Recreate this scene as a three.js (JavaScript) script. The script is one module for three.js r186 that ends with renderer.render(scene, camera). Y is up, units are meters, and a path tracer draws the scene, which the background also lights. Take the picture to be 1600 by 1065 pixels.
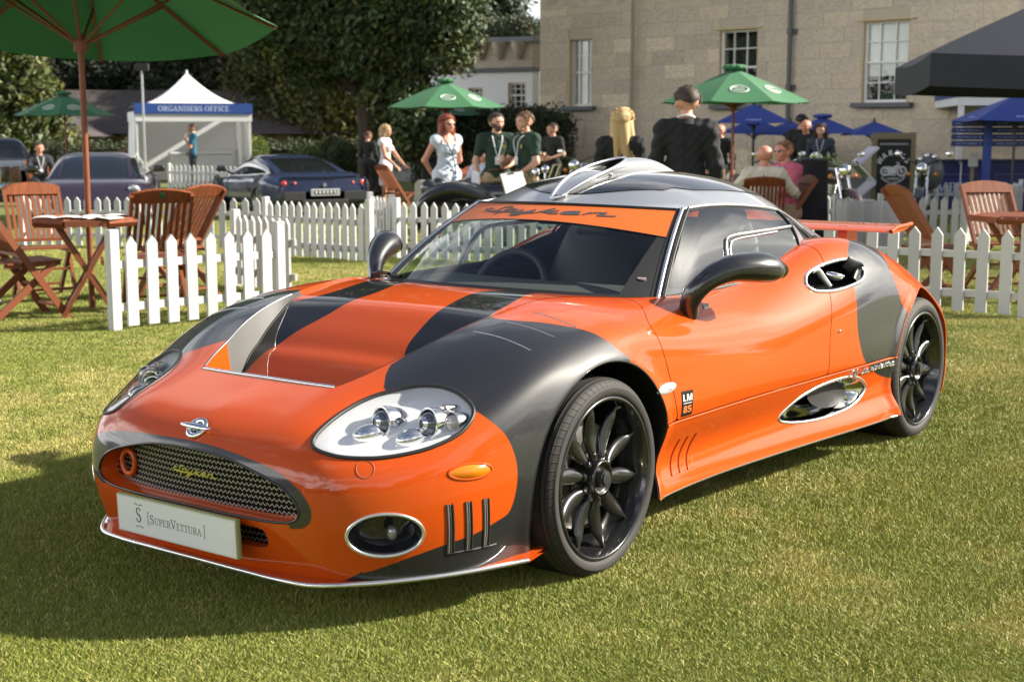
import * as THREE from 'three';
import { mergeGeometries, mergeVertices, toCreasedNormals } from 'three/addons/utils/BufferGeometryUtils.js';
import { RoundedBoxGeometry } from 'three/addons/geometries/RoundedBoxGeometry.js';
import { ImprovedNoise } from 'three/addons/math/ImprovedNoise.js';

// ---------------------------------------------------------------- camera
const scene = new THREE.Scene();
const camera = new THREE.PerspectiveCamera(27.17, 1600 / 1065, 0.1, 600);
camera.position.set(0, 1.407, 0);
camera.rotation.set(THREE.MathUtils.degToRad(-8.52), 0, 0);
camera.focus = 5.0;
camera.userData.fStop = 5.0;
scene.add(camera);

// ---------------------------------------------------------------- sky, sun, exposure
const V3 = (x, y, z) => new THREE.Vector3(x, y, z);
const SUN = V3(0.84, 0.50, -0.29).normalize();
const PN = new ImprovedNoise();
const fbm = (x, y, z, o = 4) => { let s = 0, a = 0.5, f = 1; for (let i = 0; i < o; i++) { s += a * PN.noise(x * f + 17.3 * i, y * f + 5.1 * i, z * f); a *= 0.5; f *= 2.03; } return s; };
{
  const W = 1024, H = 512, data = new Float32Array(W * H * 4);
  for (let j = 0; j < H; j++) {
    const el = ((j + 0.5) / H - 0.5) * Math.PI, y = Math.sin(el), c = Math.cos(el);
    for (let i = 0; i < W; i++) {
      const az = ((i + 0.5) / W - 0.5) * 2 * Math.PI, x = c * Math.cos(az), z = c * Math.sin(az);
      const cs = x * SUN.x + y * SUN.y + z * SUN.z, up = Math.max(0, y);
      const glow = 0.35 * Math.pow(Math.max(0, cs), 4) + 3.4 * Math.pow(Math.max(0, cs), 45);
      // clear air
      const hz = Math.pow(1 - up, 3.2); let r = 0.075 + 0.86 * hz, g = 0.118 + 0.86 * hz, b = 0.205 + 0.84 * hz;
      // broken cloud on a layer overhead
      if (y > 0.005) {
        const k = 1 / (y + 0.16), n = fbm(x * k * 1.25 + 3.1, 0.7, z * k * 1.25 - 1.7, 6), hi = 0.34 * THREE.MathUtils.smoothstep(up, 0.22, 0.75) - 0.12 * THREE.MathUtils.smoothstep(-cs, 0.0, 0.6), d = THREE.MathUtils.smoothstep(n, -0.19 + hi, 0.12 + hi);
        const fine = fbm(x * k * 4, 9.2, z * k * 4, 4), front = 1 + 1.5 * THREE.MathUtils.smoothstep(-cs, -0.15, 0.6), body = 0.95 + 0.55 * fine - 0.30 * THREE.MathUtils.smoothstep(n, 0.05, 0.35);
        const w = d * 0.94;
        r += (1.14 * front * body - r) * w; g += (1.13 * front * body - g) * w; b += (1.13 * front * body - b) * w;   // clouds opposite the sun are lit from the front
      }
      r += glow * 1.06; g += glow; b += glow * 0.88;
      if (y < 0) { const t = Math.min(1, -y * 8); r += (0.10 - r) * t; g += (0.11 - g) * t; b += (0.06 - b) * t; }
      data.set([r, g, b, 1], (j * W + i) * 4);
    }
  }
  const t = new THREE.DataTexture(data, W, H, THREE.RGBAFormat, THREE.FloatType);
  t.mapping = THREE.EquirectangularReflectionMapping; t.magFilter = THREE.LinearFilter; t.needsUpdate = true;
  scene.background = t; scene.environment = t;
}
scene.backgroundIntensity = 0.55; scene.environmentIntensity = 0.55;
const sun = new THREE.DirectionalLight(new THREE.Color().setRGB(1.0, 0.93, 0.80), 5.0);
sun.position.copy(SUN).multiplyScalar(60); sun.target.position.set(0, 0, -12);
sun.castShadow = true; sun.shadow.radius = 2;
Object.assign(sun.shadow.camera, { left: -45, right: 45, top: 45, bottom: -45, near: 1, far: 160 });
sun.shadow.mapSize.set(4096, 4096);
scene.add(sun, sun.target);
const renderer = new THREE.WebGLRenderer({ antialias: true });
renderer.toneMapping = THREE.LinearToneMapping;
renderer.toneMappingExposure = 2.4;
renderer.shadowMap.enabled = true;

// ---------------------------------------------------------------- helpers
let SEED = 12345;
const rnd = () => { SEED = (SEED + 0x6d2b79f5) | 0; let t = Math.imul(SEED ^ (SEED >>> 15), 1 | SEED); t = (t + Math.imul(t ^ (t >>> 7), 61 | t)) ^ t; return ((t ^ (t >>> 14)) >>> 0) / 4294967296; };
const rr = (a, b) => a + (b - a) * rnd();
const lin = (r, g, b) => new THREE.Color().setRGB(r, g, b);
const mat = (r, g, b, rough = 0.6, o = {}) => new THREE.MeshStandardMaterial({ color: lin(r, g, b), roughness: rough, ...o });
const phys = (r, g, b, rough = 0.5, o = {}) => new THREE.MeshPhysicalMaterial({ color: lin(r, g, b), roughness: rough, ...o });
const used = new Map();
const numbered = (n) => { const k = used.get(n) ?? 0; used.set(n, k + 1); return k ? n + '_' + String(k).padStart(3, '0') : n; };
function tag(o, label, category, group, kind) {
  if (label) o.userData.label = label;
  if (category) o.userData.category = category;
  if (group) o.userData.group = group;
  if (kind) o.userData.kind = kind;
  return o;
}
function thing(name, label, category, p = [0, 0, 0], turn = 0, group) {
  const o = new THREE.Group(); o.name = numbered(name); o.position.set(...p); o.rotation.y = turn; scene.add(o);
  return tag(o, label, category, group);
}
function copy(o, label, p, turn, group) {
  const c = o.clone(); c.name = numbered(o.name.replace(/_\d{3}$/, '')); c.position.set(...p); c.rotation.y = turn; scene.add(c);
  return tag(c, label, null, group);
}
function part(parent, name, geo, m, label) {
  const o = new THREE.Mesh(geo, m); o.name = name; o.castShadow = o.receiveShadow = true;
  if (label) o.userData.label = label;
  parent.add(o); return o;
}
function sub(parent, name) { const g = new THREE.Group(); g.name = name; parent.add(g); return g; }
function struct(name, geo, m) { const o = part(scene, name, geo, m); o.userData.kind = 'structure'; return o; }
const merge = (list) => mergeGeometries(list.map((g) => { const h = g.index ? g.toNonIndexed() : g; for (const k of Object.keys(h.attributes)) if (!['position', 'normal', 'uv'].includes(k)) h.deleteAttribute(k); if (!h.attributes.uv) h.setAttribute('uv', new THREE.BufferAttribute(new Float32Array(h.attributes.position.count * 2), 2)); return h; }));
const M4 = new THREE.Matrix4(), Q = new THREE.Quaternion();
function place(g, x = 0, y = 0, z = 0, rx = 0, ry = 0, rz = 0, s = 1) {
  M4.compose(V3(x, y, z), Q.setFromEuler(new THREE.Euler(rx, ry, rz)), Array.isArray(s) ? V3(...s) : V3(s, s, s)); g.applyMatrix4(M4); return g;
}
const box = (w, h, d, ...p) => place(new THREE.BoxGeometry(w, h, d), ...p);
const rbox = (w, h, d, r, ...p) => place(new RoundedBoxGeometry(w, h, d, 2, r), ...p);
const cyl = (r0, r1, h, n, ...p) => place(new THREE.CylinderGeometry(r0, r1, h, n), ...p);
const ball = (r, n, ...p) => place(new THREE.SphereGeometry(r, n, Math.max(6, n * 0.7 | 0)), ...p);
const lathe = (pts, n, ...p) => place(new THREE.LatheGeometry(pts.map((q) => new THREE.Vector2(q[0], q[1])), n), ...p);
const vecs = (pts) => pts.map((q) => (q.isVector3 ? q : V3(...q)));
function tube(pts, r, seg = 0, rs = 8, closed = false) {
  const v = vecs(pts), c = new THREE.CatmullRomCurve3(v, closed, 'centripetal');
  return new THREE.TubeGeometry(c, seg || v.length * 4, r, rs, closed);
}
// a bar of given section between two points
function bar(a, b, w, d, roll = 0) {
  const A = V3(...a), B = V3(...b), L = A.distanceTo(B), g = new THREE.BoxGeometry(w, L, d);
  if (roll) g.rotateY(roll);
  const q = new THREE.Quaternion().setFromUnitVectors(V3(0, 1, 0), B.clone().sub(A).normalize());
  g.applyQuaternion(q); const m = A.add(B).multiplyScalar(0.5); g.translate(m.x, m.y, m.z); return g;
}
function rod(a, b, r0, r1 = r0, n = 8) {
  const A = V3(...a), B = V3(...b), L = A.distanceTo(B), g = new THREE.CylinderGeometry(r1, r0, L, n);
  g.applyQuaternion(new THREE.Quaternion().setFromUnitVectors(V3(0, 1, 0), B.clone().sub(A).normalize())); const m = A.add(B).multiplyScalar(0.5); g.translate(m.x, m.y, m.z); return g;
}
// grid surface from a function (i/nu, j/nv) -> [x, y, z]
function sheet(nu, nv, f, uvf) {
  const P = [], U = [], I = [];
  for (let j = 0; j <= nv; j++) for (let i = 0; i <= nu; i++) { const q = f(i / nu, j / nv); P.push(q[0], q[1], q[2]); const w = uvf ? uvf(i / nu, j / nv, q) : [i / nu, j / nv]; U.push(w[0], w[1]); }
  for (let j = 0; j < nv; j++) for (let i = 0; i < nu; i++) { const a = j * (nu + 1) + i; I.push(a, a + 1, a + nu + 1, a + 1, a + nu + 2, a + nu + 1); }
  const g = new THREE.BufferGeometry(); g.setAttribute('position', new THREE.Float32BufferAttribute(P, 3)); g.setAttribute('uv', new THREE.Float32BufferAttribute(U, 2)); g.setIndex(I); g.computeVertexNormals(); return g;
}
function mirrorZ(g) {
  const h = g.clone(), p = h.attributes.position, n = h.attributes.normal;
  for (let i = 0; i < p.count; i++) { p.setZ(i, -p.getZ(i)); if (n) n.setZ(i, -n.getZ(i)); }
  if (h.index) { const a = h.index.array; for (let i = 0; i < a.length; i += 3) { const t = a[i]; a[i] = a[i + 1]; a[i + 1] = t; } }
  else for (const k of Object.keys(h.attributes)) { const at = h.attributes[k], s = at.itemSize, a = at.array; for (let i = 0; i < at.count; i += 3) for (let c = 0; c < s; c++) { const t = a[i * s + c]; a[i * s + c] = a[(i + 1) * s + c]; a[(i + 1) * s + c] = t; } }
  return h;
}
function canvasTex(w, h, draw, o = {}) {
  const c = document.createElement('canvas'); c.width = w; c.height = h; draw(c.getContext('2d'), w, h);
  const t = new THREE.CanvasTexture(c); t.colorSpace = o.data ? THREE.NoColorSpace : THREE.SRGBColorSpace; t.wrapS = t.wrapT = THREE.RepeatWrapping; t.anisotropy = 8;
  if (o.repeat) t.repeat.set(...o.repeat);
  return t;
}
// grey noise texture; f(u, v) -> 0..1, periodic if f is
function noiseTex(n, f, o = {}) {
  const d = new Uint8Array(n * n * 4);
  for (let j = 0; j < n; j++) for (let i = 0; i < n; i++) { const v = f(i / n, j / n), k = (j * n + i) * 4, c = Array.isArray(v) ? v : [v, v, v]; d[k] = 255 * Math.min(1, Math.max(0, c[0])); d[k + 1] = 255 * Math.min(1, Math.max(0, c[1])); d[k + 2] = 255 * Math.min(1, Math.max(0, c[2])); d[k + 3] = 255; }
  const t = new THREE.DataTexture(d, n, n); t.magFilter = THREE.LinearFilter; t.minFilter = THREE.LinearMipmapLinearFilter; t.generateMipmaps = true; t.wrapS = t.wrapT = THREE.RepeatWrapping; t.colorSpace = o.srgb ? THREE.SRGBColorSpace : THREE.NoColorSpace; t.needsUpdate = true;
  if (o.repeat) t.repeat.set(...o.repeat);
  return t;
}
const per = (u, v, k, s = 0, o = 4) => { const a = u * 2 * Math.PI, b = v * 2 * Math.PI; return fbm(Math.cos(a) * k + s, Math.sin(a) * k + Math.cos(b) * k * 0.8 + s, Math.sin(b) * k, o); };
const gY = (z) => { const t = Math.min(1, Math.max(0, (-z - 9) / 15)); return -0.2 * t * t * (3 - 2 * t); };   // the lawn falls gently away from the car
function spline(xs, ys) {                       // natural cubic, straight outside its knots
  const n = xs.length, m = new Array(n).fill(0), u = new Array(n).fill(0);
  for (let i = 1; i < n - 1; i++) {
    const sg = (xs[i] - xs[i - 1]) / (xs[i + 1] - xs[i - 1]), p = sg * m[i - 1] + 2;
    m[i] = (sg - 1) / p;
    u[i] = (6 * ((ys[i + 1] - ys[i]) / (xs[i + 1] - xs[i]) - (ys[i] - ys[i - 1]) / (xs[i] - xs[i - 1])) / (xs[i + 1] - xs[i - 1]) - sg * u[i - 1]) / p;
  }
  for (let i = n - 2; i >= 0; i--) m[i] = m[i] * m[i + 1] + u[i];
  return (x) => {
    let lo = 0, hi = n - 1;
    if (x <= xs[0]) { const h = xs[1] - xs[0]; return ys[0] + (x - xs[0]) * ((ys[1] - ys[0]) / h - h * m[1] / 6); }
    if (x >= xs[hi]) { const h = xs[hi] - xs[hi - 1]; return ys[hi] + (x - xs[hi]) * ((ys[hi] - ys[hi - 1]) / h + h * m[hi - 1] / 6); }
    while (hi - lo > 1) { const k = (lo + hi) >> 1; if (xs[k] > x) hi = k; else lo = k; }
    const h = xs[hi] - xs[lo], a = (xs[hi] - x) / h, b = 1 - a;
    return a * ys[lo] + b * ys[hi] + ((a * a * a - a) * m[lo] + (b * b * b - b) * m[hi]) * h * h / 6;
  };
}
// variable section sweep along points; radii [ru, rv] per point
function sweep(pts, rad, nseg = 48, ns = 20, upv = V3(0, 1, 0)) {
  const c = new THREE.CatmullRomCurve3(vecs(pts), false, 'centripetal'), rx = spline(rad.map((_, i) => i / (rad.length - 1)), rad.map((r) => r[0])), ry = spline(rad.map((_, i) => i / (rad.length - 1)), rad.map((r) => r[1]));
  return sheet(ns, nseg, (u, v) => {
    const q = c.getPoint(v), t = c.getTangent(v), s = new THREE.Vector3().crossVectors(t, upv).normalize(), w = new THREE.Vector3().crossVectors(s, t), a = -u * 2 * Math.PI;
    q.addScaledVector(s, Math.max(0.0004, rx(v)) * Math.cos(a)).addScaledVector(w, Math.max(0.0004, ry(v)) * Math.sin(a)); return [q.x, q.y, q.z];
  });
}
// ---------------------------------------------------------------- lawn
{
  const col = noiseTex(1024, (u, v) => {                    // 24 m of lawn to the tile
    const a = per(u, v, 1.6, 3.1, 5), b = per(u, v, 9, 8.7, 4), c = per(u, v, 34, 1.9, 3), dry = THREE.MathUtils.smoothstep(a + 0.8 * b + 0.35 * c, 0.06, 0.50), thin = THREE.MathUtils.smoothstep(b - 0.4 * a + 0.4 * c, 0.20, 0.5), n = 0.82 + 0.38 * c + 0.22 * (rnd() - 0.5);
    const g = [0.150, 0.185, 0.034], d = [0.270, 0.225, 0.085], e = [0.165, 0.125, 0.055];
    return g.map((q, i) => { const w = q + (d[i] - q) * dry * 0.85, s = w + (e[i] - w) * thin * 0.5; return Math.pow(Math.max(0, s * n), 1 / 2.2); });
  }, { srgb: true });
  const bump = noiseTex(256, (u, v) => 0.5 + per(u, v, 12, 4.4, 4) * 0.8);
  bump.repeat.set(12, 12);
  struct('lawn', sheet(90, 90, (u, v) => { const x = (u - 0.5) * 340, z = 30 - v * 330; return [x, gY(z) - 0.004, z]; }, (u, v, q) => [q[0] / 24, q[2] / 24]), new THREE.MeshStandardMaterial({ map: col, roughness: 0.95, bumpMap: bump, bumpScale: 0.03 }));
  // mown blades: small tufts set over the part of the lawn in front
  const P = [], I = [];
  for (let k = 0; k < 18; k++) {
    const r = 0.052 * Math.sqrt(rnd()), a = rnd() * 6.283, x = r * Math.cos(a), z = r * Math.sin(a), h = rr(0.008, 0.021), w = rr(0.0009, 0.0018), f = rnd() * 6.283, l = rr(0.2, 1.2) * h, t = rnd() * 6.283, o = P.length / 3;
    const cx = Math.cos(f) * w, cz = Math.sin(f) * w, lx = Math.cos(t) * l, lz = Math.sin(t) * l;
    P.push(x - cx, -0.004, z - cz, x + cx, -0.004, z + cz, x - cx * 0.8 + lx * 0.35, h * 0.6, z - cz * 0.8 + lz * 0.35, x + cx * 0.8 + lx * 0.35, h * 0.6, z + cz * 0.8 + lz * 0.35, x + lx, h, z + lz);
    I.push(o, o + 1, o + 2, o + 1, o + 3, o + 2, o + 2, o + 3, o + 4);
  }
  const g = new THREE.BufferGeometry(); g.setAttribute('position', new THREE.Float32BufferAttribute(P, 3)); g.setIndex(I); g.computeVertexNormals();
  const N = 260000, im = new THREE.InstancedMesh(g, new THREE.MeshPhysicalMaterial({ color: 0xffffff, roughness: 0.6, side: THREE.DoubleSide }), N), m = new THREE.Matrix4(), q = new THREE.Quaternion(), c = new THREE.Color(), up = V3(0, 1, 0);
  let n = 0;
  while (n < N) {
    const d = 3.0 + 25 * Math.pow(rnd(), 1.35), x = (rnd() - 0.5) * 0.80 * d, z = -d;
    const a = fbm(x * 0.45 + 5, 1.2, z * 0.45, 4), b = fbm(x * 2.4, 7.7, z * 2.4, 3), f = fbm(x * 9, 3.3, z * 9, 2), dry = THREE.MathUtils.smoothstep(a + 0.9 * b + 0.5 * f, -0.08, 0.42), bare = THREE.MathUtils.smoothstep(b + 0.6 * f - 0.3 * a, 0.22, 0.46);
    if (rnd() < bare * 0.55 || rnd() < (d - 15) / 13) continue;
    const s = (0.75 + 0.6 * rnd()) * (1 + 0.25 * THREE.MathUtils.smoothstep(b, 0.1, 0.4)) * (1 + 0.35 * THREE.MathUtils.smoothstep(d, 8, 20));
    m.compose(V3(x, gY(z), z), q.setFromAxisAngle(up, rnd() * 6.283), V3(s, s * (1 - 0.3 * bare), s)); im.setMatrixAt(n, m);
    const t = rr(0.75, 1.25), straw = rnd() < 0.14 + 0.70 * dry ? rr(0.35, 1) : 0;
    c.setRGB((0.225 + 0.33 * straw) * t, (0.262 + 0.205 * straw) * t, (0.040 + 0.135 * straw) * t); im.setColorAt(n, c); n++;
  }
  im.name = 'grass'; tag(im, 'short mown grass blades of the lawn, green with straw coloured patches', 'grass', null, 'stuff'); im.receiveShadow = true; scene.add(im);
}
// ---------------------------------------------------------------- stone house on the right
const stoneMats = [];
for (let k = 0; k < 8; k++) {
  const t = [[0.52, 0.44, 0.34], [0.495, 0.42, 0.33], [0.535, 0.45, 0.345], [0.47, 0.40, 0.32], [0.545, 0.455, 0.34], [0.51, 0.43, 0.34], [0.525, 0.445, 0.345], [0.63, 0.53, 0.40]][k];
  const tx = noiseTex(128, (u, v) => { const n = 0.99 + 0.50 * per(u, v, 1.5, k * 3.7, 4) + 0.26 * per(u, v, 8, k * 1.3, 3); return t.map((c) => Math.pow(c * n, 1 / 2.2)); }, { srgb: true });
  stoneMats.push(new THREE.MeshStandardMaterial({ map: tx, roughness: 0.92 }));
}
const joint = mat(0.44, 0.375, 0.29, 0.95), darkGlass = phys(0.015, 0.017, 0.02, 0.06, { clearcoat: 1 }), whitePaint = mat(0.72, 0.71, 0.68, 0.55), sand = mat(0.52, 0.40, 0.22, 0.85), leadGrey = mat(0.10, 0.105, 0.11, 0.6), blind = mat(0.50, 0.49, 0.42, 0.8);
function sash(parent, x, y, w, h, cols, rowsUp, rowsLo, depth, blindPart, lowDark = true) {   // a sliding sash window set into the wall at z = 0, opening at (x, y) lower left
  const W = sub(parent, 'window');
  part(W, 'reveal', merge([box(0.02, h, depth, x + 0.01, y + h / 2, -depth / 2), box(0.02, h, depth, x + w - 0.01, y + h / 2, -depth / 2), box(w, 0.02, depth, x + w / 2, y + h - 0.01, -depth / 2)]), sand);
  part(W, 'window_sill', rbox(w + 0.34, 0.11, 0.30, 0.012, x + w / 2, y - 0.05, 0.04), leadGrey);
  const f = 0.06, zz = -depth + 0.03, mid = y + h * 0.5;
  part(W, 'window_frame', merge([box(f, h, 0.07, x + f / 2 + 0.02, y + h / 2, zz), box(f, h, 0.07, x + w - f / 2 - 0.02, y + h / 2, zz), box(w, f, 0.072, x + w / 2, y + h - f / 2, zz), box(w, f * 1.2, 0.074, x + w / 2, y + f * 0.6, zz), box(w, f * 0.8, 0.09, x + w / 2, mid, zz)]), whitePaint);
  const bars = []; for (let i = 1; i < cols; i++) bars.push(box(0.024, h, 0.04, x + w * i / cols, y + h / 2, zz + 0.004));
  for (let i = 1; i < rowsUp; i++) bars.push(box(w, 0.024, 0.038, x + w / 2, mid + (h / 2) * i / rowsUp, zz + 0.002)); for (let i = 1; i < rowsLo; i++) bars.push(box(w, 0.024, 0.038, x + w / 2, y + (h / 2) * i / rowsLo, zz + 0.002));
  part(W, 'glazing_bars', merge(bars), whitePaint);
  for (let i = 0; i < cols; i++) { for (let j = 0; j < rowsUp; j++) part(W, 'pane', box(w / cols - 0.02, h / 2 / rowsUp - 0.02, 0.008, x + w * (i + 0.5) / cols, mid + h / 2 * (j + 0.5) / rowsUp, zz - 0.022), CM_glass()); for (let j = 0; j < rowsLo; j++) part(W, 'pane', box(w / cols - 0.02, h / 2 / rowsLo - 0.02, 0.008, x + w * (i + 0.5) / cols, y + h / 2 * (j + 0.5) / rowsLo, zz - 0.022), CM_glass()); }
  if (blindPart) part(W, 'window_blind', box(w - 0.04, h * (1 - blindPart), 0.01, x + w / 2, y + h * blindPart + h * (1 - blindPart) / 2, zz - 0.06), blind);
  part(W, 'dark_room', box(w, h, 0.02, x + w / 2, y + h / 2, zz - 0.30), mat(0.02, 0.02, 0.022, 0.9));
}
let cmg = null; function CM_glass() { return cmg ??= phys(0.95, 0.97, 0.97, 0.0, { transmission: 1, thickness: 0, ior: 1.5 }); }
function ashlar(parent, x0, x1, y0, y1, z, holes, course = 0.36, lmin = 0.55, lmax = 1.05, step = 0) {   // coursed blocks with recessed joints, cut round the openings
  const g = [0, 1, 2].map((k) => new RoundedBoxGeometry(1, 1, 1, 1, 0.008 + 0.003 * k)); let row = 0;
  for (let y = y0; y < y1 - 0.05; y += course, row++) {
    const ys = [y, Math.min(y1, y + course)];
    let x = x0 - (row % 2) * 0.4;
    while (x < x1) {
      const l = rr(lmin, lmax); let a = Math.max(x0, x), b = Math.min(x1, x + l); x += l;
      for (const h of holes) if (ys[1] > h.y + 0.04 && ys[0] < h.y + h.h - 0.04) { if (a < h.x && b > h.x) b = h.x; else if (a >= h.x && a < h.x + h.w && b > h.x + h.w) a = h.x + h.w; else if (a >= h.x && b <= h.x + h.w) b = a; }
      if (b - a < 0.08) continue;
      const m = new THREE.Mesh(g[(rnd() * 3) | 0], stoneMats[rnd() < 0.06 ? 7 : (rnd() * 7) | 0]); m.name = 'stone'; m.position.set((a + b) / 2, (ys[0] + ys[1]) / 2, z - 0.10 + rr(-0.006, 0.006)); m.scale.set(b - a - 0.005, ys[1] - ys[0] - 0.005, 0.2); m.castShadow = m.receiveShadow = true; parent.add(m);
    }
  }
}
function wallWithHoles(x0, x1, y0, y1, holes, z, d) {        // backing behind the joints, as boxes round the openings
  const xs = [x0, x1, ...holes.flatMap((h) => [h.x, h.x + h.w])].sort((a, b) => a - b), out = [];
  for (let i = 0; i < xs.length - 1; i++) {
    const a = xs[i], b = xs[i + 1], m = (a + b) / 2; let segs = [[y0, y1]];
    for (const h of holes) if (m > h.x && m < h.x + h.w) segs = segs.flatMap(([p, q]) => [[p, Math.max(p, h.y)], [Math.min(q, h.y + h.h), q]]);
    for (const [p, q] of segs) if (q - p > 0.01) out.push(box(b - a, q - p, d, m, (p + q) / 2, z - d / 2));
  }
  return merge(out);
}
{
  // local x runs along the front to the right, z points out of the wall; the house stands turned by 45 degrees
  const H = thing('stone_house', 'large grey tan ashlar stone house with sash windows filling the right background', 'house', [8.6, -0.2, -33], -Math.PI / 4);
  const w2 = { x: -4.75, y: 2.22, w: 1.18, h: 1.86 }, w3 = { x: -0.62, y: 2.22, w: 1.20, h: 1.86 }, w4 = { x: 3.6, y: 2.22, w: 1.2, h: 1.86 }, w1 = { x: -9.78, y: 2.24, w: 0.86, h: 1.84 };
  part(H, 'wall', merge([wallWithHoles(-7.55, 14, 0, 6.4, [w2, w3, w4], -0.012, 0.4), wallWithHoles(-10.9, -7.55, 0, 6.4, [w1], 0.138, 0.5), box(24.9, 6.4, 0.3, 1.55, 3.2, -7), box(0.3, 6.4, 6.4, -10.75, 3.2, -3.6), box(0.3, 6.4, 6.4, 13.85, 3.2, -3.6)]), joint);
  ashlar(H, -7.55, 5.2, 0.4, 4.9, 0, [w2, w3, w4]);
  ashlar(H, -10.9, -7.55, 0.4, 4.9, 0.15, [w1]);
  const side = sub(H, 'end_wall'); side.position.set(-10.9, 0, 0.15); side.rotation.y = -Math.PI / 2;
  part(H, 'plinth', merge([box(21.7, 0.5, 0.16, 3.22, 0.25, 0.04), box(3.5, 0.5, 0.16, -9.2, 0.25, 0.19)]), leadGrey);
  part(H, 'upper_wall', merge([box(21.56, 1.5, 0.2, 3.22, 5.65, -0.1), box(3.35, 1.5, 0.2, -9.22, 5.65, 0.05)]), stoneMats[1]);
  part(H, 'cornice', merge([rbox(25.3, 0.3, 0.7, 0.05, 1.5, 6.5, 0.0)]), stoneMats[3]);
  part(H, 'roof', (() => { const g = new THREE.CylinderGeometry(0.1, 5.2, 1.6, 4); g.rotateY(Math.PI / 4); g.scale(3.4, 1, 0.98); g.translate(1.5, 7.4, -3.4); return g; })(), leadGrey);
  sash(H, w2.x, w2.y, w2.w, w2.h, 3, 2, 2, 0.16, 0.0); sash(H, w3.x, w3.y, w3.w, w3.h, 3, 2, 2, 0.16, 0.33); sash(H, w4.x, w4.y, w4.w, w4.h, 3, 2, 2, 0.16, 0.3);
  const o = sub(H, 'projecting_bay'); o.position.z = 0.15; sash(o, w1.x, w1.y, w1.w, w1.h, 3, 2, 1, 0.20, 0.001);
  part(H, 'lower_blind', box(0.78, 0.86, 0.012, w1.x + 0.43, w1.y + 0.47, -0.10), mat(0.42, 0.43, 0.42, 0.8));
  part(H, 'window_head', merge([w2, w3].map((w) => box(w.w + 0.3, 0.03, 0.06, w.x + w.w / 2, w.y + w.h + 0.02, 0.03))), sand);
  const P = sub(H, 'downpipe');
  part(P, 'pipe', cyl(0.055, 0.055, 6.2, 14, -2.55, 3.2, 0.13), leadGrey);
  part(P, 'pipe_collar', merge([0.9, 2.62, 3.95, 5.3].map((y) => merge([cyl(0.075, 0.075, 0.12, 14, -2.55, y, 0.13), box(0.26, 0.12, 0.05, -2.55, y, 0.05)]))), leadGrey);
}
// white rendered range with a parapet, further back to the left of the house
{
  const H = thing('white_building', 'white rendered building with grey stone parapet left of the stone house', 'building', [0.7, -0.2, -42.5], -Math.PI / 6);
  const a = { x: -2.35, y: 2.25, w: 0.52, h: 0.62 }, b = { x: -0.95, y: 2.25, w: 0.62, h: 0.75 };
  part(H, 'wall', merge([wallWithHoles(-6.5, -0.1, 0.9, 3.32, [a, b], 0, 0.4), box(6.4, 3.0, 0.3, -3.3, 1.9, -5)]), mat(0.78, 0.78, 0.80, 0.8));
  part(H, 'low_wall', box(6.4, 0.9, 0.5, -3.3, 0.45, -0.2), mat(0.36, 0.36, 0.38, 0.9));
  part(H, 'string_course', rbox(6.5, 0.12, 0.56, 0.02, -3.3, 3.38, -0.16), leadGrey);
  part(H, 'parapet', box(6.4, 0.75, 0.42, -3.3, 3.80, -0.2), stoneMats[3]);
  part(H, 'coping', rbox(6.6, 0.16, 0.60, 0.03, -3.3, 4.25, -0.18), mat(0.22, 0.23, 0.25, 0.8));
  for (let i = 0; i < 6; i++) { const br = part(H, 'bracket', lathe([[0.001, -0.32], [0.09, -0.26], [0.16, -0.05], [0.22, 0.10], [0.23, 0.22]], 14, -0.55 - 0.66 * i, 3.98, 0.06), stoneMats[3]); }
  sash(H, a.x, a.y, a.w, a.h, 3, 2, 2, 0.14, 0); sash(H, b.x, b.y, b.w, b.h, 3, 2, 2, 0.14, 0);
}
// long low outbuilding with a slate roof
{
  const B = thing('low_outbuilding', 'long low outbuilding with dark brown slate roof behind the white gazebo', 'building', [-13.5, -0.2, -56], 0.06);
  part(B, 'wall', box(21, 1.5, 5, 0, 0.75, -2.6), mat(0.16, 0.12, 0.085, 0.9));
  const slate = noiseTex(128, (u, v) => { const r = Math.floor(v * 16), c = Math.floor(u * 16 + (r & 1) * 0.5), k = 0.55 + 0.30 * Math.abs(Math.sin(c * 12.9 + r * 78.2) * 43.7 % 1), e = (v * 16 % 1) < 0.12 ? 0.55 : 1; return [0.30 * k * e + 0.12, 0.27 * k * e + 0.11, 0.27 * k * e + 0.11]; }, { srgb: true });
  const R = (x, w, h, d) => { const s = new THREE.Shape([[-d / 2, 0], [0, h], [d / 2, 0]].map((p) => new THREE.Vector2(...p))), g = new THREE.ExtrudeGeometry(s, { depth: w, bevelEnabled: false }); g.rotateY(Math.PI / 2); g.translate(x - w / 2, 1.45, -2.6); return g; };
  part(B, 'roof', R(0, 21.6, 1.75, 6.6), new THREE.MeshStandardMaterial({ map: slate, roughness: 0.7 }));
  part(B, 'hipped_end', (() => { const g = new THREE.ConeGeometry(3.4, 1.5, 4); g.rotateY(Math.PI / 4); g.scale(1.5, 1, 1); g.translate(-5.5, 2.1, -0.2); return g; })(), new THREE.MeshStandardMaterial({ map: slate, roughness: 0.6, color: lin(1.25, 1.25, 1.3) }));
  part(B, 'skylight', merge([-3.5, 1.0].map((x) => box(0.7, 0.03, 0.5, x, 2.32, -0.85, 0.5, 0, 0))), mat(0.5, 0.52, 0.55, 0.2));
}
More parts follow.
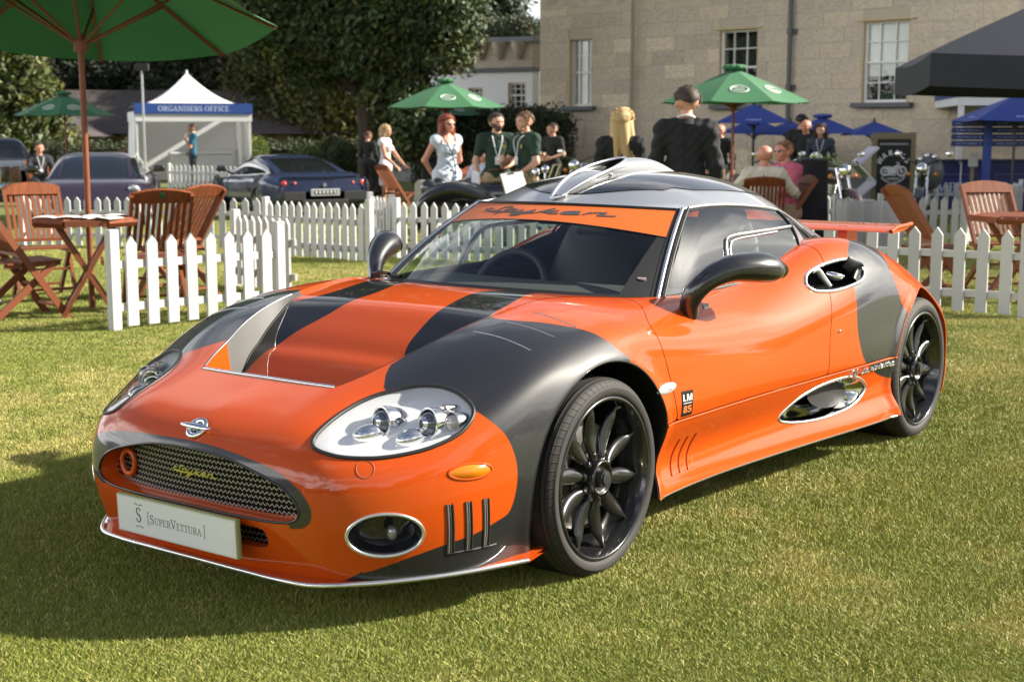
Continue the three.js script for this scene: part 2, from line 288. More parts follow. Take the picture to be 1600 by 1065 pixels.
// ---------------------------------------------------------------- foliage
function leafClump(n, R, size, flat = 0.8) {
  const P = [], I = [], N = [];
  for (let k = 0; k < n; k++) {
    const d = V3(rnd() - 0.5, (rnd() - 0.5) * flat, rnd() - 0.5).normalize().multiplyScalar(R * Math.cbrt(rnd())); d.y *= flat;
    const a = V3(rnd() - 0.5, (rnd() - 0.5) * 0.7, rnd() - 0.5).normalize(), b = V3(rnd() - 0.5, rnd() * 0.5, rnd() - 0.5).cross(a).normalize(), s = size * rr(0.6, 1.25), o = P.length / 3;
    for (const [u, v] of [[-1, 0], [0, -0.42], [1, 0], [0, 0.42]]) { const q = d.clone().addScaledVector(a, u * s).addScaledVector(b, v * s); P.push(q.x, q.y, q.z); }
    I.push(o, o + 1, o + 2, o, o + 2, o + 3);
  }
  const g = new THREE.BufferGeometry(); g.setAttribute('position', new THREE.Float32BufferAttribute(P, 3)); g.setIndex(I); g.computeVertexNormals(); return g;
}
const CLUMPS = [leafClump(46, 0.42, 0.085), leafClump(40, 0.5, 0.10), leafClump(60, 0.30, 0.05)];
const leafMat = () => new THREE.MeshPhysicalMaterial({ color: 0xffffff, roughness: 0.62, transmission: 0.32, thickness: 0, side: THREE.DoubleSide });
// lobes: [x, y, z, rx, ry, rz]; leaf clumps are strewn through the outer part of every lobe
function crown(parent, name, lobes, n, tone, kind = 0, scale = 1) {
  const im = new THREE.InstancedMesh(CLUMPS[kind], leafMat(), n), m = new THREE.Matrix4(), c = new THREE.Color(), vol = lobes.map((l) => Math.pow(l[3] * l[4] * l[5], 0.75)), sum = vol.reduce((a, b) => a + b, 0);
  for (let i = 0; i < n; i++) {
    let t = rnd() * sum, k = 0; while (t > vol[k] && k < lobes.length - 1) t -= vol[k++];
    const [x, y, z, rx, ry, rz] = lobes[k], d = V3(rnd() - 0.5, rnd() - 0.5, rnd() - 0.5).normalize(), r = Math.pow(rnd(), 0.33) * (1 + 0.28 * fbm(d.x * 2.2 + k * 3, d.y * 2.2, d.z * 2.2, 3));
    const s = rr(0.7, 1.35) * scale, e = new THREE.Euler(rr(-0.5, 0.5), rnd() * 6.28, rr(-0.5, 0.5));
    m.compose(V3(x + d.x * rx * r, y + d.y * ry * r, z + d.z * rz * r), new THREE.Quaternion().setFromEuler(e), V3(s, s, s)); im.setMatrixAt(i, m);
    const v = rr(0.65, 1.25) * (1 + 0.25 * fbm(x + d.x * rx, y + d.y * ry, z, 2)), w = rnd() < (tone[3] ?? 0.1) ? rr(0.3, 1) : 0;
    c.setRGB((tone[0] + 0.10 * w) * v, (tone[1] + 0.055 * w) * v, (tone[2] + 0.005 * w) * v); im.setColorAt(i, c);
  }
  im.name = name; im.userData.kind = 'stuff'; im.castShadow = im.receiveShadow = true; parent.add(im); return im;
}
const bark = new THREE.MeshStandardMaterial({ map: noiseTex(128, (u, v) => { const n = 0.7 + 0.5 * per(u, v * 0.3, 5, 2, 4) + 0.25 * per(u, v, 9, 6, 3); return [0.30 * n, 0.25 * n, 0.18 * n]; }, { srgb: true }), roughness: 0.95 });
function limb(pts, r0, r1) { return sweep(pts, pts.map((_, i) => { const r = r0 + (r1 - r0) * i / (pts.length - 1); return [r, r]; }), pts.length * 6, 10, V3(0.3, 0.1, 1)); }
{
  const T = thing('broadleaf_tree', 'great dark green spreading tree with thick brown trunk in the left centre background', 'tree', [-3.55, -0.2, -36]);
  part(T, 'trunk', merge([limb([[0, 0, 0], [0.02, 1.2, 0], [-0.05, 2.6, 0.05], [0.05, 4.2, 0], [0.1, 6.5, 0]], 0.42, 0.20), ...[0, 1, 2, 3, 4].map((i) => { const a = i * 1.26; return limb([[0.35 * Math.cos(a) * 1.5, -0.05, 0.35 * Math.sin(a) * 1.5], [0.25 * Math.cos(a), 0.25, 0.25 * Math.sin(a)], [0, 0.9, 0]], 0.16, 0.1); })]), bark);
  for (const [p, r] of [[[[0, 2.2, 0], [-0.8, 3.0, 0.3], [-1.9, 3.5, 0.5], [-3.0, 3.6, 0.6]], 0.16], [[[0, 2.8, 0], [0.9, 3.6, 0.2], [1.7, 3.9, 0.4], [2.5, 3.6, 0.6]], 0.17], [[[0, 3.4, 0], [-0.9, 4.4, -0.2], [-1.6, 5.6, 0]], 0.15], [[[0, 3.6, 0], [0.8, 4.8, -0.4], [1.2, 6, -0.6]], 0.14], [[[0.05, 1.9, 0], [0.35, 2.4, 0.5], [0.3, 3.0, 1.0]], 0.10]]) part(T, 'limb', limb(p, r, 0.05), bark);
  part(T, 'ivy_stem', limb([[0.42, 0, 0.3], [0.40, 0.9, 0.34], [0.46, 1.6, 0.30], [0.36, 2.3, 0.34]], 0.05, 0.04), mat(0.30, 0.22, 0.12, 0.9));
  crown(T, 'crown', [[-1.9, 5.0, 0, 1.9, 1.5, 2.0], [-0.6, 6.2, 0, 2.6, 2.0, 2.2], [1.4, 5.2, 0.2, 1.5, 1.5, 1.8], [1.75, 3.95, 0.5, 0.85, 0.95, 1.1], [-2.2, 3.95, 0.6, 1.15, 0.7, 1.2], [0.4, 4.2, 0.8, 1.5, 1.0, 0.9], [1.0, 1.65, 0.7, 0.6, 0.8, 0.6], [0.7, 2.7, 0.6, 0.75, 0.7, 0.6], [-0.5, 3.75, 1.0, 1.4, 0.7, 0.7], [-1.3, 3.2, -0.2, 0.8, 0.5, 0.8]], 4300, [0.042, 0.075, 0.012, 0.24]);
  crown(T, 'upper_crown', [[-1, 9, 0, 3.2, 2.2, 3], [1, 9.5, 0, 2.6, 2, 2.6], [0, 12, 0, 2.6, 2.2, 2.6]], 900, [0.034, 0.066, 0.011, 0.18], 1, 2);
}
const woods = [[-20, -64, 14, 4.4, 0], [-21.8, -72, 17, 4.6, 1], [-24, -60, 13, 4.0, 2], [-9.2, -74, 15, 3.6, 0], [-9.0, -60, 7.5, 3.0, 3], [-28, -66, 15, 5.0, 1], [-6.2, -58, 7.5, 3.0, 3], [-18.0, -50, 5.0, 2.0, 2], [-2.2, -66, 9, 3.2, 1], [-13.6, -62, 6.2, 2.9, 1]];
const woodTones = [[0.020, 0.036, 0.010, 0.03], [0.024, 0.042, 0.012, 0.05], [0.070, 0.100, 0.013, 0.25], [0.080, 0.088, 0.013, 0.35]];
const woodLabels = ['dark conifer like tree behind the gazebo roof, second from the left of the wood', 'tall dark tree behind the slate outbuilding, right of centre of the wood', 'yellowish green tree at the far left edge beyond the old car', 'dark green tall tree behind the gazebo peak', 'olive green tree with yellow tinged leaves right of the gazebo', 'dark tall tree at the far left behind the big green parasol', 'olive tree directly left behind the great spreading tree', 'light green bush tree low at the left edge beside the old car', 'dark tree glimpsed behind the trunk of the great spreading tree', 'dark tree directly behind the peak of the gazebo, below the patch of sky'];
woods.forEach(([x, z, h, r, k], i) => {
  const T = thing('woodland_tree', woodLabels[i], 'tree', [x, -0.2, z], i, 'trees of the wood behind the outbuilding');
  part(T, 'trunk', limb([[0, 0, 0], [0.1, h * 0.3, 0], [0, h * 0.75, 0.1]], 0.28, 0.08), bark);
  const L = []; for (let j = 0; j < 8; j++) { const t = j / 7, a = j * 2.4; L.push([Math.cos(a) * r * 0.45 * (1 - t * 0.5), h * (0.22 + 0.68 * t), Math.sin(a) * r * 0.45, r * (0.75 - 0.35 * t), h * 0.17, r * (0.7 - 0.3 * t)]); }
  crown(T, 'crown', L, 1900, woodTones[k], 1, 1.55);
});
{
  const T = thing('garden_tree', 'round open crowned tree rising behind the white parapet against the sky', 'tree', [0.2, -0.2, -58], 0);
  part(T, 'trunk', limb([[0, 0, 0], [0.1, 2.5, 0], [0, 4.6, 0]], 0.25, 0.1), bark);
  part(T, 'limb', merge([limb([[0, 3.5, 0], [-0.9, 4.6, 0], [-1.6, 5.2, 0]], 0.1, 0.03), limb([[0, 3.9, 0], [0.8, 4.8, 0], [1.5, 5.4, 0]], 0.1, 0.03), limb([[0, 4.3, 0], [0.1, 5.3, 0], [0.0, 6.0, 0]], 0.09, 0.03)]), bark);
  crown(T, 'crown', [[-1.2, 4.9, 0, 0.95, 0.55, 0.9], [0, 5.5, 0, 1.1, 0.6, 1.0], [1.1, 5.0, 0, 1.0, 0.55, 0.9], [0.1, 4.5, 0.5, 1.4, 0.5, 0.8], [-1.7, 4.4, 0, 0.6, 0.4, 0.6], [1.7, 4.4, 0, 0.6, 0.4, 0.6]], 620, [0.050, 0.070, 0.028, 0.1], 2, 1.1);
}
// the belt of trees that closes the grounds to the right and behind, seen in the car's paint
{
  const W = new THREE.Group(); W.name = 'tree_belt'; scene.add(W); tag(W, 'distant belt of trees round the lawn, showing only as reflections in the car', 'trees', null, 'stuff');
  const L = []; for (let i = 0; i < 26; i++) { const a = -0.42 + i * 0.155, R = 46 + 7 * Math.sin(i * 2.1), h = 7.5 + 2.5 * Math.sin(i * 1.7); L.push([R * Math.cos(a), h * 0.48, R * Math.sin(a), 4.6, h * 0.5, 4.6]); }
  crown(W, 'foliage', L, 5200, [0.030, 0.052, 0.012, 0.1], 1, 2.3);
}
// hedges and clipped bushes
{
  const h = thing('clipped_hedge', 'long dark clipped hedge running behind the gazebo and the blue sports car', 'hedge', [-8.5, -0.2, -48]);
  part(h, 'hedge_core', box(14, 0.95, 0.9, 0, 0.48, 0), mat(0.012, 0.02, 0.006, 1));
  crown(h, 'foliage', [...Array(22)].map((_, i) => [-6.9 + i * 0.66, 0.6, 0.1, 0.5, 0.62, 0.65]), 1500, [0.036, 0.056, 0.012, 0.12], 2);
  const g = thing('ivy_hedge', 'tall dark green ivy covered hedge below the white rendered wall', 'hedge', [-0.55, -0.2, -38.8], -0.35);
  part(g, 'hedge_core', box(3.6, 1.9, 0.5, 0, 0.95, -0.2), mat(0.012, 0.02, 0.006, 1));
  crown(g, 'foliage', [...Array(12)].map((_, i) => [-1.7 + (i % 6) * 0.68, 0.55 + 1.0 * (i > 5), 0, 0.55, 0.65, 0.4]), 1500, [0.034, 0.058, 0.012, 0.07], 2);
  const f = thing('low_hedge', 'low brown tinged hedge at the foot of the ivy hedge', 'hedge', [-0.4, -0.2, -36.5], -0.2);
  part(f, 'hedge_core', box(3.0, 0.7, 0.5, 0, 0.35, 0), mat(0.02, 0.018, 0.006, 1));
  crown(f, 'foliage', [...Array(6)].map((_, i) => [-1.4 + i * 0.55, 0.45, 0, 0.45, 0.45, 0.4]), 500, [0.060, 0.062, 0.012, 0.3], 2);
  const lab = ['bright green round topiary ball just right of the gazebo', 'dim green topiary ball right behind the blue sports car', 'small pointed green bush behind the tail of the blue sports car', 'conical bush beside the woman dressed in black'];
  [[-8.55, 0.55, -47, 0.42, 0.42, [0.10, 0.16, 0.012, 0.3]], [-5.5, 0.62, -44, 0.36, 0.36, [0.045, 0.075, 0.012, 0.1]], [-5.85, 0.25, -41, 0.22, 0.5, [0.085, 0.135, 0.012, 0.2]], [-5.0, 0.3, -42, 0.30, 0.6, [0.05, 0.08, 0.014, 0.1]]].forEach(([x, y, z, r, ry, t], i) => { const b = thing('topiary_bush', lab[i], 'topiary', [x, -0.2, z]); part(b, 'stem', cyl(0.05, 0.06, y + 0.2, 8, 0, (y + 0.2) / 2, 0), bark); crown(b, 'foliage', [[0, y + 0.35, 0, r, ry, r]], 260, t, 2, 0.7); });
}
// ---------- the sports car's body as one smooth closed shape: top(x,z), half width(x,y), nose and tail, joined by a smooth minimum ----------
const sstep = (a, b, x) => { const t = Math.min(1, Math.max(0, (x - a) / (b - a))); return t * t * (3 - 2 * t); };
// top heights across the car at z = 0, .22, .42, .60, .72, .84
const TX = [-2.05, -1.8, -1.5, -1.25, -0.95, -0.6, -0.3, 0.1, 0.5, 0.8, 1.1, 1.35, 1.6, 1.8, 1.95, 2.1, 2.22, 2.32];
const TZ = [0, 0.22, 0.42, 0.60, 0.72, 0.84];
const TROWS = [
  [0.60, 0.68, 0.78, 0.85, 0.90, 0.92, 0.90, 0.86, 0.85, 0.852, 0.846, 0.812, 0.757, 0.696, 0.645, 0.596, 0.548, 0.498],
  [0.60, 0.68, 0.78, 0.85, 0.90, 0.92, 0.89, 0.855, 0.845, 0.850, 0.848, 0.818, 0.762, 0.696, 0.644, 0.592, 0.544, 0.494],
  [0.58, 0.67, 0.775, 0.85, 0.905, 0.925, 0.89, 0.85, 0.835, 0.842, 0.850, 0.823, 0.767, 0.692, 0.634, 0.579, 0.530, 0.48],
  [0.54, 0.645, 0.76, 0.85, 0.922, 0.938, 0.88, 0.83, 0.822, 0.826, 0.834, 0.813, 0.752, 0.658, 0.580, 0.508, 0.45, 0.40],
  [0.50, 0.61, 0.735, 0.835, 0.918, 0.940, 0.875, 0.80, 0.80, 0.805, 0.804, 0.783, 0.713, 0.606, 0.525, 0.44, 0.37, 0.31],
  [0.42, 0.53, 0.665, 0.770, 0.858, 0.878, 0.80, 0.69, 0.70, 0.745, 0.760, 0.732, 0.64, 0.53, 0.45, 0.345, 0.26, 0.20],
].map((r) => spline(TX, r));
// half widths at heights
const SX = [-2.1, -1.7, -1.29, -0.95, -0.6, -0.28, 0.29, 0.78, 1.1, 1.29, 1.65, 1.95, 2.4];
const SY = [0.12, 0.17, 0.205, 0.25, 0.43, 0.58, 0.70, 0.80, 0.92];
const SROWS = [
  [0.80, 0.85, 0.885, 0.925, 0.905, 0.870, 0.815, 0.803, 0.815, 0.80, 0.760, 0.76, 0.76],
  [0.80, 0.86, 0.892, 0.925, 0.905, 0.870, 0.815, 0.803, 0.818, 0.805, 0.772, 0.77, 0.77],
  [0.80, 0.865, 0.895, 0.918, 0.893, 0.860, 0.806, 0.795, 0.812, 0.81, 0.780, 0.775, 0.775],
  [0.80, 0.87, 0.895, 0.896, 0.868, 0.838, 0.788, 0.778, 0.800, 0.815, 0.793, 0.785, 0.785],
  [0.80, 0.87, 0.900, 0.905, 0.892, 0.874, 0.847, 0.838, 0.832, 0.830, 0.822, 0.81, 0.80],
  [0.80, 0.87, 0.902, 0.906, 0.896, 0.880, 0.855, 0.845, 0.838, 0.836, 0.826, 0.81, 0.80],
  [0.79, 0.86, 0.895, 0.900, 0.885, 0.862, 0.834, 0.830, 0.835, 0.836, 0.826, 0.81, 0.80],
  [0.77, 0.83, 0.868, 0.876, 0.850, 0.800, 0.752, 0.775, 0.815, 0.826, 0.82, 0.80, 0.79],
  [0.72, 0.78, 0.815, 0.820, 0.778, 0.715, 0.660, 0.690, 0.770, 0.80, 0.81, 0.79, 0.78],
].map((r) => spline(SX, r));
const noseX = spline([-0.4, -0.2, 0, 0.2, 0.4, 0.5, 0.6, 0.72, 0.78, 0.84, 0.95], [2.26, 2.286, 2.292, 2.286, 2.26, 2.228, 2.145, 1.970, 1.83, 1.62, 1.2]);
const noseBack = spline([0.05, 0.12, 0.2, 0.3, 0.42, 0.5, 0.6, 0.75], [0.10, 0.07, 0.036, 0.007, 0.006, 0.030, 0.085, 0.22]);
const tailX = spline([-0.4, 0, 0.4, 0.65, 0.8, 0.9, 1.0], [-1.985, -2.0, -1.985, -1.93, -1.82, -1.66, -1.4]);
const cache = { x: NaN, t: null, s: null };
function rowsAt(x) {
  if (cache.x !== x) { cache.x = x; cache.t = spline(TZ, TROWS.map((f) => f(x))); cache.s = spline(SY, SROWS.map((f) => f(x))); }
  return cache;
}
// the centre row must be level across z = 0: reflect it
function topAt(x, z) {
  z = Math.abs(z);
  const c = rowsAt(x);
  if (!c.tt || c.ttx !== x) { c.ttx = x; const v = TROWS.map((f) => f(x)); c.tt = spline([-TZ[2], -TZ[1], ...TZ, 0.96], [v[2], v[1], ...v, v[5] - (v[4] - v[5]) * 2.1]); }
  return c.tt(z);
}
const smin = (a, b, r) => { const h = Math.max(r - Math.abs(a - b), 0) / r; return Math.min(a, b) - h * h * h * r / 6; };
const AXF = 1.2875, AXR = -1.2875, ARCH = 0.376;
function bodyF(x, y, z) {                        // positive inside
  z = Math.abs(z);
  const c = rowsAt(x);
  let s = c.s(y);
  for (const [ax, ay, k] of [[AXF, 0.315, 0.012], [AXR, 0.32, 0.018]]) {   // rolled lips round the wheel arches
    const d = Math.hypot(x - ax, y - ay) - ARCH - 0.004;
    if (d < 0.09) s += k * Math.exp(-d * d / (d > 0 ? 0.0011 : 0.004));
  }
  let v = smin(topAt(x, z) - y, s - z, 0.15);
  if (x > 1.0) v = smin(v, (noseX(z) - noseBack(y) - x) * 0.8, 0.10);
  if (x < -1.0) v = smin(v, (x - tailX(z) - 0.35 * Math.max(0, y - 0.55) * 0.5) * 0.8, 0.10);
  return v;
}
function shoot(ox, oy, oz, dx, dy, dz, far = 3) {   // from inside outwards to the surface
  let a = 0, b = 0.05, st = 0.05;
  while (b < far && bodyF(ox + dx * b, oy + dy * b, oz + dz * b) > 0) { a = b; b += st; }
  for (let i = 0; i < 26; i++) { const m = (a + b) / 2; if (bodyF(ox + dx * m, oy + dy * m, oz + dz * m) > 0) a = m; else b = m; }
  return [ox + dx * b, oy + dy * b, oz + dz * b];
}
function bodyNormal(x, y, z) {
  const e = 0.0015, g = [bodyF(x - e, y, z) - bodyF(x + e, y, z), bodyF(x, y - e, z) - bodyF(x, y + e, z), bodyF(x, y, z - e) - bodyF(x, y, z + e)], l = Math.hypot(...g) || 1;
  return g.map((v) => v / l);
}
// from outside along a direction onto the surface
function land(px, py, pz, dx, dy, dz, far = 4) {
  let a = 0, b = 0, st = 0.02;
  while (b < far && bodyF(px + dx * b, py + dy * b, pz + dz * b) < 0) { a = b; b += st; }
  if (b >= far) return null;
  for (let i = 0; i < 30; i++) { const m = (a + b) / 2; if (bodyF(px + dx * m, py + dy * m, pz + dz * m) < 0) a = m; else b = m; }
  return [px + dx * b, py + dy * b, pz + dz * b];
}
// ---------------------------------------------------------------- the orange and charcoal sports car
const car = thing('sports_car', 'orange and charcoal low sports car with silver roof and black wheels parked in the foreground', 'car', [0.389, 0, -5.877], Math.atan2(-0.8054, -0.5927));
const BY = 0.42, BXR = -1.5, BXF = 1.9, EL0 = -42, D2R = Math.PI / 180;
const UL = 1.15 + (BXF - BXR) + 0.85;                       // developed length used for the paint's u
function bodyUV(x, y, z) {
  const a = Math.abs(z); let u, el;
  if (x > BXF) { u = 1.15 + (BXF - BXR) + 0.85 * Math.atan2(x - BXF, a) / (Math.PI / 2); el = Math.atan2(y - BY, Math.hypot(x - BXF, a)); }
  else if (x < BXR) { u = 1.15 * (1 - Math.atan2(BXR - x, a) / (Math.PI / 2)); el = Math.atan2(y - BY, Math.hypot(BXR - x, a)); }
  else { u = 1.15 + x - BXR; el = Math.atan2(y - BY, a); }
  const t = (90 - el / D2R) / (90 - EL0);                   // 0 on the centre line, 1 at the bottom
  return [u / UL, 0.5 + (z < 0 ? -0.5 : 0.5) * t];
}
const half = (() => {
  const cols = [], els = [];
  for (let i = 0; i <= 40; i++) cols.push([BXR, -90 + 90 * i / 40]);
  for (let i = 1; i < 330; i++) cols.push([BXR + (BXF - BXR) * i / 330, 0]);
  for (let i = 0; i <= 90; i++) cols.push([BXF, 90 * i / 90]);
  for (let e = EL0; e < 50; e += 0.75) els.push(e);
  for (let e = 50; e <= 90.01; e += 1.0) els.push(Math.min(90, e));
  const P = [], N = [], U = [], I = [], nv = els.length;
  cols.forEach(([sx, az]) => els.forEach((e) => {
    const ca = Math.cos(az * D2R), sa = Math.sin(az * D2R), ce = Math.cos(e * D2R), se = Math.sin(e * D2R);
    const q = shoot(sx, BY, 0, ce * sa, se, ce * ca);
    P.push(...q); N.push(...bodyNormal(...q));
    const u = az < 0 ? 1.15 * (1 + az / 90) : az > 0 ? 1.15 + (BXF - BXR) + 0.85 * az / 90 : 1.15 + sx - BXR;
    U.push(u / UL, (90 - e) / (90 - EL0));
  }));
  for (let i = 0; i < cols.length - 1; i++) for (let j = 0; j < nv - 1; j++) { const a = i * nv + j, b = a + nv; I.push(a, b, a + 1, b, b + 1, a + 1); }
  return { P, N, U, I };
})();
function clip(m, f) {                                       // keeps the part of the shell where f >= 0, cutting triangles on the line
  const n = m.P.length / 3, v = new Float32Array(n), P = [], N = [], U = [], I = [], map = new Int32Array(n).fill(-1), cut = new Map();
  for (let i = 0; i < n; i++) v[i] = f(m.P[3 * i], m.P[3 * i + 1], m.P[3 * i + 2]);
  const keep = (i) => { if (map[i] < 0) { map[i] = P.length / 3; P.push(m.P[3 * i], m.P[3 * i + 1], m.P[3 * i + 2]); N.push(m.N[3 * i], m.N[3 * i + 1], m.N[3 * i + 2]); U.push(m.U[2 * i], m.U[2 * i + 1]); } return map[i]; };
  const mid = (a, b) => {
    const k = a < b ? a * n + b : b * n + a; let r = cut.get(k);
    if (r === undefined) { const t = v[a] / (v[a] - v[b]), L = (A, s, c) => A[s * a + c] + (A[s * b + c] - A[s * a + c]) * t; r = P.length / 3; P.push(L(m.P, 3, 0), L(m.P, 3, 1), L(m.P, 3, 2)); N.push(L(m.N, 3, 0), L(m.N, 3, 1), L(m.N, 3, 2)); U.push(L(m.U, 2, 0), L(m.U, 2, 1)); cut.set(k, r); }
    return r;
  };
  for (let t = 0; t < m.I.length; t += 3) {
    let a = m.I[t], b = m.I[t + 1], c = m.I[t + 2]; const k = (v[a] >= 0) + (v[b] >= 0) + (v[c] >= 0);
    if (k === 3) I.push(keep(a), keep(b), keep(c));
    else if (k === 1) { while (v[a] < 0) [a, b, c] = [b, c, a]; I.push(keep(a), mid(a, b), mid(a, c)); }
    else if (k === 2) { while (v[a] >= 0) [a, b, c] = [b, c, a]; const p = mid(a, b), q = mid(a, c); I.push(p, keep(b), keep(c), p, keep(c), q); }
  }
  return { P, N, U, I };
}
function shell(m, side, off = 0) {                          // side: 1 right, -1 left, 0 both
  const make = (s) => {
    const g = new THREE.BufferGeometry(), n = m.P.length / 3, P = new Float32Array(n * 3), N = new Float32Array(n * 3), U = new Float32Array(n * 2);
    for (let i = 0; i < n; i++) {
      for (let c = 0; c < 3; c++) { N[3 * i + c] = m.N[3 * i + c]; P[3 * i + c] = m.P[3 * i + c] + off * m.N[3 * i + c]; }
      P[3 * i + 2] *= s; N[3 * i + 2] *= s; U[2 * i] = m.U[2 * i]; U[2 * i + 1] = 0.5 + s * 0.5 * m.U[2 * i + 1];
    }
    g.setAttribute('position', new THREE.BufferAttribute(P, 3)); g.setAttribute('normal', new THREE.BufferAttribute(N, 3)); g.setAttribute('uv', new THREE.BufferAttribute(U, 2));
    g.setIndex(s > 0 ? m.I.slice() : m.I.map((_, k) => m.I[k - (k % 3) + [0, 2, 1][k % 3]])); return g;
  };
  return side ? make(side) : mergeGeometries([make(-1), make(1)]);
}
// smooth closed outline through points, as many points
function outline(pts, n = 96) { return new THREE.CatmullRomCurve3(pts.map((p) => V3(p[0], p[1], 0)), true, 'centripetal').getPoints(n).slice(0, n).map((q) => [q.x, q.y]); }
function polyField(poly) {                                  // signed distance, positive outside
  let x0 = 1e9, x1 = -1e9, y0 = 1e9, y1 = -1e9; for (const [x, y] of poly) { x0 = Math.min(x0, x); x1 = Math.max(x1, x); y0 = Math.min(y0, y); y1 = Math.max(y1, y); }
  return (x, y) => {
    if (x < x0 - 0.06 || x > x1 + 0.06 || y < y0 - 0.06 || y > y1 + 0.06) return 0.06;
    let d = 1e9, inside = false;
    for (let i = 0, j = poly.length - 1; i < poly.length; j = i++) {
      const [ax, ay] = poly[j], [bx, by] = poly[i], ex = bx - ax, ey = by - ay, t = Math.min(1, Math.max(0, ((x - ax) * ex + (y - ay) * ey) / (ex * ex + ey * ey)));
      d = Math.min(d, Math.hypot(x - ax - t * ex, y - ay - t * ey));
      if ((ay > y) !== (by > y) && x < ax + (y - ay) / (by - ay) * ex) inside = !inside;
    }
    return inside ? -d : d;
  };
}
// a flat frame looking at the shell along -n: (a, b) in it <-> points on the shell (right half, z > 0)
function frame(o, n, ax) {
  const O = V3(...o), N = V3(...n).normalize(), A = V3(...ax); A.addScaledVector(N, -A.dot(N)).normalize(); const B = new THREE.Vector3().crossVectors(N, A);
  return {
    N, A, B, O, to: (x, y, z) => { const q = V3(x, y, z).sub(O); return [q.dot(A), q.dot(B), q.dot(N)]; },
    on: (a, b) => { const q = O.clone().addScaledVector(A, a).addScaledVector(B, b).addScaledVector(N, 0.5), h = land(q.x, q.y, q.z, -N.x, -N.y, -N.z, 1.2); return h ? V3(...h) : q.addScaledVector(N, -0.5); },
  };
}
const strip = (c0, c1, closed = true) => {                  // ribbon between two outlines
  const n = c0.length, k = closed ? n : n - 1; return sheet(k, 1, (u, v) => { const i = Math.round(u * k) % n, q = v < 0.5 ? c0[i] : c1[i]; return [q.x, q.y, q.z]; });
};
const fill = (c) => {                                       // fan over an outline
  const o = new THREE.Vector3(); c.forEach((q) => o.add(q)); o.multiplyScalar(1 / c.length); const n = c.length;
  return sheet(n, 4, (u, v) => { const q = c[Math.round(u * n) % n].clone().lerp(o, v * 0.999); return [q.x, q.y, q.z]; });
};
const inward = (c, d) => c.map((q) => { const n = bodyNormal(q.x, q.y, q.z); return V3(q.x - n[0] * d, q.y - n[1] * d, q.z - n[2] * d); });
const towards = (c, v, s = 1, o = null) => { const m = o ?? c.reduce((a, q) => a.add(q), new THREE.Vector3()).multiplyScalar(1 / c.length); return c.map((q) => m.clone().lerp(q, s).add(v)); };

// --- cut lines -------------------------------------------------------------
const ridgeZ = spline([0.3, 0.66, 0.80, 0.97, 1.143, 1.25, 1.409, 1.578, 1.682, 1.779, 1.846, 1.937], [0.648, 0.632, 0.585, 0.528, 0.478, 0.468, 0.456, 0.426, 0.396, 0.358, 0.335, 0.29]);
const cockpitZ = spline([-0.75, -0.6, -0.4, 0, 0.3], [0.56, 0.605, 0.635, 0.648, 0.648]);
const openZ = (x) => (x > 0.3 ? ridgeZ(x) : cockpitZ(x));
const doorF = spline([0.17, 0.43, 0.50, 0.563, 0.64, 0.687, 0.74, 0.778, 0.817, 0.86], [0.72, 0.845, 0.875, 0.898, 0.930, 0.944, 0.950, 0.934, 0.83, 0.70]);
const doorR = spline([0.17, 0.43, 0.5, 0.65, 0.756, 0.87, 0.95], [-0.31, -0.303, -0.298, -0.32, -0.38, -0.47, -0.53]);
const LAMP = frame([2.0, 0.58, 0.58], [0.55, 0.68, 0.46], [-0.38, 0.12, 0.23]);
const lampPoly = outline([[2.182, 0.533, 0.427], [2.081, 0.587, 0.411], [1.944, 0.634, 0.436], [1.832, 0.662, 0.530], [1.795, 0.652, 0.628], [1.808, 0.607, 0.709], [1.869, 0.562, 0.722], [1.96, 0.528, 0.69], [2.041, 0.512, 0.641], [2.117, 0.507, 0.578], [2.175, 0.514, 0.498]].map((q) => LAMP.to(...q)));
const lampF = polyField(lampPoly);
const mouth = []; for (const [y, z] of [[0.482, 0], [0.475, 0.158], [0.458, 0.25], [0.432, 0.345], [0.408, 0.395], [0.377, 0.428], [0.350, 0.437], [0.330, 0.424], [0.318, 0.38], [0.316, 0.193], [0.318, 0]]) mouth.push([z, y]);
const mouthPoly = outline([...mouth, ...mouth.slice(1, -1).reverse().map(([z, y]) => [-z, y])], 120), mouthF = polyField(mouthPoly);
const lowerPoly = outline([[0, 0.294], [0.2, 0.293], [0.29, 0.291], [0.312, 0.283], [0.318, 0.26], [0.312, 0.237], [0.29, 0.229], [0.2, 0.229], [0, 0.229], [-0.2, 0.229], [-0.29, 0.229], [-0.312, 0.237], [-0.318, 0.26], [-0.312, 0.283], [-0.29, 0.291], [-0.2, 0.293]], 80), lowerF = polyField(lowerPoly);
const FOG = frame([2.1, 0.285, 0.63], [0.8, 0.1, 0.6], [-0.6, 0, 0.8]);
const fogC = FOG.to(2.103, 0.287, 0.624), fogPoly = [...Array(80)].map((_, i) => { const t = i / 80 * 2 * Math.PI; return [fogC[0] + 0.106 * Math.cos(t), fogC[1] + 0.062 * Math.sin(t)]; }), fogF = polyField(fogPoly);
const SIDE = frame([0, 0, 0.85], [0, 0, 1], [1, 0, 0]);
const intakePoly = outline([[-0.262, 0.790], [-0.30, 0.822], [-0.40, 0.850], [-0.512, 0.865], [-0.62, 0.868], [-0.685, 0.850], [-0.700, 0.815], [-0.655, 0.785], [-0.553, 0.768], [-0.42, 0.758], [-0.33, 0.762], [-0.275, 0.772]]), intakeF = polyField(intakePoly);
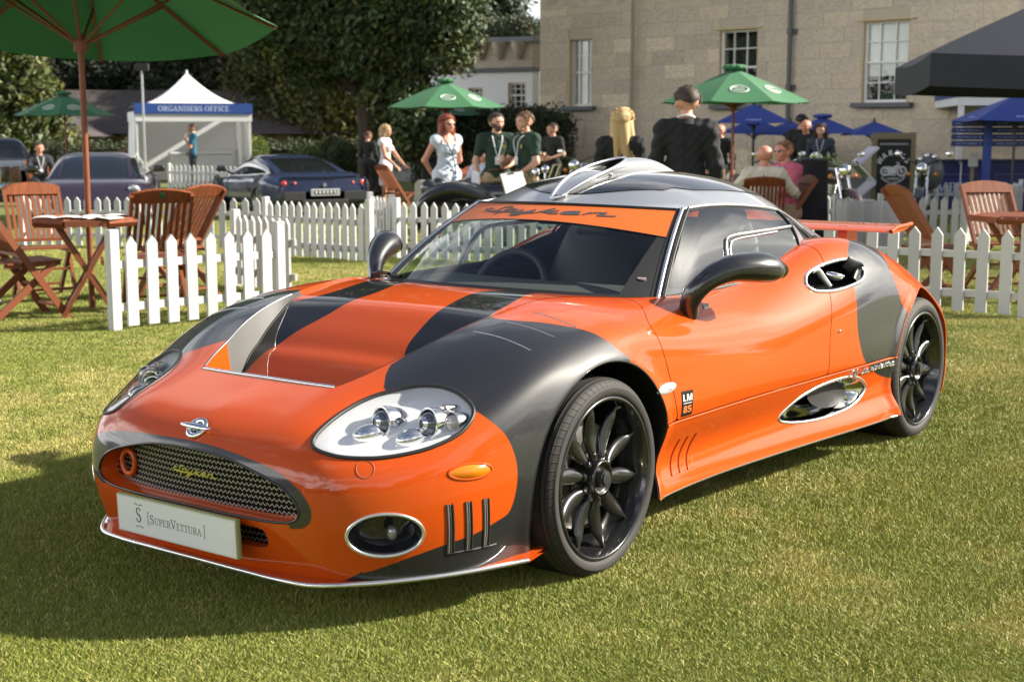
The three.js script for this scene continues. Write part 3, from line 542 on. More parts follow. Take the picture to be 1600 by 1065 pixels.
const exhPoly = outline([[0.005, 0.297], [-0.045, 0.330], [-0.123, 0.362], [-0.24, 0.386], [-0.362, 0.396], [-0.50, 0.394], [-0.607, 0.376], [-0.69, 0.340], [-0.711, 0.317], [-0.67, 0.282], [-0.578, 0.256], [-0.44, 0.245], [-0.303, 0.243], [-0.16, 0.252], [-0.067, 0.265], [-0.01, 0.281]]), exhF = polyField(exhPoly);

let skin = clip(half, (x, y) => y - (x > 1.55 ? 0.150 : x < -1.45 ? 0.46 : 0.170));
skin = clip(skin, (x, y, z) => (z < 0.4 ? 0.05 : Math.hypot(x - AXF, y - 0.315) - ARCH));
skin = clip(skin, (x, y, z) => (z < 0.4 ? 0.05 : Math.hypot(x - AXR, y - 0.32) - ARCH));
skin = clip(skin, (x, y, z) => (y < 0.5 ? 0.05 : Math.max(z - openZ(x), x - 1.937, -0.72 - x)));
skin = clip(skin, (x, y, z) => (x < 1.7 || y < 0.4 ? 0.06 : lampF(...LAMP.to(x, y, z).slice(0, 2))));
skin = clip(skin, (x, y, z) => (x < 2.15 ? 0.06 : mouthF(z, y)));
skin = clip(skin, (x, y, z) => (x < 2.15 ? 0.06 : lowerF(z, y)));
skin = clip(skin, (x, y, z) => (x < 1.95 || y > 0.4 ? 0.06 : fogF(...FOG.to(x, y, z).slice(0, 2))));
skin = clip(skin, (x, y, z) => (z < 0.6 || x > 0 ? 0.06 : intakeF(x, y)));
skin = clip(skin, (x, y, z) => (z < 0.6 || x > 0.3 ? 0.06 : exhF(x, y)));

// --- paint -----------------------------------------------------------------
const ORANGE = lin(0.53, 0.070, 0.006), CHAR = lin(0.012, 0.0125, 0.015);
const sh = (c) => '#' + c.getHexString();
const cr3 = (pts, n = 14, closed = false) => new THREE.CatmullRomCurve3(vecs(pts), closed, 'centripetal').getPoints(pts.length * n);
const livery = (paint) => canvasTex(2048, 2048, (g, W, H) => {
  const path = (curves, nose) => { for (const side of nose ? [-1, 1] : [0]) { g.beginPath(); let first = true; for (const c of curves) for (const q of c) { let [u, v] = bodyUV(q.x, q.y, side ? side * Math.max(1e-6, Math.abs(q.z)) : q.z); if (side && q.z * side < 0) u = 2 - u; first ? g.moveTo(u * W, (1 - v) * H) : g.lineTo(u * W, (1 - v) * H); first = false; } g.closePath(); g.fill(); } };
  paint(g, W, H, path);
});
const liveryShapes = (a, b) => (g, W, H, path) => {
  g.fillStyle = a; g.fillRect(0, 0, W, H); g.fillStyle = b;
  // near (left) front wing: inner edge up the bonnet, lobe, arch, bumper corner, orange oval
  path([cr3([[1.89, 0.648, -0.425], [1.835, 0.665, -0.375], [1.78, 0.69, -0.355]]), cr3([[1.78, 0.69, -0.355], [1.68, 0.738, -0.392], [1.54, 0.783, -0.436], [1.35, 0.82, -0.46]], 6),
    cr3([[1.356, 0.822, -0.44], [1.403, 0.814, -0.465], [1.403, 0.811, -0.549], [1.354, 0.805, -0.638], [1.298, 0.789, -0.722], [1.268, 0.773, -0.768], [1.24, 0.746, -0.805], [1.207, 0.714, -0.83], [1.169, 0.688, -0.842]]),
    vecs([[1.165, 0.66, -0.84], [1.19, 0.10, -0.84], [1.65, 0.10, -0.78], [2.20, 0.10, -0.50], [2.14, 0.175, -0.571]]),
    cr3([[2.131, 0.175, -0.571], [2.042, 0.212, -0.661], [1.946, 0.241, -0.723], [1.87, 0.257, -0.756], [1.795, 0.282, -0.78], [1.749, 0.302, -0.792], [1.728, 0.357, -0.801], [1.722, 0.424, -0.804], [1.733, 0.482, -0.798], [1.756, 0.535, -0.786], [1.79, 0.578, -0.758], [1.808, 0.607, -0.709]]), vecs([[1.95, 0.57, -0.56]])]);
  // far (right) front wing
  path([cr3([[1.85, 0.665, 0.50], [1.80, 0.69, 0.42], [1.76, 0.70, 0.36]]), cr3([[1.76, 0.70, 0.36], [1.62, 0.76, 0.41], [1.48, 0.80, 0.44], [1.30, 0.83, 0.46]], 6), cr3([[1.30, 0.832, 0.47], [1.34, 0.81, 0.60], [1.36, 0.78, 0.72], [1.30, 0.72, 0.82]]),
    vecs([[1.25, 0.6, 0.84], [1.65, 0.3, 0.8], [1.9, 0.3, 0.74], [1.84, 0.5, 0.74], [1.81, 0.6, 0.71]])]);
  // band round the near rear wing
  path([cr3([[-0.86, 0.934, -0.55], [-0.848, 0.940, -0.70], [-0.67, 0.892, -0.787], [-0.611, 0.831, -0.828], [-0.571, 0.756, -0.865], [-0.547, 0.627, -0.891], [-0.574, 0.517, -0.898], [-0.627, 0.450, -0.898], [-0.752, 0.383, -0.887], [-0.866, 0.345, -0.886], [-0.98, 0.325, -0.896]]),
    vecs([[-1.05, 0.5, -0.9]]), cr3([[-1.03, 0.619, -0.92], [-0.985, 0.69, -0.90], [-0.963, 0.778, -0.873], [-1.0, 0.85, -0.82], [-1.05, 0.90, -0.70], [-1.08, 0.90, -0.55]]), vecs([[-1.05, 0.9, -0.3], [-0.88, 0.92, -0.3]])]);
  // the dark surround of the mouth
  path([vecs([[2.22, 0.40, 0.505], [2.222, 0.45, 0.49]]), cr3([[2.22, 0.45, 0.487], [2.235, 0.478, 0.39], [2.248, 0.496, 0.2], [2.253, 0.502, 0], [2.253, 0.492, -0.17], [2.25, 0.457, -0.36], [2.244, 0.415, -0.435], [2.24, 0.368, -0.472], [2.24, 0.335, -0.472], [2.244, 0.312, -0.45], [2.253, 0.303, -0.405]], 10),
    cr3([[2.26, 0.325, -0.40], [2.25, 0.345, -0.42], [2.26, 0.40, -0.38], [2.265, 0.44, -0.2], [2.27, 0.45, 0], [2.265, 0.44, 0.2], [2.25, 0.40, 0.38], [2.25, 0.345, 0.42], [2.255, 0.32, 0.39]], 8), vecs([[2.25, 0.31, 0.42], [2.23, 0.33, 0.49]])], true);
};
const pmap = livery(liveryShapes(sh(ORANGE), sh(CHAR)));
const pspec = livery(liveryShapes('rgba(255,255,255,0.05)', 'rgba(255,255,255,0.75)')); pspec.colorSpace = THREE.NoColorSpace;
const flake = noiseTex(128, (u, v) => 0.5 + 0.5 * (rnd() - 0.5));
const paint = phys(1, 1, 1, 0.45, { map: pmap, clearcoat: 1, clearcoatRoughness: 0.025, specularIntensity: 1, specularIntensityMap: pspec, side: THREE.DoubleSide });
const paintO = phys(ORANGE.r, ORANGE.g, ORANGE.b, 0.45, { clearcoat: 1, clearcoatRoughness: 0.025, specularIntensity: 0.06, side: THREE.DoubleSide });
const paintC = phys(CHAR.r, CHAR.g, CHAR.b, 0.4, { clearcoat: 1, clearcoatRoughness: 0.05, specularIntensity: 0.3, side: THREE.DoubleSide });
const CM = {
  black: mat(0.010, 0.010, 0.011, 0.6), seal: mat(0.012, 0.012, 0.013, 0.5), chrome: mat(0.86, 0.86, 0.86, 0.06, { metalness: 1, side: THREE.DoubleSide }), silver: phys(0.62, 0.63, 0.65, 0.30, { metalness: 0.75, clearcoat: 1, clearcoatRoughness: 0.05, side: THREE.DoubleSide }),
  glass: phys(0.93, 0.98, 0.96, 0.0, { transmission: 1, thickness: 0, ior: 1.55, side: THREE.DoubleSide }), sideGlass: phys(0.80, 0.90, 0.86, 0.02, { transmission: 1, thickness: 0, ior: 2.1, side: THREE.DoubleSide }),
  lens: phys(1, 1, 1, 0.0, { transmission: 1, thickness: 0, ior: 1.5, side: THREE.DoubleSide }), gloss: phys(0.012, 0.012, 0.013, 0.25, { clearcoat: 1, clearcoatRoughness: 0.04, side: THREE.DoubleSide }), satin: mat(0.02, 0.02, 0.021, 0.45), amber: phys(0.80, 0.25, 0.01, 0.12, { clearcoat: 1, transmission: 0.25, thickness: 0 }), cabin: mat(0.022, 0.022, 0.024, 0.8, { side: THREE.DoubleSide }), dash: mat(0.035, 0.036, 0.037, 0.75, { side: THREE.DoubleSide }), leather: mat(0.028, 0.028, 0.030, 0.55), steel: mat(0.5, 0.5, 0.5, 0.3, { metalness: 1 }), alu: mat(0.80, 0.81, 0.83, 0.22, { metalness: 0.9, side: THREE.DoubleSide }),
};
// woven wire of the grilles
const wire = canvasTex(256, 256, (g, W) => {
  g.fillStyle = '#050505'; g.fillRect(0, 0, W, W); g.lineWidth = 11; g.lineJoin = 'round';
  for (let j = -1; j < 5; j++) for (let i = -1; i < 5; i++) { const x = i * 64 + (j & 1) * 32, y = j * 64; g.strokeStyle = '#b9b4ae'; g.beginPath(); g.moveTo(x, y + 32); g.lineTo(x + 20, y + 32 - 20); g.lineTo(x + 32, y - 2); g.lineTo(x + 44, y + 12); g.lineTo(x + 64, y + 32); g.stroke(); }
}, {});
const wireMat = (k, k2 = k) => { const t = wire.clone(); t.repeat.set(k, k2); t.needsUpdate = true; return mat(1, 1, 1, 0.35, { map: t, metalness: 0.7, bumpMap: t, bumpScale: 0.003, side: THREE.DoubleSide }); };
const mesh18 = wireMat(15);

const G5 = 0.0022;
part(car, 'front_bodywork', shell(clip(skin, (x, y) => Math.max(Math.min(x - doorF(y) - G5, y - 0.43 - G5), x - 1.29)), 0), paint);
part(car, 'rear_bodywork', shell(clip(skin, (x, y) => Math.max(Math.min(doorR(y) - G5 - x, y - 0.43 - G5), -1.2 - x)), 0), paint);
const doorM = clip(skin, (x, y) => Math.min(doorF(y) - G5 - x, x - doorR(y) - G5, y - 0.43 - G5)), sillM = clip(skin, (x, y) => Math.min(0.43 - G5 - y, 1.29 - x, x + 1.2));
for (const s of [-1, 1]) {
  part(car, 'door', shell(doorM, s), paint);
  const sill = part(car, 'side_sill', shell(sillM, s, 0.004), paint);
  const edge = []; for (let x = 0.925; x > -0.93; x -= 0.05) { const q = land(x, 0.43 - 0.006, 1.5, 0, 0, -1); edge.push([q[0], q[1], s * (q[2] + 0.002)]); }
  part(sill, 'sill_edge', tube(edge, 0.005, 90, 6), paintO);
  const low = []; for (let x = 0.935; x > -0.93; x -= 0.05) { const q = land(x, 0.175, 1.5, 0, 0, -1); low.push([q[0], 0.168, s * (q[2] - 0.002)]); }
  part(sill, 'sill_trim', tube(low, 0.007, 90, 6), CM.alu);
  // wheel arch rims and liners
  for (const [ax, ay, r] of [[AXF, 0.315, 0], [AXR, 0.32, 1]]) {
    const c0 = [], c1 = [], c2 = [];
    for (let a = -32; a <= 212; a += 3) { const x = ax + ARCH * Math.cos(a * D2R), y = ay + ARCH * Math.sin(a * D2R); if (y < 0.16) continue; const q = land(x, y, 1.5, 0, 0, -1); if (!q) continue; c0.push(V3(x, y, s * q[2])); c1.push(V3(x, y, s * (q[2] - 0.055))); c2.push(V3(ax + (ARCH + 0.02) * Math.cos(a * D2R), ay + (ARCH + 0.02) * Math.sin(a * D2R), s * (q[2] - 0.06))); }
    part(car, 'wheel_arch_lip', merge([strip(c0, c1, false), tube(c0.map((q) => [q.x, q.y, q.z - s * 0.003]), 0.0045, 120, 6)]), r ? paintO : paintC);
    part(car, 'wheel_arch_liner', merge([strip(c2, c2.map((q) => V3(q.x, q.y, s * 0.42)), false), place(new THREE.CircleGeometry(0.42, 40), ax, ay + 0.05, s * 0.42)]), CM.black);
  }
}
// floor pan, so that no daylight shows under or inside the shell
part(car, 'underbody', merge([box(2.0, 0.02, 1.5, 0, 0.19, 0), box(0.7, 0.02, 0.9, 1.75, 0.17, 0), box(0.6, 0.02, 0.9, -1.6, 0.22, 0), box(0.02, 0.3, 1.3, 0.86, 0.5, 0), box(0.02, 0.5, 1.2, -0.72, 0.55, 0), box(0.02, 0.32, 0.9, 2.0, 0.33, 0)]), CM.black);

// --- bonnet: recessed duct between the wings ---------------------------------
const ductD = spline([0.6, 0.95, 1.15, 1.3, 1.386, 1.42, 1.46, 1.51, 1.56, 1.60, 1.64, 1.67, 1.71, 1.80, 1.937], [0.004, 0.004, 0.007, 0.009, 0.013, 0.022, 0.037, 0.055, 0.075, 0.092, 0.100, 0.113, 0.135, 0.165, 0.19]);
const floorY = (x, z) => { const r = ridgeZ(x) - 0.02, e = topAt(x, ridgeZ(x)) - ductD(x); return e + 0.010 * (1 - (z / r) ** 2) * sstep(0.7, 1.3, x); };
const wsBase = (z) => 0.97 - 0.31 * (z / 0.63) ** 2;
const ductX = (u, v) => { const zz = (v - 0.5) * 2 * 0.60; const xb = wsBase(zz) - 0.03; return xb + (1.93 - xb) * u; };
const hoodPanel = sheet(120, 60, (u, v) => { const x = ductX(u, v), z = (v - 0.5) * 2 * (ridgeZ(x) - 0.022); return [x, floorY(x, z), z]; });
const hoodMap = canvasTex(1024, 1024, (g, W, H) => {      // u: along x 0.6..1.94, v: across -0.6..0.6
  g.fillStyle = sh(ORANGE); g.fillRect(0, 0, W, H); g.fillStyle = sh(CHAR);
  const P = (c) => { g.beginPath(); c.forEach((q, i) => { const X = (q.x - 0.6) / 1.34 * W, Y = (0.5 - q.z / 1.2) * H; i ? g.lineTo(X, Y) : g.moveTo(X, Y); }); g.closePath(); g.fill(); };
  P([...cr3([[1.71, 0, 0.347], [1.67, 0, 0.335], [1.568, 0, 0.283], [1.44, 0, 0.192], [1.348, 0, 0.162], [1.198, 0, 0.17], [0.964, 0, 0.269], [0.78, 0, 0.36]]), ...cr3([[0.72, 0, 0.52], [0.916, 0, 0.452], [1.084, 0, 0.375], [1.189, 0, 0.349], [1.277, 0, 0.346], [1.356, 0, 0.365], [1.40, 0, 0.43]]), ...vecs([[1.42, 0, 0.5], [1.7, 0, 0.45]])]);
  P([...cr3([[1.72, 0, -0.40], [1.62, 0, -0.28], [1.555, 0, -0.241], [1.476, 0, -0.232], [1.363, 0, -0.23], [1.184, 0, -0.194], [1.071, 0, -0.188], [0.90, 0, -0.18]]), ...cr3([[0.88, 0, -0.30], [1.038, 0, -0.348], [1.133, 0, -0.382], [1.202, 0, -0.401], [1.272, 0, -0.414], [1.336, 0, -0.425], [1.374, 0, -0.44], [1.39, 0, -0.5]]), ...vecs([[1.5, 0, -0.6], [1.8, 0, -0.5]])]);
});
{ const p = hoodPanel.attributes.position, u = hoodPanel.attributes.uv; for (let i = 0; i < p.count; i++) u.setXY(i, (p.getX(i) - 0.6) / 1.34, 0.5 + p.getZ(i) / 1.2); }
const hood = part(car, 'bonnet', hoodPanel, phys(1, 1, 1, 0.45, { map: hoodMap, clearcoat: 1, clearcoatRoughness: 0.025, specularIntensity: 0.08, side: THREE.DoubleSide }));
for (const s of [-1, 1]) {
  const seg = (a, b) => sheet(Math.max(4, (a - b) * 60 | 0), 5, (u, v) => { const x = a + (b - a) * u, r = ridgeZ(x), y0 = topAt(x, r), e = floorY(x, r - 0.022) - 0.004; return [x, y0 + (e - y0) * v + 0.0015, s * (r + 0.002 - 0.026 * v)]; });
  part(hood, 'duct_wall', seg(1.937, 1.775), paintO); part(hood, 'duct_wall', seg(1.775, 1.33), mat(0.085, 0.082, 0.080, 0.62, { side: THREE.DoubleSide })); part(hood, 'duct_wall', seg(1.33, 0.70), paintO);
  const rim = []; for (let x = 1.93; x > 1.36; x -= 0.04) rim.push([x, topAt(x, ridgeZ(x)) + 0.001, s * (ridgeZ(x) + 0.001)]);
  part(hood, 'duct_edge', tube(rim, s > 0 ? 0.0024 : 0.0012, 60, 6), s > 0 ? CM.alu : paintC);
  const cr = []; for (let x = 1.9; x > 1.38; x -= 0.03) cr.push([x, floorY(x, ridgeZ(x) - 0.024) + 0.001, s * (ridgeZ(x) - 0.026)]);
  part(hood, 'duct_seam', tube(cr, 0.003, 60, 6), CM.black);
}
{
  const lip = []; for (let k = -10; k <= 10; k++) { const z = 0.029 * k; lip.push([1.939 + 0.006 * (1 - (k / 10) ** 2), topAt(1.939, z) - 0.002, z]); }
  part(hood, 'duct_lip', tube(lip, 0.006, 60, 8), CM.alu);
  part(hood, 'duct_front', sheet(30, 2, (u, v) => { const z = (u - 0.5) * 0.58; return [1.937, topAt(1.937, z) - v * 0.24, z]; }), CM.black);
}
// shut lines and louvres let into the wings
for (const s of [-1, 1]) for (const [a, b] of [[[1.535, 0.497], [1.527, 0.713]], [[1.427, 0.542], [1.411, 0.72]], [[1.298, 0.561], [1.294, 0.719]]]) {
  const c = []; for (let k = 0; k <= 12; k++) { const x = a[0] + (b[0] - a[0]) * k / 12, z0 = a[1] + (b[1] - a[1]) * k / 12, z = Math.max(z0, ridgeZ(x) + 0.02); c.push([x, topAt(x, z) + 0.0005, s * z]); }
  part(car, 'wing_louvre', tube(c, 0.0022, 40, 6), CM.steel);
}
const both = (fn) => { for (const s of [-1, 1]) fn(s, (g) => (s > 0 ? g : mirrorZ(g))); };   // shapes are written for z > 0

// --- headlamps ---------------------------------------------------------------
both((s, S) => {
  const H = sub(car, 'headlight');
  const edge = lampPoly.map(([a, b]) => LAMP.on(a, b));
  part(H, 'lamp_seal', S(tube(edge, 0.0065, 160, 8, true)), CM.seal);
  const inside = clip(half, (x, y, z) => (x < 1.6 || y < 0.35 || z < 0.2 ? -1 : -lampF(...LAMP.to(x, y, z).slice(0, 2))));
  const bowl = { ...inside, P: inside.P.slice() };
  for (let i = 0; i < bowl.P.length / 3; i++) { const [a, b] = LAMP.to(bowl.P[3 * i], bowl.P[3 * i + 1], bowl.P[3 * i + 2]), d = 0.034 * sstep(0, 0.045, -lampF(a, b)) + 0.004; for (let c = 0; c < 3; c++) bowl.P[3 * i + c] -= d * [LAMP.N.x, LAMP.N.y, LAMP.N.z][c]; }
  part(H, 'lamp_bowl', shell(bowl, s), phys(0.86, 0.87, 0.89, 0.25, { metalness: 0.25, clearcoat: 0.6, side: THREE.DoubleSide }));
  // projector units look forwards, nacelles run back from them
  const unit = (x, y, z, r, name, kind) => {
    const g = new THREE.Group(); g.name = name; H.add(g);
    const turn = (q) => place(place(q, 0, 0, 0, 0, 0, -Math.PI / 2), x, y, z, 0, 0.20 , 0.10);
    part(g, 'lamp_nacelle', S(turn(lathe([[r * 1.22, 0.012], [r * 1.24, 0], [r * 1.20, -0.02], [r * 1.04, -0.05], [r * 0.62, -0.08], [0.001, -0.10]], 32))), CM.chrome);
    part(g, 'lamp_ring', S(turn(lathe([[r * 1.22, 0.012], [r * 1.1, 0.016], [r * 1.02, 0.010], [r * 1.0, -0.01]], 32))), kind ? CM.steel : CM.chrome);
    part(g, 'lamp_lens', S(turn(lathe([[r * 0.99, -0.006], [r * 0.9, 0.010], [r * 0.65, 0.026], [r * 0.3, 0.034], [0.0005, 0.036]], 32))), kind ? phys(0.55, 0.52, 0.5, 0.15, { metalness: 0.4, clearcoat: 1 }) : phys(0.10, 0.115, 0.14, 0.05, { metalness: 0.55, clearcoat: 1, clearcoatRoughness: 0 }));
    if (!kind) part(g, 'lamp_reflector', S(turn(lathe([[r * 0.55, 0.030], [r * 0.42, 0.0345], [r * 0.30, 0.037]], 24))), CM.chrome);
  };
  const fk = s > 0 ? 0.86 : 1, fd = s > 0 ? 0.014 : 0;
  unit(1.972 - fd, 0.576 - fd, 0.512, 0.037 * fk, 'projector');
  unit(1.898 - fd, 0.572 - fd, 0.625 - fd, 0.038 * fk, 'projector');
  unit(1.852, 0.572, 0.676, 0.027, 'turn_lamp', 1);
  unit(1.842, 0.608, 0.640, 0.010, 'pilot_lamp', 1);
  unit(1.862, 0.600, 0.640, 0.007, 'pilot_lamp', 1);
  // ribbed side reflectors beside the projectors
  for (const [x, y, z] of [[2.025, 0.548, 0.500], [1.955, 0.536, 0.600]]) part(H, 'side_reflector', S(place(new THREE.SphereGeometry(0.036, 20, 12), x, y, z, 0.3, 0.3, -0.2, [1.5, 0.75, 0.8])), CM.chrome);
  part(H, 'lamp_cover', shell(inside, s, 0.001), CM.lens);
});
// --- mouth, grilles, plate ----------------------------------------------------
{
  const onNose = (z, y) => { const q = land(3, y, z, -1, 0, 0, 3); return V3(...q); };
  const edge = mouthPoly.map(([z, y]) => onNose(z, y)), back = edge.map((q) => V3(q.x - 0.05 - 0.02 * Math.abs(q.z), 0.398 + (q.y - 0.398) * 0.90, q.z * 0.955));
  const M = sub(car, 'grille');
  part(M, 'grille_surround', merge([strip(edge, back)]), paintO);
  part(M, 'grille_lip', tube(edge, 0.004, 240, 8, true), paintC);
  const gm = sheet(40, 12, (u, v) => { const z = (u - 0.5) * 0.86, y = 0.30 + v * 0.19; return [2.238 - 0.24 * z * z, y, z]; }, (u, v) => [u * 0.86, v * 0.19]);
  part(M, 'grille_mesh', gm, mesh18);
  part(M, 'tow_ring', place(new THREE.TorusGeometry(0.030, 0.008, 10, 28), 2.222, 0.385, 0.33, 0, Math.PI / 2, 0, [1, 1.25, 1]), paintO);
  const le = lowerPoly.map(([z, y]) => onNose(z, y)), lb = le.map((q) => V3(q.x - 0.035, 0.261 + (q.y - 0.261) * 0.94, q.z * 0.98));
  const L = sub(car, 'lower_grille');
  part(L, 'grille_surround', strip(le, lb), paintO);
  part(L, 'grille_mesh', sheet(30, 4, (u, v) => { const z = (u - 0.5) * 0.64; return [2.236 - 0.25 * z * z, 0.225 + v * 0.07, z]; }, (u, v) => [u * 0.64, v * 0.07]), mesh18);
}
// script lettering drawn as strokes: polylines in letter boxes, joined by a base line (an upright automobile script)
function scriptLines(word) {
  // word -> list of polylines, x advancing; height 1, slanted
  const L = {
    S: [[[1.35, 0.98], [1.05, 1.02], [0.85, 0.95], [0.78, 0.75], [0.72, 0.5], [0.62, 0.28], [0.40, 0.18], [0.10, 0.20], [-0.22, 0.30], [-0.32, 0.45], [-0.15, 0.58], [0.18, 0.60]], [[-0.2, 0.26], [0.3, 0.13], [1.05, 0.15]]],
    p: [[[0.25, 0.62], [0.10, 0.0], [-0.08, -0.38]], [[0.22, 0.52], [0.55, 0.62], [0.85, 0.52], [0.78, 0.26], [0.5, 0.12], [0.15, 0.15], [1.1, 0.13]]],
    y: [[[0.18, 0.60], [0.12, 0.30], [0.30, 0.15], [0.58, 0.22], [0.86, 0.60], [0.62, 0.05], [0.40, -0.32], [0.10, -0.42], [-0.02, -0.28], [0.2, -0.12], [1.1, 0.14]]],
    k: [[[0.62, 1.02], [0.34, 0.55], [0.12, 0.12]], [[0.98, 0.62], [0.60, 0.44], [0.32, 0.36], [0.62, 0.24], [0.85, 0.13], [1.2, 0.13]]],
    e: [[[0.22, 0.34], [0.55, 0.36], [0.84, 0.46], [0.78, 0.60], [0.50, 0.62], [0.22, 0.46], [0.20, 0.26], [0.42, 0.13], [1.05, 0.15]]],
    r: [[[0.30, 0.62], [0.18, 0.12]], [[0.24, 0.42], [0.62, 0.60], [0.92, 0.56], [0.88, 0.34], [0.80, 0.14], [1.5, 0.13]]],
    C: [[[0.95, 0.85], [0.6, 1.0], [0.2, 0.8], [0.05, 0.4], [0.25, 0.1], [0.7, 0.1]]], 8: [[[0.5, 0.55], [0.25, 0.8], [0.5, 1.0], [0.75, 0.8], [0.5, 0.55], [0.2, 0.3], [0.45, 0.05], [0.75, 0.3], [0.5, 0.55]]],
    L: [[[0.6, 1.0], [0.3, 0.3], [0.1, 0.1], [0.5, 0.15], [1.0, 0.12]]], a: [[[0.75, 0.55], [0.4, 0.62], [0.15, 0.35], [0.35, 0.1], [0.7, 0.3], [0.78, 0.58], [0.75, 0.15], [1.1, 0.14]]], v: [[[0.1, 0.6], [0.4, 0.12], [0.8, 0.6], [1.05, 0.5]]], i: [[[0.3, 0.6], [0.25, 0.15], [0.6, 0.14]], [[0.36, 0.85], [0.38, 0.9]]], o: [[[0.45, 0.62], [0.15, 0.35], [0.4, 0.1], [0.75, 0.35], [0.45, 0.62], [1.0, 0.5]]], l: [[[0.5, 1.0], [0.25, 0.2], [0.6, 0.14]]], t: [[[0.5, 0.95], [0.3, 0.2], [0.65, 0.14]], [[0.15, 0.65], [0.75, 0.65]]],
  }, W = { S: 1.0, p: 1.0, y: 1.05, k: 1.1, e: 1.0, r: 1.4, C: 1.1, 8: 1.2, L: 1.0, a: 1.0, v: 1.0, i: 0.6, o: 0.95, l: 0.6, t: 0.65, ' ': 0.7 };
  const out = []; let x = 0;
  for (const ch of word) { for (const s of L[ch] ?? []) out.push(s.map(([a, b]) => [x + a + b * 0.18, b])); x += W[ch]; }
  return { lines: out, width: x };
}
{
  const { lines, width } = scriptLines('Spyker'), k = 0.175 / width;
  const G = lines.map((l) => tube(l.map(([a, b]) => { const z = 0.088 - a * k; return [2.243 - 0.24 * z * z, 0.402 + (b - 0.3) * k * 0.80, z]; }), 0.0020, l.length * 5, 6));
  part(car.children.find((c) => c.name === 'grille'), 'grille_script', merge(G), mat(0.55, 0.52, 0.05, 0.4));
  // winged wheel badge on the nose
  const B = sub(car, 'nose_badge'), f = (g) => { const o = V3(2.226, 0.534, 0), n = V3(...bodyNormal(2.23, 0.527, 0)); g.applyQuaternion(new THREE.Quaternion().setFromUnitVectors(V3(0, 1, 0), n)); g.translate(o.x, o.y, o.z); return g; };
  part(B, 'badge_ring', f(lathe([[0.020, 0.003], [0.024, 0.008], [0.033, 0.009], [0.037, 0.004], [0.037, 0]], 36)), CM.chrome);
  part(B, 'badge_face', f(cyl(0.022, 0.022, 0.007, 30)), mat(0.06, 0.06, 0.06, 0.4, { metalness: 0.6 }));
  part(B, 'badge_spokes', f(merge([0, 1, 2, 3, 4].map((i) => box(0.044, 0.003, 0.0035, 0, 0.006, 0, 0, i * Math.PI / 5 + 0.2)))), CM.chrome);
  part(B, 'badge_propeller', f(place(new THREE.SphereGeometry(1, 24, 10), 0, 0.012, 0, 0, 0.0, 0, [0.010, 0.005, 0.066])), CM.chrome);
}
{
  const PL = sub(car, 'number_plate');
  PL.position.set(2.318, 0.262, 0); PL.rotation.z = -0.04 + 0.0;
  part(PL, 'plate_back', rbox(0.018, 0.119, 0.528, 0.006, -0.004, 0, 0), mat(0.30, 0.31, 0.12, 0.6));
  const face = canvasTex(1024, 224, (g, W, H) => {
    g.fillStyle = '#dfe1e0'; g.fillRect(0, 0, W, H); g.strokeStyle = '#c9cbc9'; g.lineWidth = 6; g.strokeRect(5, 5, W - 10, H - 10);
    g.fillStyle = '#3a3a3e'; g.textBaseline = 'alphabetic';
    g.save(); g.translate(165, 148); g.scale(0.78, 1); g.font = '124px serif'; g.fillText('S', 0, 0); g.restore();
    g.strokeStyle = '#55555a'; g.lineWidth = 2.4;
    for (const [y, d] of [[42, -1], [172, 1]]) for (const m of [-1, 1]) for (let k = 0; k < 3; k++) { g.beginPath(); g.moveTo(195, y - d * 3); g.bezierCurveTo(195 + m * (14 + 8 * k), y + d * (4 + 5 * k), 195 + m * (28 + 7 * k), y - d * (6 - 3 * k), 195 + m * (20 + 8 * k), y + d * (13 - 5 * k)); g.stroke(); }
    const caps = (t, x, y, big, small, sx) => { for (const ch of t) { const up = ch === 'S' || ch === 'V'; g.font = (up ? big : small) + 'px serif'; g.save(); g.translate(x, y); g.scale(sx, 1); g.fillText(ch.toUpperCase(), 0, 0); g.restore(); x += g.measureText(ch.toUpperCase()).width * sx; } return x; };
    g.font = '92px serif'; g.save(); g.translate(268, 140); g.scale(0.6, 1); g.fillText('[', 0, 0); g.restore();
    const x = caps('SuperVettura', 292, 140, 76, 58, 0.95);
    g.font = '92px serif'; g.save(); g.translate(x + 14, 140); g.scale(0.6, 1); g.fillText(']', 0, 0); g.restore();
    g.fillStyle = '#8b8c88'; for (let i = 0; i < 26; i++) { g.beginPath(); g.arc(rr(20, W - 20), rr(15, H - 15), rr(0.8, 2.2), 0, 7); g.fill(); }
  });
  const pg = new THREE.PlaneGeometry(0.520, 0.112); pg.rotateY(Math.PI / 2); pg.translate(0.0062, 0, 0);
  part(PL, 'plate_face', pg, phys(1, 1, 1, 0.28, { map: face, clearcoat: 0.4 }));
  part(PL, 'plate_bracket', box(0.07, 0.05, 0.2, -0.045, 0, 0), CM.black);
}
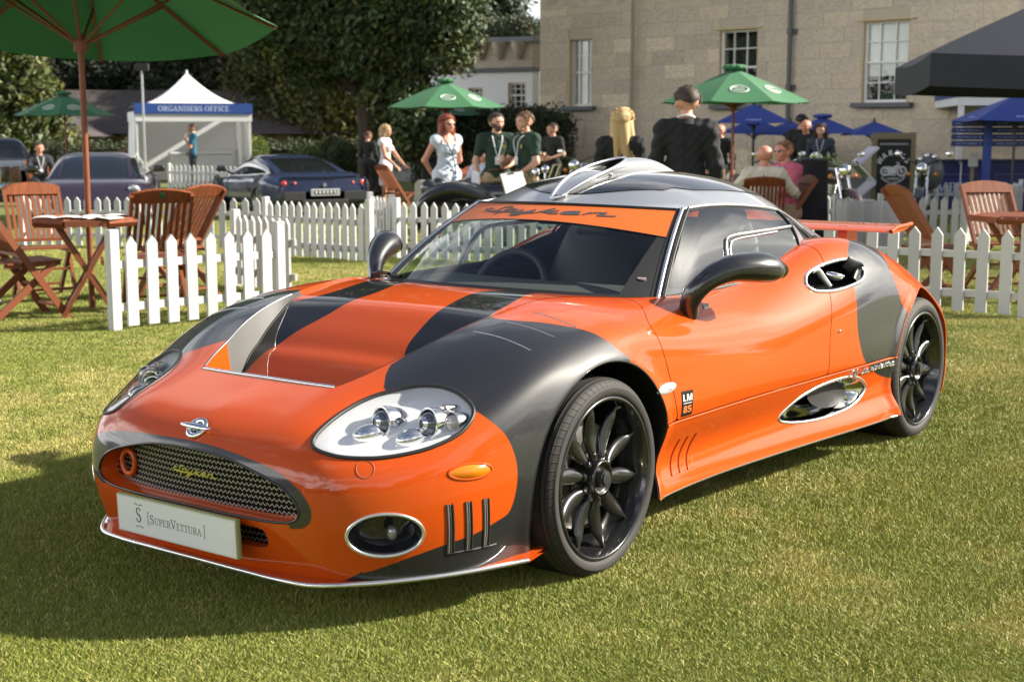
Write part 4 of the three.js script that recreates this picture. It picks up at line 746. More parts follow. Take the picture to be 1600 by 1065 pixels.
// --- splitter: a thin orange tray with a bright front edge, turned up at its ends -------------
{
  const root = [], ex = [[2.252, 0.149, 0], [2.253, 0.149, 0.2], [2.250, 0.149, 0.35], [2.232, 0.149, 0.455], [2.15, 0.149, 0.555], [2.03, 0.149, 0.65], [1.87, 0.149, 0.74], [1.685, 0.151, 0.818]];
  const L = new THREE.CatmullRomCurve3(vecs(ex), false, 'centripetal').getPoints(60);
  for (const q of L) root.push([q.x - 0.16, 0.152, Math.max(0, q.z - 0.03)]);
  const tray = sheet(60, 3, (u, v) => { const i = Math.round(u * 60), a = L[i], b = root[i]; return [b[0] + (a.x - b[0]) * v, b[1] + (a.y - b[1]) * v, b[2] + (a.z - b[2]) * v]; });
  const under = tray.clone(); under.translate(0, -0.012, 0);
  const S = sub(car, 'front_splitter');
  part(S, 'splitter_tray', merge([tray, mirrorZ(tray), under, mirrorZ(under)]), paintO);
  part(S, 'splitter_edge', tube([...L.slice(1).reverse().map((q) => [q.x, q.y - 0.005, -q.z]), ...L.map((q) => [q.x, q.y - 0.005, q.z])], 0.0075, 200, 8), CM.alu);
  part(S, 'splitter_winglet', sheet(12, 4, (u, v) => { const q = L[30 + Math.round(u * 12)]; return [q.x - 0.004 - 0.05 * v, q.y + 0.075 * v * sstep(0, 0.35, u) * (1 - 0.4 * u), q.z - 0.002]; }), CM.chrome);
}
const ventMesh = wireMat(1, 0.3); ventMesh.map.repeat.set(6, 0.7); ventMesh.metalness = 0.3; ventMesh.color = lin(1.3, 1.3, 1.3);
// --- lamps, vents, small things of the nose ----------------------------------
both((s, S) => {
  const F = sub(car, 'fog_lamp'), edge = fogPoly.map(([a, b]) => FOG.on(a, b)), n = FOG.N;
  part(F, 'lamp_bezel', S(tube(edge, 0.0055, 120, 8, true)), CM.alu);
  const deep = towards(edge, n.clone().multiplyScalar(-0.07), 0.72), mid = towards(edge, n.clone().multiplyScalar(-0.035), 0.95);
  part(F, 'lamp_bowl', S(merge([strip(edge, mid), strip(mid, deep), fill(deep)])), phys(0.03, 0.03, 0.035, 0.10, { metalness: 0.3, clearcoat: 1, side: THREE.DoubleSide }));
  part(F, 'lamp_lens', S(ball(0.017, 18, 2.060, 0.283, 0.612, 0, 0, 0, [1, 1.35, 1])), phys(0.30, 0.30, 0.31, 0.12, { metalness: 0.6, clearcoat: 1 }));
  part(F, 'lamp_side', S(ball(0.02, 16, 2.005, 0.325, 0.668, 0, 0, 0, [1, 1.3, 0.6])), CM.chrome);
  // oval turn signal
  const f = frame([1.88, 0.445, 0.755], bodyNormal(1.88, 0.445, 0.755), [-0.6, -0.02, 0.25]), oval = [], R = [];
  for (let i = 0; i < 40; i++) { const a = i / 40 * 2 * Math.PI; oval.push(f.on(0.071 * Math.cos(a), 0.022 * Math.sin(a))); }
  const T = sub(car, 'turn_signal'); const up = oval.reduce((m, q) => m.add(q), new THREE.Vector3()).multiplyScalar(1 / 40).addScaledVector(f.N, 0.009);
  part(T, 'signal_lens', S(sheet(40, 6, (u, v) => { const q = oval[Math.round(u * 40) % 40].clone().lerp(up, v * 0.999); q.addScaledVector(f.N, 0.008 * Math.sin(v * Math.PI / 2) * (1 - v * 0.6)); return [q.x, q.y, q.z]; })), CM.amber);
  part(T, 'signal_rim', S(tube(oval, 0.004, 80, 6, true)), paintO);
  // washer cap
  const w = frame([2.135, 0.478, 0.583], bodyNormal(2.135, 0.478, 0.583), [-0.6, 0, 0.4]), ring = []; for (let i = 0; i < 32; i++) { const a = i / 32 * 2 * Math.PI; ring.push(w.on(0.025 * Math.cos(a), 0.025 * Math.sin(a))); }
  part(car, 'washer_cap', S(tube(ring, 0.0017, 64, 5, true)), mat(0.35, 0.08, 0.03, 0.6));
  // three mesh slots in the bumper corner, each with a ramp behind
  for (const [x0, dz] of [[1.948, 0], [1.893, 0], [1.836, 0]]) {
    const V = sub(car, 'bumper_vent'), P = [], Q2 = [], R2 = [], n = 14;
    for (let i = 0; i <= n; i++) { const y = 0.212 + 0.148 * i / n, x = x0 - 0.012 + 0.014 * i / n, a = land(x + 0.008, y, 1.6, 0, 0, -1), b = land(x - 0.009, y, 1.6, 0, 0, -1), c = land(x - 0.042, y, 1.6, 0, 0, -1); P.push(V3(a[0], a[1], a[2] + 0.0015)); Q2.push(V3(b[0], b[1], b[2] + 0.0035)); R2.push(V3(c[0], c[1], c[2] + 0.001)); }
    part(V, 'vent_mesh', S(strip(P, Q2, false)), ventMesh);
    part(V, 'vent_frame', S(merge([tube(P, 0.0018, 30, 6), tube(Q2, 0.0022, 30, 6), tube([P[0], Q2[0], R2[0]], 0.0022, 8, 6)])), CM.satin);
  }
});
// --- flanks -----------------------------------------------------------------
both((s, S) => {
  const on = (x, y, d = 0) => { const q = land(x, y, 1.6, 0, 0, -1); return V3(q[0], q[1], q[2] + d); };
  const I = sub(car, 'side_intake'), ie = intakePoly.map(([x, y]) => on(x, y));
  part(I, 'intake_rim', S(tube(ie, 0.008, 160, 8, true)), CM.alu);
  const d1 = towards(ie, V3(-0.02, -0.01, -0.06), 0.93), d2 = towards(ie, V3(-0.06, -0.02, -0.15), 0.75);
  part(I, 'intake_duct', S(merge([strip(ie, d1), strip(d1, d2), fill(d2)])), CM.satin);
  part(I, 'intake_divider', S(sweep([[-0.62, 0.86, 0.80], [-0.655, 0.82, 0.84], [-0.60, 0.775, 0.85]], [[0.012, 0.03], [0.012, 0.035], [0.012, 0.03]])), CM.satin);
  part(I, 'intake_latch', S(merge([sweep([[-0.36, 0.835, 0.765], [-0.40, 0.838, 0.775], [-0.415, 0.80, 0.80], [-0.425, 0.772, 0.82]], [[0.010, 0.010], [0.012, 0.012], [0.010, 0.012], [0.008, 0.010]]), sweep([[-0.49, 0.82, 0.77], [-0.52, 0.805, 0.80], [-0.56, 0.80, 0.82]], [[0.01, 0.01], [0.02, 0.018], [0.008, 0.01]])])), CM.chrome);
  const E = sub(car, 'side_scoop'), ee = exhPoly.map(([x, y]) => on(x, y)), mx = -0.42;
  part(E, 'scoop_rim', S(tube(ee, 0.008, 180, 8, true)), CM.alu);
  const e1 = towards(ee, V3(-0.03, 0.0, -0.055), 0.90), e2 = towards(ee, V3(-0.09, 0.01, -0.10), 0.55);
  part(E, 'scoop_bowl', S(merge([strip(ee, e1), strip(e1, e2)])), CM.chrome);
  part(E, 'scoop_hole', S(place(new THREE.CircleGeometry(1, 48), -0.44, 0.324, 0.815, 0, 0.10, 0.12, [0.160, 0.058, 1])), CM.black);
  part(E, 'scoop_cuff', S(sheet(10, 24, (u, v) => { const a = (v - 0.5) * 2.7, w = 0.155, x = -0.45 - w * Math.cos(a) * (0.95 + 0.55 * u), y = 0.322 + 0.066 * Math.sin(a) * (1 - 0.05 * u); const q = land(x, y, 1.6, 0, 0, -1); return [x, y, q[2] + 0.002 - 0.045 * (1 - u) ** 2]; })), CM.chrome);
  // side marker
  const K = sub(car, 'side_marker'), k0 = on(0.945, 0.556, 0.006);
  part(K, 'marker_lens', S(ball(1, 24, k0.x, k0.y, k0.z, 0, 0.05, -0.06, [0.058, 0.019, 0.010])), phys(0.8, 0.81, 0.82, 0.12, { metalness: 0.4, clearcoat: 1 }));
  part(K, 'marker_bulb', S(ball(1, 12, k0.x - 0.01, k0.y, k0.z + 0.006, 0, 0, 0, [0.022, 0.007, 0.006])), mat(0.35, 0.36, 0.38, 0.3));
  // three scallops low behind the front wheel
  for (let i = 0; i < 3; i++) {
    const xa = 0.80 - 0.058 * i, c0 = [], c1 = [], c2 = [];
    for (let j = 0; j <= 12; j++) { const t = j / 12, y = 0.222 + 0.125 * t, x = xa - 0.035 * t; c0.push(on(x, y, 0.006)); c1.push(on(x - 0.010, y, 0.001)); c2.push(on(x - 0.045, y, 0.0045)); }
    const V = sub(car, 'side_vent');
    part(V, 'vent_edge', S(merge([tube(c0, 0.003, 24, 6), tube([c0[0], c1[0], c2[0]], 0.003, 6, 6)])), paintO);
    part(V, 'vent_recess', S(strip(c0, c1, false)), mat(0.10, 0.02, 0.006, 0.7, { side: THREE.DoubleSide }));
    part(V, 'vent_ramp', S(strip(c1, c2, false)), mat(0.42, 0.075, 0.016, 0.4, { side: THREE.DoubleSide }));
  }
  if (s < 0) {
    const tx = canvasTex(128, 256, (g) => { g.fillStyle = '#17181a'; g.fillRect(0, 0, 128, 256); g.fillStyle = '#d8d8d8'; g.font = 'bold 96px sans-serif'; g.textAlign = 'center'; g.save(); g.translate(64, 104); g.scale(0.86, 1); g.fillText('LM', 0, 0); g.restore(); g.fillRect(14, 122, 100, 7); g.fillStyle = '#ef7a3c'; g.fillText('85', 64, 222); });
    const c = [[0.838, 0.530], [0.764, 0.5265], [0.757, 0.438], [0.826, 0.4395]];
    part(car, 'number_decal', mirrorZ(sheet(4, 4, (u, v) => { const x = (c[3][0] * (1 - u) + c[2][0] * u) * (1 - v) + (c[0][0] * (1 - u) + c[1][0] * u) * v, y = (c[3][1] * (1 - u) + c[2][1] * u) * (1 - v) + (c[0][1] * (1 - u) + c[1][1] * u) * v, q = on(x, y, 0.0022); return [q.x, q.y, q.z]; })), mat(1, 1, 1, 0.4, { map: tx }));
  }
  const { lines, width } = scriptLines('C8 Laviolette'), kk = 0.40 / width;
  part(car, 'side_script', S(merge(lines.map((l) => tube(l.map(([a, b]) => { const x = s < 0 ? -0.50 - a * kk : -0.90 + a * kk, y = 0.388 + b * kk * 0.85; const q = on(x, y, 0.007); return [q.x, q.y, q.z]; }), 0.0042, l.length * 4, 5)))), CM.chrome);
  part(car, 'door_lock', S(ball(0.008, 10, ...on(-0.38, 0.60, 0.001).toArray())), CM.chrome);
});
// --- wheels -----------------------------------------------------------------
const tread = canvasTex(2048, 256, (g, W, H) => {                 // v: 0 outer bead .. 1 inner bead
  g.fillStyle = '#808080'; g.fillRect(0, 0, W, H); g.fillStyle = '#202020';
  for (let i = 0; i < 72; i++) { const x = i * W / 72; for (const [a, b, sk] of [[0.30, 0.42, 8], [0.58, 0.72, -8]]) { g.beginPath(); g.moveTo(x, H * a); g.lineTo(x + 3.5, H * a); g.lineTo(x + 3.5 + sk, H * b); g.lineTo(x + sk, H * b); g.fill(); } }
  for (const v of [0.425, 0.50, 0.575]) g.fillRect(0, H * v - 3.5, W, 7);
  g.fillStyle = '#5c5c5c'; for (let i = 0; i < 90; i++) g.fillRect(i * W / 90, H * 0.045, 3, 6);
  g.fillStyle = '#f0f0f0'; g.save(); g.translate(300, H * 0.215); g.scale(1, -1); g.scale(1.35, 0.62); g.font = 'bold 52px sans-serif'; g.textBaseline = 'middle'; g.fillText('MICHELIN', 0, 0); g.font = 'bold 26px sans-serif'; g.fillText('PILOT SPORT', 560, 0); g.restore();
}, { data: true });
const rubberCol = canvasTex(2048, 256, (g, W, H) => { g.fillStyle = '#2b2927'; g.fillRect(0, 0, W, H); for (let i = 0; i < 9000; i++) { const c = 30 + rnd() * 34 | 0; g.fillStyle = `rgba(${c + 6},${c + 2},${c},0.35)`; g.fillRect(rnd() * W, rnd() * H, 1 + rnd() * 16, 1 + rnd() * 3); } g.fillStyle = 'rgba(24,23,22,.8)'; g.save(); g.translate(300, H * 0.215); g.scale(1, -1); g.scale(1.35, 0.62); g.font = 'bold 52px sans-serif'; g.textBaseline = 'middle'; g.fillText('MICHELIN', 0, 0); g.restore(); g.fillStyle = 'rgba(12,11,10,.7)'; for (const v of [0.425, 0.50, 0.575]) g.fillRect(0, H * v - 3.5, W, 7); });
const rubber = mat(1, 1, 1, 0.72, { map: rubberCol, bumpMap: tread, bumpScale: 0.006 });
function makeWheel(R, w, name) {                           // axle along +z, outer face at z = 0, body towards -z
  const g = sub(car, name), Z = (q) => place(q, 0, 0, 0, Math.PI / 2, 0, 0);          // lathe axis y -> z
  const rl = 0.2505, pr = [[rl, -0.012], [rl + 0.010, -0.004], [rl + 0.022, 0.006], [rl + 0.040, 0.008], [R - 0.022, 0.002], [R - 0.010, -0.008], [R - 0.003, -0.022], [R, -0.045], [R + 0.001, -w / 2], [R, -w + 0.045], [R - 0.003, -w + 0.022], [R - 0.012, -w + 0.006], [R - 0.035, -w - 0.004], [rl, -w + 0.006]];
  const lg = new THREE.LatheGeometry(new THREE.SplineCurve(pr.map((q) => new THREE.Vector2(q[0], q[1]))).getPoints(48), 96);
  part(g, 'tyre', Z(lg), rubber);
  const rim = sub(g, 'rim');
  part(g, 'rim_barrel', Z(lathe([[0.262, -0.010], [0.2635, 0.000], [0.260, 0.005], [0.2535, 0.006], [0.2495, 0.0015], [0.247, -0.012], [0.243, -0.020], [0.238, -0.045], [0.226, -0.085], [0.215, -0.16], [0.232, -w + 0.01]], 96)), CM.gloss);
  const blade = sheet(14, 22, (u, v) => {                  // propeller-blade spokes, pointed at the rim
    const r = 0.058 + 0.184 * v, hw = v < 0.12 ? 0.0125 : 0.0125 + 0.0155 * Math.sin(Math.min(1, (v - 0.12) / 0.88) ** 0.8 * Math.PI) - 0.0105 * sstep(0.7, 1, v), th = (v < 0.1 ? 0.0125 : 0.012 + 0.005 * Math.sin(v * Math.PI)) * (1 - 0.55 * sstep(0.75, 1, v)), a = -u * 2 * Math.PI;
    return [hw * Math.cos(a) + 0.004 * Math.sin(v * 3), r, -0.030 - 0.018 * Math.sin(v * Math.PI) - 0.010 * (1 - v) + th * Math.sin(a)];
  });
  for (let i = 0; i < 10; i++) { const b = part(g, 'spoke', place(blade.clone(), 0, 0, 0, 0, 0, i * Math.PI / 5 + 0.16), CM.gloss); }
  part(g, 'spoke_collars', merge([...Array(10)].map((_, i) => place(cyl(0.0155, 0.0155, 0.012, 14, 0, 0.074, -0.041), 0, 0, 0, 0, 0, i * Math.PI / 5 + 0.16))), CM.gloss);
  rim.removeFromParent();
  part(g, 'hub', Z(lathe([[0.0005, -0.022], [0.045, -0.022], [0.047, -0.012], [0.052, -0.008], [0.058, -0.012], [0.060, -0.030], [0.060, -0.075], [0.075, -0.085], [0.0005, -0.09]], 40)), CM.gloss);
  part(g, 'hub_nut', merge([Z(cyl(0.030, 0.032, 0.026, 6, 0, -0.012, 0)), Z(cyl(0.021, 0.021, 0.02, 24, 0, -0.004, 0)), Z(lathe([[0.005, 0.0065], [0.020, 0.0065], [0.021, 0.004]], 24))]), CM.satin);
  part(g, 'valve', rod([0.10, 0.205, -0.03], [0.105, 0.213, -0.012], 0.004, 0.004, 8), CM.steel);
  part(g, 'brake_disc', Z(lathe([[0.07, -0.100], [0.072, -0.094], [0.175, -0.094], [0.176, -0.118], [0.07, -0.118]], 48)), mat(0.35, 0.34, 0.33, 0.35, { metalness: 0.9 }));
  const cal = part(g, 'brake_caliper', sheet(8, 20, (u, v) => { const a = (1.0 + 0.0 + (v - 0.5) * 0.36) * Math.PI, r = 0.128 + 0.072 * u; return [r * Math.cos(a), r * Math.sin(a), -0.082 + 0.012 * Math.sin(u * Math.PI)]; }), CM.satin);
  const ap = canvasTex(512, 96, (c) => { c.fillStyle = '#0b0b0c'; c.fillRect(0, 0, 512, 96); c.fillStyle = '#e0b21c'; c.font = 'bold 74px sans-serif'; c.textBaseline = 'middle'; c.fillText('AP', 24, 50); c.font = 'bold 58px sans-serif'; c.fillText('RACING', 168, 50); });
  part(g, 'caliper_lettering', sheet(16, 1, (u, v) => { const a = Math.PI * (1.16 - 0.30 * u), r = 0.163 + 0.036 * (1 - v); return [r * Math.cos(a), r * Math.sin(a), -0.0685]; }), mat(1, 1, 1, 0.5, { map: ap, side: THREE.DoubleSide }));
  return g;
}
for (const [x, y, z, w, R] of [[AXF, 0.316, 0.832, 0.235, 0.319], [AXR, 0.323, 0.897, 0.295, 0.326]]) both((s) => {
  const g = makeWheel(R, w, 'wheel'); g.position.set(x, y, s * z); g.rotation.y = s > 0 ? 0 : Math.PI; g.rotateZ(s > 0 ? 0.2 : 0.0);
});
// --- cabin and greenhouse ------------------------------------------------------
const lp3 = (a, b, t) => a.map((v, i) => v + (b[i] - v) * t);
const wsB = (q) => [0.97 - 0.31 * q * q, 0.838 - 0.033 * q * q, 0.63 * q], wsT = (q) => [0.40 - 0.17 * q * q, 1.118 - 0.016 * q * q, 0.482 * q];
const ws = (q, v, d = 0) => { const p = lp3(wsB(q), wsT(q), v), k = 0.018 * 4 * v * (1 - v) + d; return [p[0] + 0.45 * k, p[1] + 0.89 * k, p[2] + 0.05 * q * k]; };
const wsPatch = (q0, q1, v0, v1, d, nu = 30, nv = 16) => sheet(nu, nv, (a, b) => { const q = q0 + (q1 - q0) * a, va = typeof v0 === 'function' ? v0(q) : v0, vb = typeof v1 === 'function' ? v1(q) : v1; return ws(q, va + (vb - va) * b, d); });
part(car, 'windscreen', wsPatch(-1, 1, 0, 1, 0), CM.glass);
const sunV = (q) => 0.760 - (q < 0 ? 0.128 : 0.075) * q * q;
{
  const B = part(car, 'sun_strip', wsPatch(-0.985, 0.985, sunV, 0.985, 0.0015, 40, 10), mat(0.60, 0.125, 0.018, 0.35, { side: THREE.DoubleSide }));
  part(B, 'strip_edge', tube([...Array(41)].map((_, i) => { const q = -0.98 + 1.96 * i / 40; return ws(q, sunV(q) - 0.004, 0.002); }), 0.0025, 80, 5), CM.seal);
  const { lines, width } = scriptLines('Spyker'), k = 0.60 / width;
  const flat = (l, hw) => { const c = new THREE.CatmullRomCurve3(l.map(([a, b]) => V3(a, b, 0)), false, 'centripetal').getPoints(l.length * 6); return sheet(c.length - 1, 1, (u, v) => { const i = Math.round(u * (c.length - 1)), a = c[Math.max(0, i - 1)], b = c[Math.min(c.length - 1, i + 1)], t = b.clone().sub(a).normalize(), q = c[i], o = (v - 0.5) * 2 * hw, X = q.x - t.y * o * 0.55, Y = q.y + t.x * o; const z = 0.30 - X * k, vv = 0.872 + (Y - 0.3) * 0.082; return ws(z / (0.63 + (0.482 - 0.63) * vv), vv, 0.0032); }); };
  part(B, 'strip_script', merge(lines.map((l) => flat(l, 0.115))), mat(0.06, 0.06, 0.068, 0.5, { side: THREE.DoubleSide }));
}
const fritB = part(car, 'screen_border', merge([wsPatch(-1, 1, 0, 0.035, 0.001), wsPatch(-1, 1, 0.985, 1.012, 0.004), ...[-1, 1].map((s) => sheet(4, 20, (a, v) => { const vv = v * (sunV(1)), w = 0.16 - 0.14 * vv; const q = s * (1 - w * (1 - a)); return ws(q, vv, 0.001); })), ...[-1, 1].map((s) => wsPatch(s * 0.982, s, 0, 1, 0.003, 2, 20))]), mat(0.010, 0.010, 0.011, 0.5, { side: THREE.DoubleSide }));
const skipM = mat(0.012, 0.012, 0.013, 0.5);
both((s, S) => {
  const P = sub(car, 'windscreen_pillar'), line = (o, d) => [...Array(13)].map((_, i) => { const v = i / 12, p = ws(1, v); return [p[0] - o * 0.8, p[1] + d + o * 0.25, p[2] + o * 0.7]; });
  const rb = (o0, o1, d) => { const a = line(o0, d), b = line(o1, d); return sheet(12, 1, (u, v) => { const i = Math.round(u * 12); return v < 0.5 ? a[i] : b[i]; }); };
  part(P, 'pillar_seal', S(merge([rb(-0.006, 0.040, -0.002)])), CM.seal);
  part(P, 'pillar_trim', S(merge([tube(line(0.011, 0.002), 0.0085, 40, 8)])), CM.alu);
  part(P, 'pillar_bead', S(tube(line(0.034, 0.000), 0.006, 40, 8)), CM.seal);
});
// side glass between the waist and the roof rail
const sbY = spline([-0.72, -0.5, -0.2, 0.1, 0.4, 0.66], [0.90, 0.868, 0.826, 0.815, 0.810, 0.806]);
const sideB = (t) => { const x = 0.63 - 1.13 * t; return [x, sbY(x), 0.652 - 0.02 * sstep(0.85, 1, 1 - t)]; };
const sideTc = new THREE.CatmullRomCurve3(vecs([[0.205, 1.104, 0.486], [0.05, 1.109, 0.494], [-0.15, 1.104, 0.50], [-0.37, 1.088, 0.498], [-0.60, 1.062, 0.486]]), false, 'centripetal');
const sideT = (t) => sideTc.getPoint(t).toArray();
const sidePt = (t, v, d = 0) => { const p = lp3(sideB(t), sideT(t), v), k = 0.03 * 4 * v * (1 - v) + d; return [p[0], p[1] + 0.45 * k, p[2] + 0.89 * k]; };
const qB = new THREE.CatmullRomCurve3(vecs([[-0.515, 0.872, 0.650], [-0.66, 0.893, 0.625], [-0.82, 0.907, 0.575], [-0.985, 0.92, 0.49]]), false, 'centripetal'), qT = new THREE.CatmullRomCurve3(vecs([[-0.615, 1.060, 0.484], [-0.72, 1.032, 0.476], [-0.87, 0.978, 0.468], [-0.99, 0.925, 0.478]]), false, 'centripetal');
const quPt = (t, v, d = 0) => { const p = lp3(qB.getPoint(t).toArray(), qT.getPoint(t).toArray(), v), k = 0.02 * 4 * v * (1 - v) * (1 - t) + d; return [p[0], p[1] + 0.4 * k, p[2] + 0.9 * k]; };
both((s, S) => {
  const W = sub(car, 'side_window');
  part(W, 'window_glass', S(sheet(30, 16, (u, v) => sidePt(u, v))), CM.sideGlass);
  const line = (f, n = 24) => [...Array(n + 1)].map((_, i) => f(i / n));
  part(W, 'window_seal', S(merge([tube(line((t) => sidePt(t, 0, 0.002)), 0.011, 50, 8), tube(line((t) => sidePt(t, 1, 0.0)), 0.006, 50, 8), tube(line((t) => sidePt(1, t, 0.001)), 0.007, 30, 8), tube(line((t) => quPt(t, 0, 0.004)), 0.014, 50, 8), tube(line((t) => quPt(t, 1, 0.002)), 0.006, 50, 8), tube(line((t) => quPt(0, t, 0.001)), 0.005, 30, 8)])), CM.seal);
  // sliding pane's bright frame
  const fr = [[0.40, 0.02], [0.385, 0.3], [0.375, 0.48], [0.385, 0.545], [0.43, 0.575], [0.6, 0.60], [0.8, 0.615], [0.985, 0.625]];
  part(W, 'pane_frame', S(merge([tube(fr.map(([t, v]) => sidePt(t, v, 0.004)), 0.0058, 80, 8), tube(fr.slice(0, 7).map(([t, v]) => sidePt(t + 0.035, v - 0.05, 0.004)), 0.0045, 80, 8)])), CM.alu);
  part(W, 'pane_gap', S(tube(fr.map(([t, v]) => sidePt(t + 0.017, v - 0.024, 0.002)), 0.0035, 80, 6)), CM.seal);
  const Qw = sub(car, 'quarter_window');
  part(Qw, 'quarter_frame', S(sheet(20, 10, (u, v) => quPt(u, v, -0.001))), mat(0.34, 0.30, 0.33, 0.25, { metalness: 0.6, side: THREE.DoubleSide }));
  part(Qw, 'quarter_glass', S(sheet(20, 10, (u, v) => quPt(0.28 + 0.69 * u, 0.13 + 0.76 * v, 0.0015))), phys(0.012, 0.012, 0.014, 0.05, { clearcoat: 1, side: THREE.DoubleSide }));
  part(Qw, 'quarter_beading', S(tube(line((t) => quPt(t, 0, 0.012)), 0.010, 50, 8)), CM.satin);
});
// roof: silver shell with a black glass panel let in
const roofX = spline([-1.50, -1.2, -0.9, -0.6, -0.3, 0, 0.2, 0.40], [0.935, 1.045, 1.140, 1.205, 1.232, 1.226, 1.192, 1.122]);
const railZ = spline([-1.5, -1.2, -0.99, -0.87, -0.72, -0.60, -0.37, -0.15, 0.05, 0.23], [0.42, 0.46, 0.476, 0.472, 0.478, 0.488, 0.500, 0.502, 0.496, 0.484]);
const railY = spline([-1.5, -1.2, -0.99, -0.87, -0.72, -0.60, -0.37, -0.15, 0.05, 0.23], [0.80, 0.87, 0.925, 0.980, 1.034, 1.064, 1.090, 1.106, 1.111, 1.104]);
const roofPt = (u, q, d = 0) => {                          // u 0 at the screen .. 1 at the tail, q across
  const xf = 0.402 - 0.172 * q * q, x = xf + (-1.48 - xf) * u, e = railY(x), c = roofX(x), a = Math.abs(q), z = railZ(x) * q;
  return [x, e + (c - e) * (1 - Math.pow(a, 2.6)) + d + (1 - sstep(0, 0.14, u)) * (1.120 - 0.016 * q * q - (railY(xf) + (roofX(xf) - railY(xf)) * (1 - Math.pow(a, 2.6)))), z];
};
part(car, 'roof', sheet(60, 48, (u, v) => roofPt(u, (v - 0.5) * 2)), CM.silver);
part(car, 'roof_panel', sheet(50, 40, (u, v) => { const q = (v - 0.5) * 2, w = 0.80 * Math.sqrt(Math.max(0, 1 - Math.pow(Math.abs(2 * u - 1), 9))) ; const f0 = 0.045 + 0.07 * q * q, uu = f0 + (0.62 - f0) * u; return roofPt(uu, q * Math.max(0.70, w), 0.0035); }), phys(0.010, 0.010, 0.011, 0.12, { clearcoat: 1, clearcoatRoughness: 0.02, side: THREE.DoubleSide }));
part(car, 'roof_rail', merge([-1, 1].map((s) => tube([...Array(30)].map((_, i) => roofPt(0.66 * i / 29, s * 0.995, 0.001)), 0.006, 90, 8))), CM.silver);
part(car, 'roof_seal', tube([...Array(41)].map((_, i) => roofPt(0.0, -0.98 + 1.96 * i / 40, 0.001)), 0.005, 80, 6), CM.seal);
// periscope intake on the roof
{
  const S = sub(car, 'roof_scoop'), N = 40;
  const wz = (s) => 0.078 * Math.pow(Math.sin(Math.PI * Math.min(1, 0.04 + 0.96 * Math.pow(s, 0.85))), 0.62) * (0.62 + 0.55 * s);
  const cx = spline([0, 0.25, 0.5, 0.75, 1], [0.375, 0.235, 0.105, -0.02, -0.135]), cy = spline([0, 0.25, 0.5, 0.75, 1], [1.142, 1.204, 1.240, 1.268, 1.290]);
  const loop = []; for (let i = 0; i < N; i++) { const s = i / N; loop.push(V3(cx(s), cy(s), wz(s))); } for (let i = N; i > 0; i--) { const s = i / N; loop.push(V3(cx(s), cy(s), -wz(s))); }
  const tail = (q) => V3(-0.62, 1.200, q.z * 0.25);
  part(S, 'scoop_shell', sheet(80, 14, (u, v) => { const q = loop[Math.round(u * 80) % 80], t = tail(q), p = q.clone().lerp(t, v); const rel = (q.y - 1.14) / 0.146; p.y += 0.030 * rel * Math.sin(Math.PI * v); const ry = roofX(Math.max(-1.4, Math.min(0.4, p.x))) - 0.02; if (v > 0.02) p.y = Math.max(p.y, ry); return [p.x, p.y, p.z * (1 + 0.25 * Math.sin(Math.PI * v) * (1 - rel))]; }), CM.silver);
  part(S, 'scoop_side', sheet(30, 4, (u, v) => { const s = 0.05 + 0.9 * u; return [cx(s) - 0.04 * v, cy(s) * (1 - v) + (roofX(cx(s)) - 0.01) * v, -wz(s) * (1 - 0.25 * v)]; }), CM.silver);
  part(S, 'scoop_lip', tube(loop, 0.0065, 200, 8, true), CM.alu);
  part(S, 'scoop_ramp', sheet(16, 20, (u, v) => { const s = 0.02 + 0.60 * v, a = (u - 0.5) * 2; return [cx(s) - 0.004, cy(s) + 0.006 * (1 - a * a) - 0.030 * sstep(0.75, 1, v), wz(s) * a * 0.97]; }), CM.silver);
  part(S, 'scoop_throat', sheet(16, 12, (u, v) => { const s = 0.52 + 0.47 * v, a = (u - 0.5) * 2; return [cx(s) - 0.05 * Math.sin(Math.PI * v) - 0.012, cy(s) - 0.035 * Math.sin(Math.PI * v) * (1 - a * a) - 0.006, wz(s) * a]; }), CM.black);
}
// mirrors on curved arms
both((s, S) => {
  const Mi = sub(car, 'door_mirror');
  const path = s < 0 ? [[0.625, 0.765, 0.75], [0.655, 0.83, 0.778], [0.620, 0.888, 0.818], [0.54, 0.922, 0.86], [0.45, 0.924, 0.898], [0.37, 0.915, 0.922], [0.318, 0.907, 0.936], [0.31, 0.906, 0.938]] : [[0.600, 0.760, 0.745], [0.56, 0.815, 0.785], [0.505, 0.862, 0.825], [0.44, 0.897, 0.858], [0.385, 0.915, 0.88], [0.345, 0.920, 0.894], [0.315, 0.920, 0.905], [0.308, 0.920, 0.907]];
  part(Mi, 'mirror_body', S(sweep(path, s < 0 ? [[0.034, 0.038], [0.036, 0.038], [0.044, 0.040], [0.060, 0.048], [0.074, 0.056], [0.070, 0.054], [0.042, 0.034], [0.001, 0.001]] : [[0.026, 0.030], [0.030, 0.034], [0.040, 0.042], [0.054, 0.052], [0.062, 0.058], [0.058, 0.054], [0.036, 0.034], [0.001, 0.001]], 60, 28)), phys(0.012, 0.012, 0.014, 0.3, { clearcoat: 1, clearcoatRoughness: 0.06, side: THREE.DoubleSide }));
  part(Mi, 'mirror_glass', S(place(new THREE.CircleGeometry(1, 30), s < 0 ? 0.325 : 0.295, 0.907, s < 0 ? 0.934 : 0.90, 0, -1.75, 0, [0.05, 0.036, 1])), CM.chrome);
  part(Mi, 'mirror_lamp', S(rbox(0.028, 0.022, 0.016, 0.005, 0.575, 0.790, 0.790, -0.5, 0.3, 0.1)), phys(0.7, 0.71, 0.73, 0.1, { metalness: 0.5, clearcoat: 1 }));
});
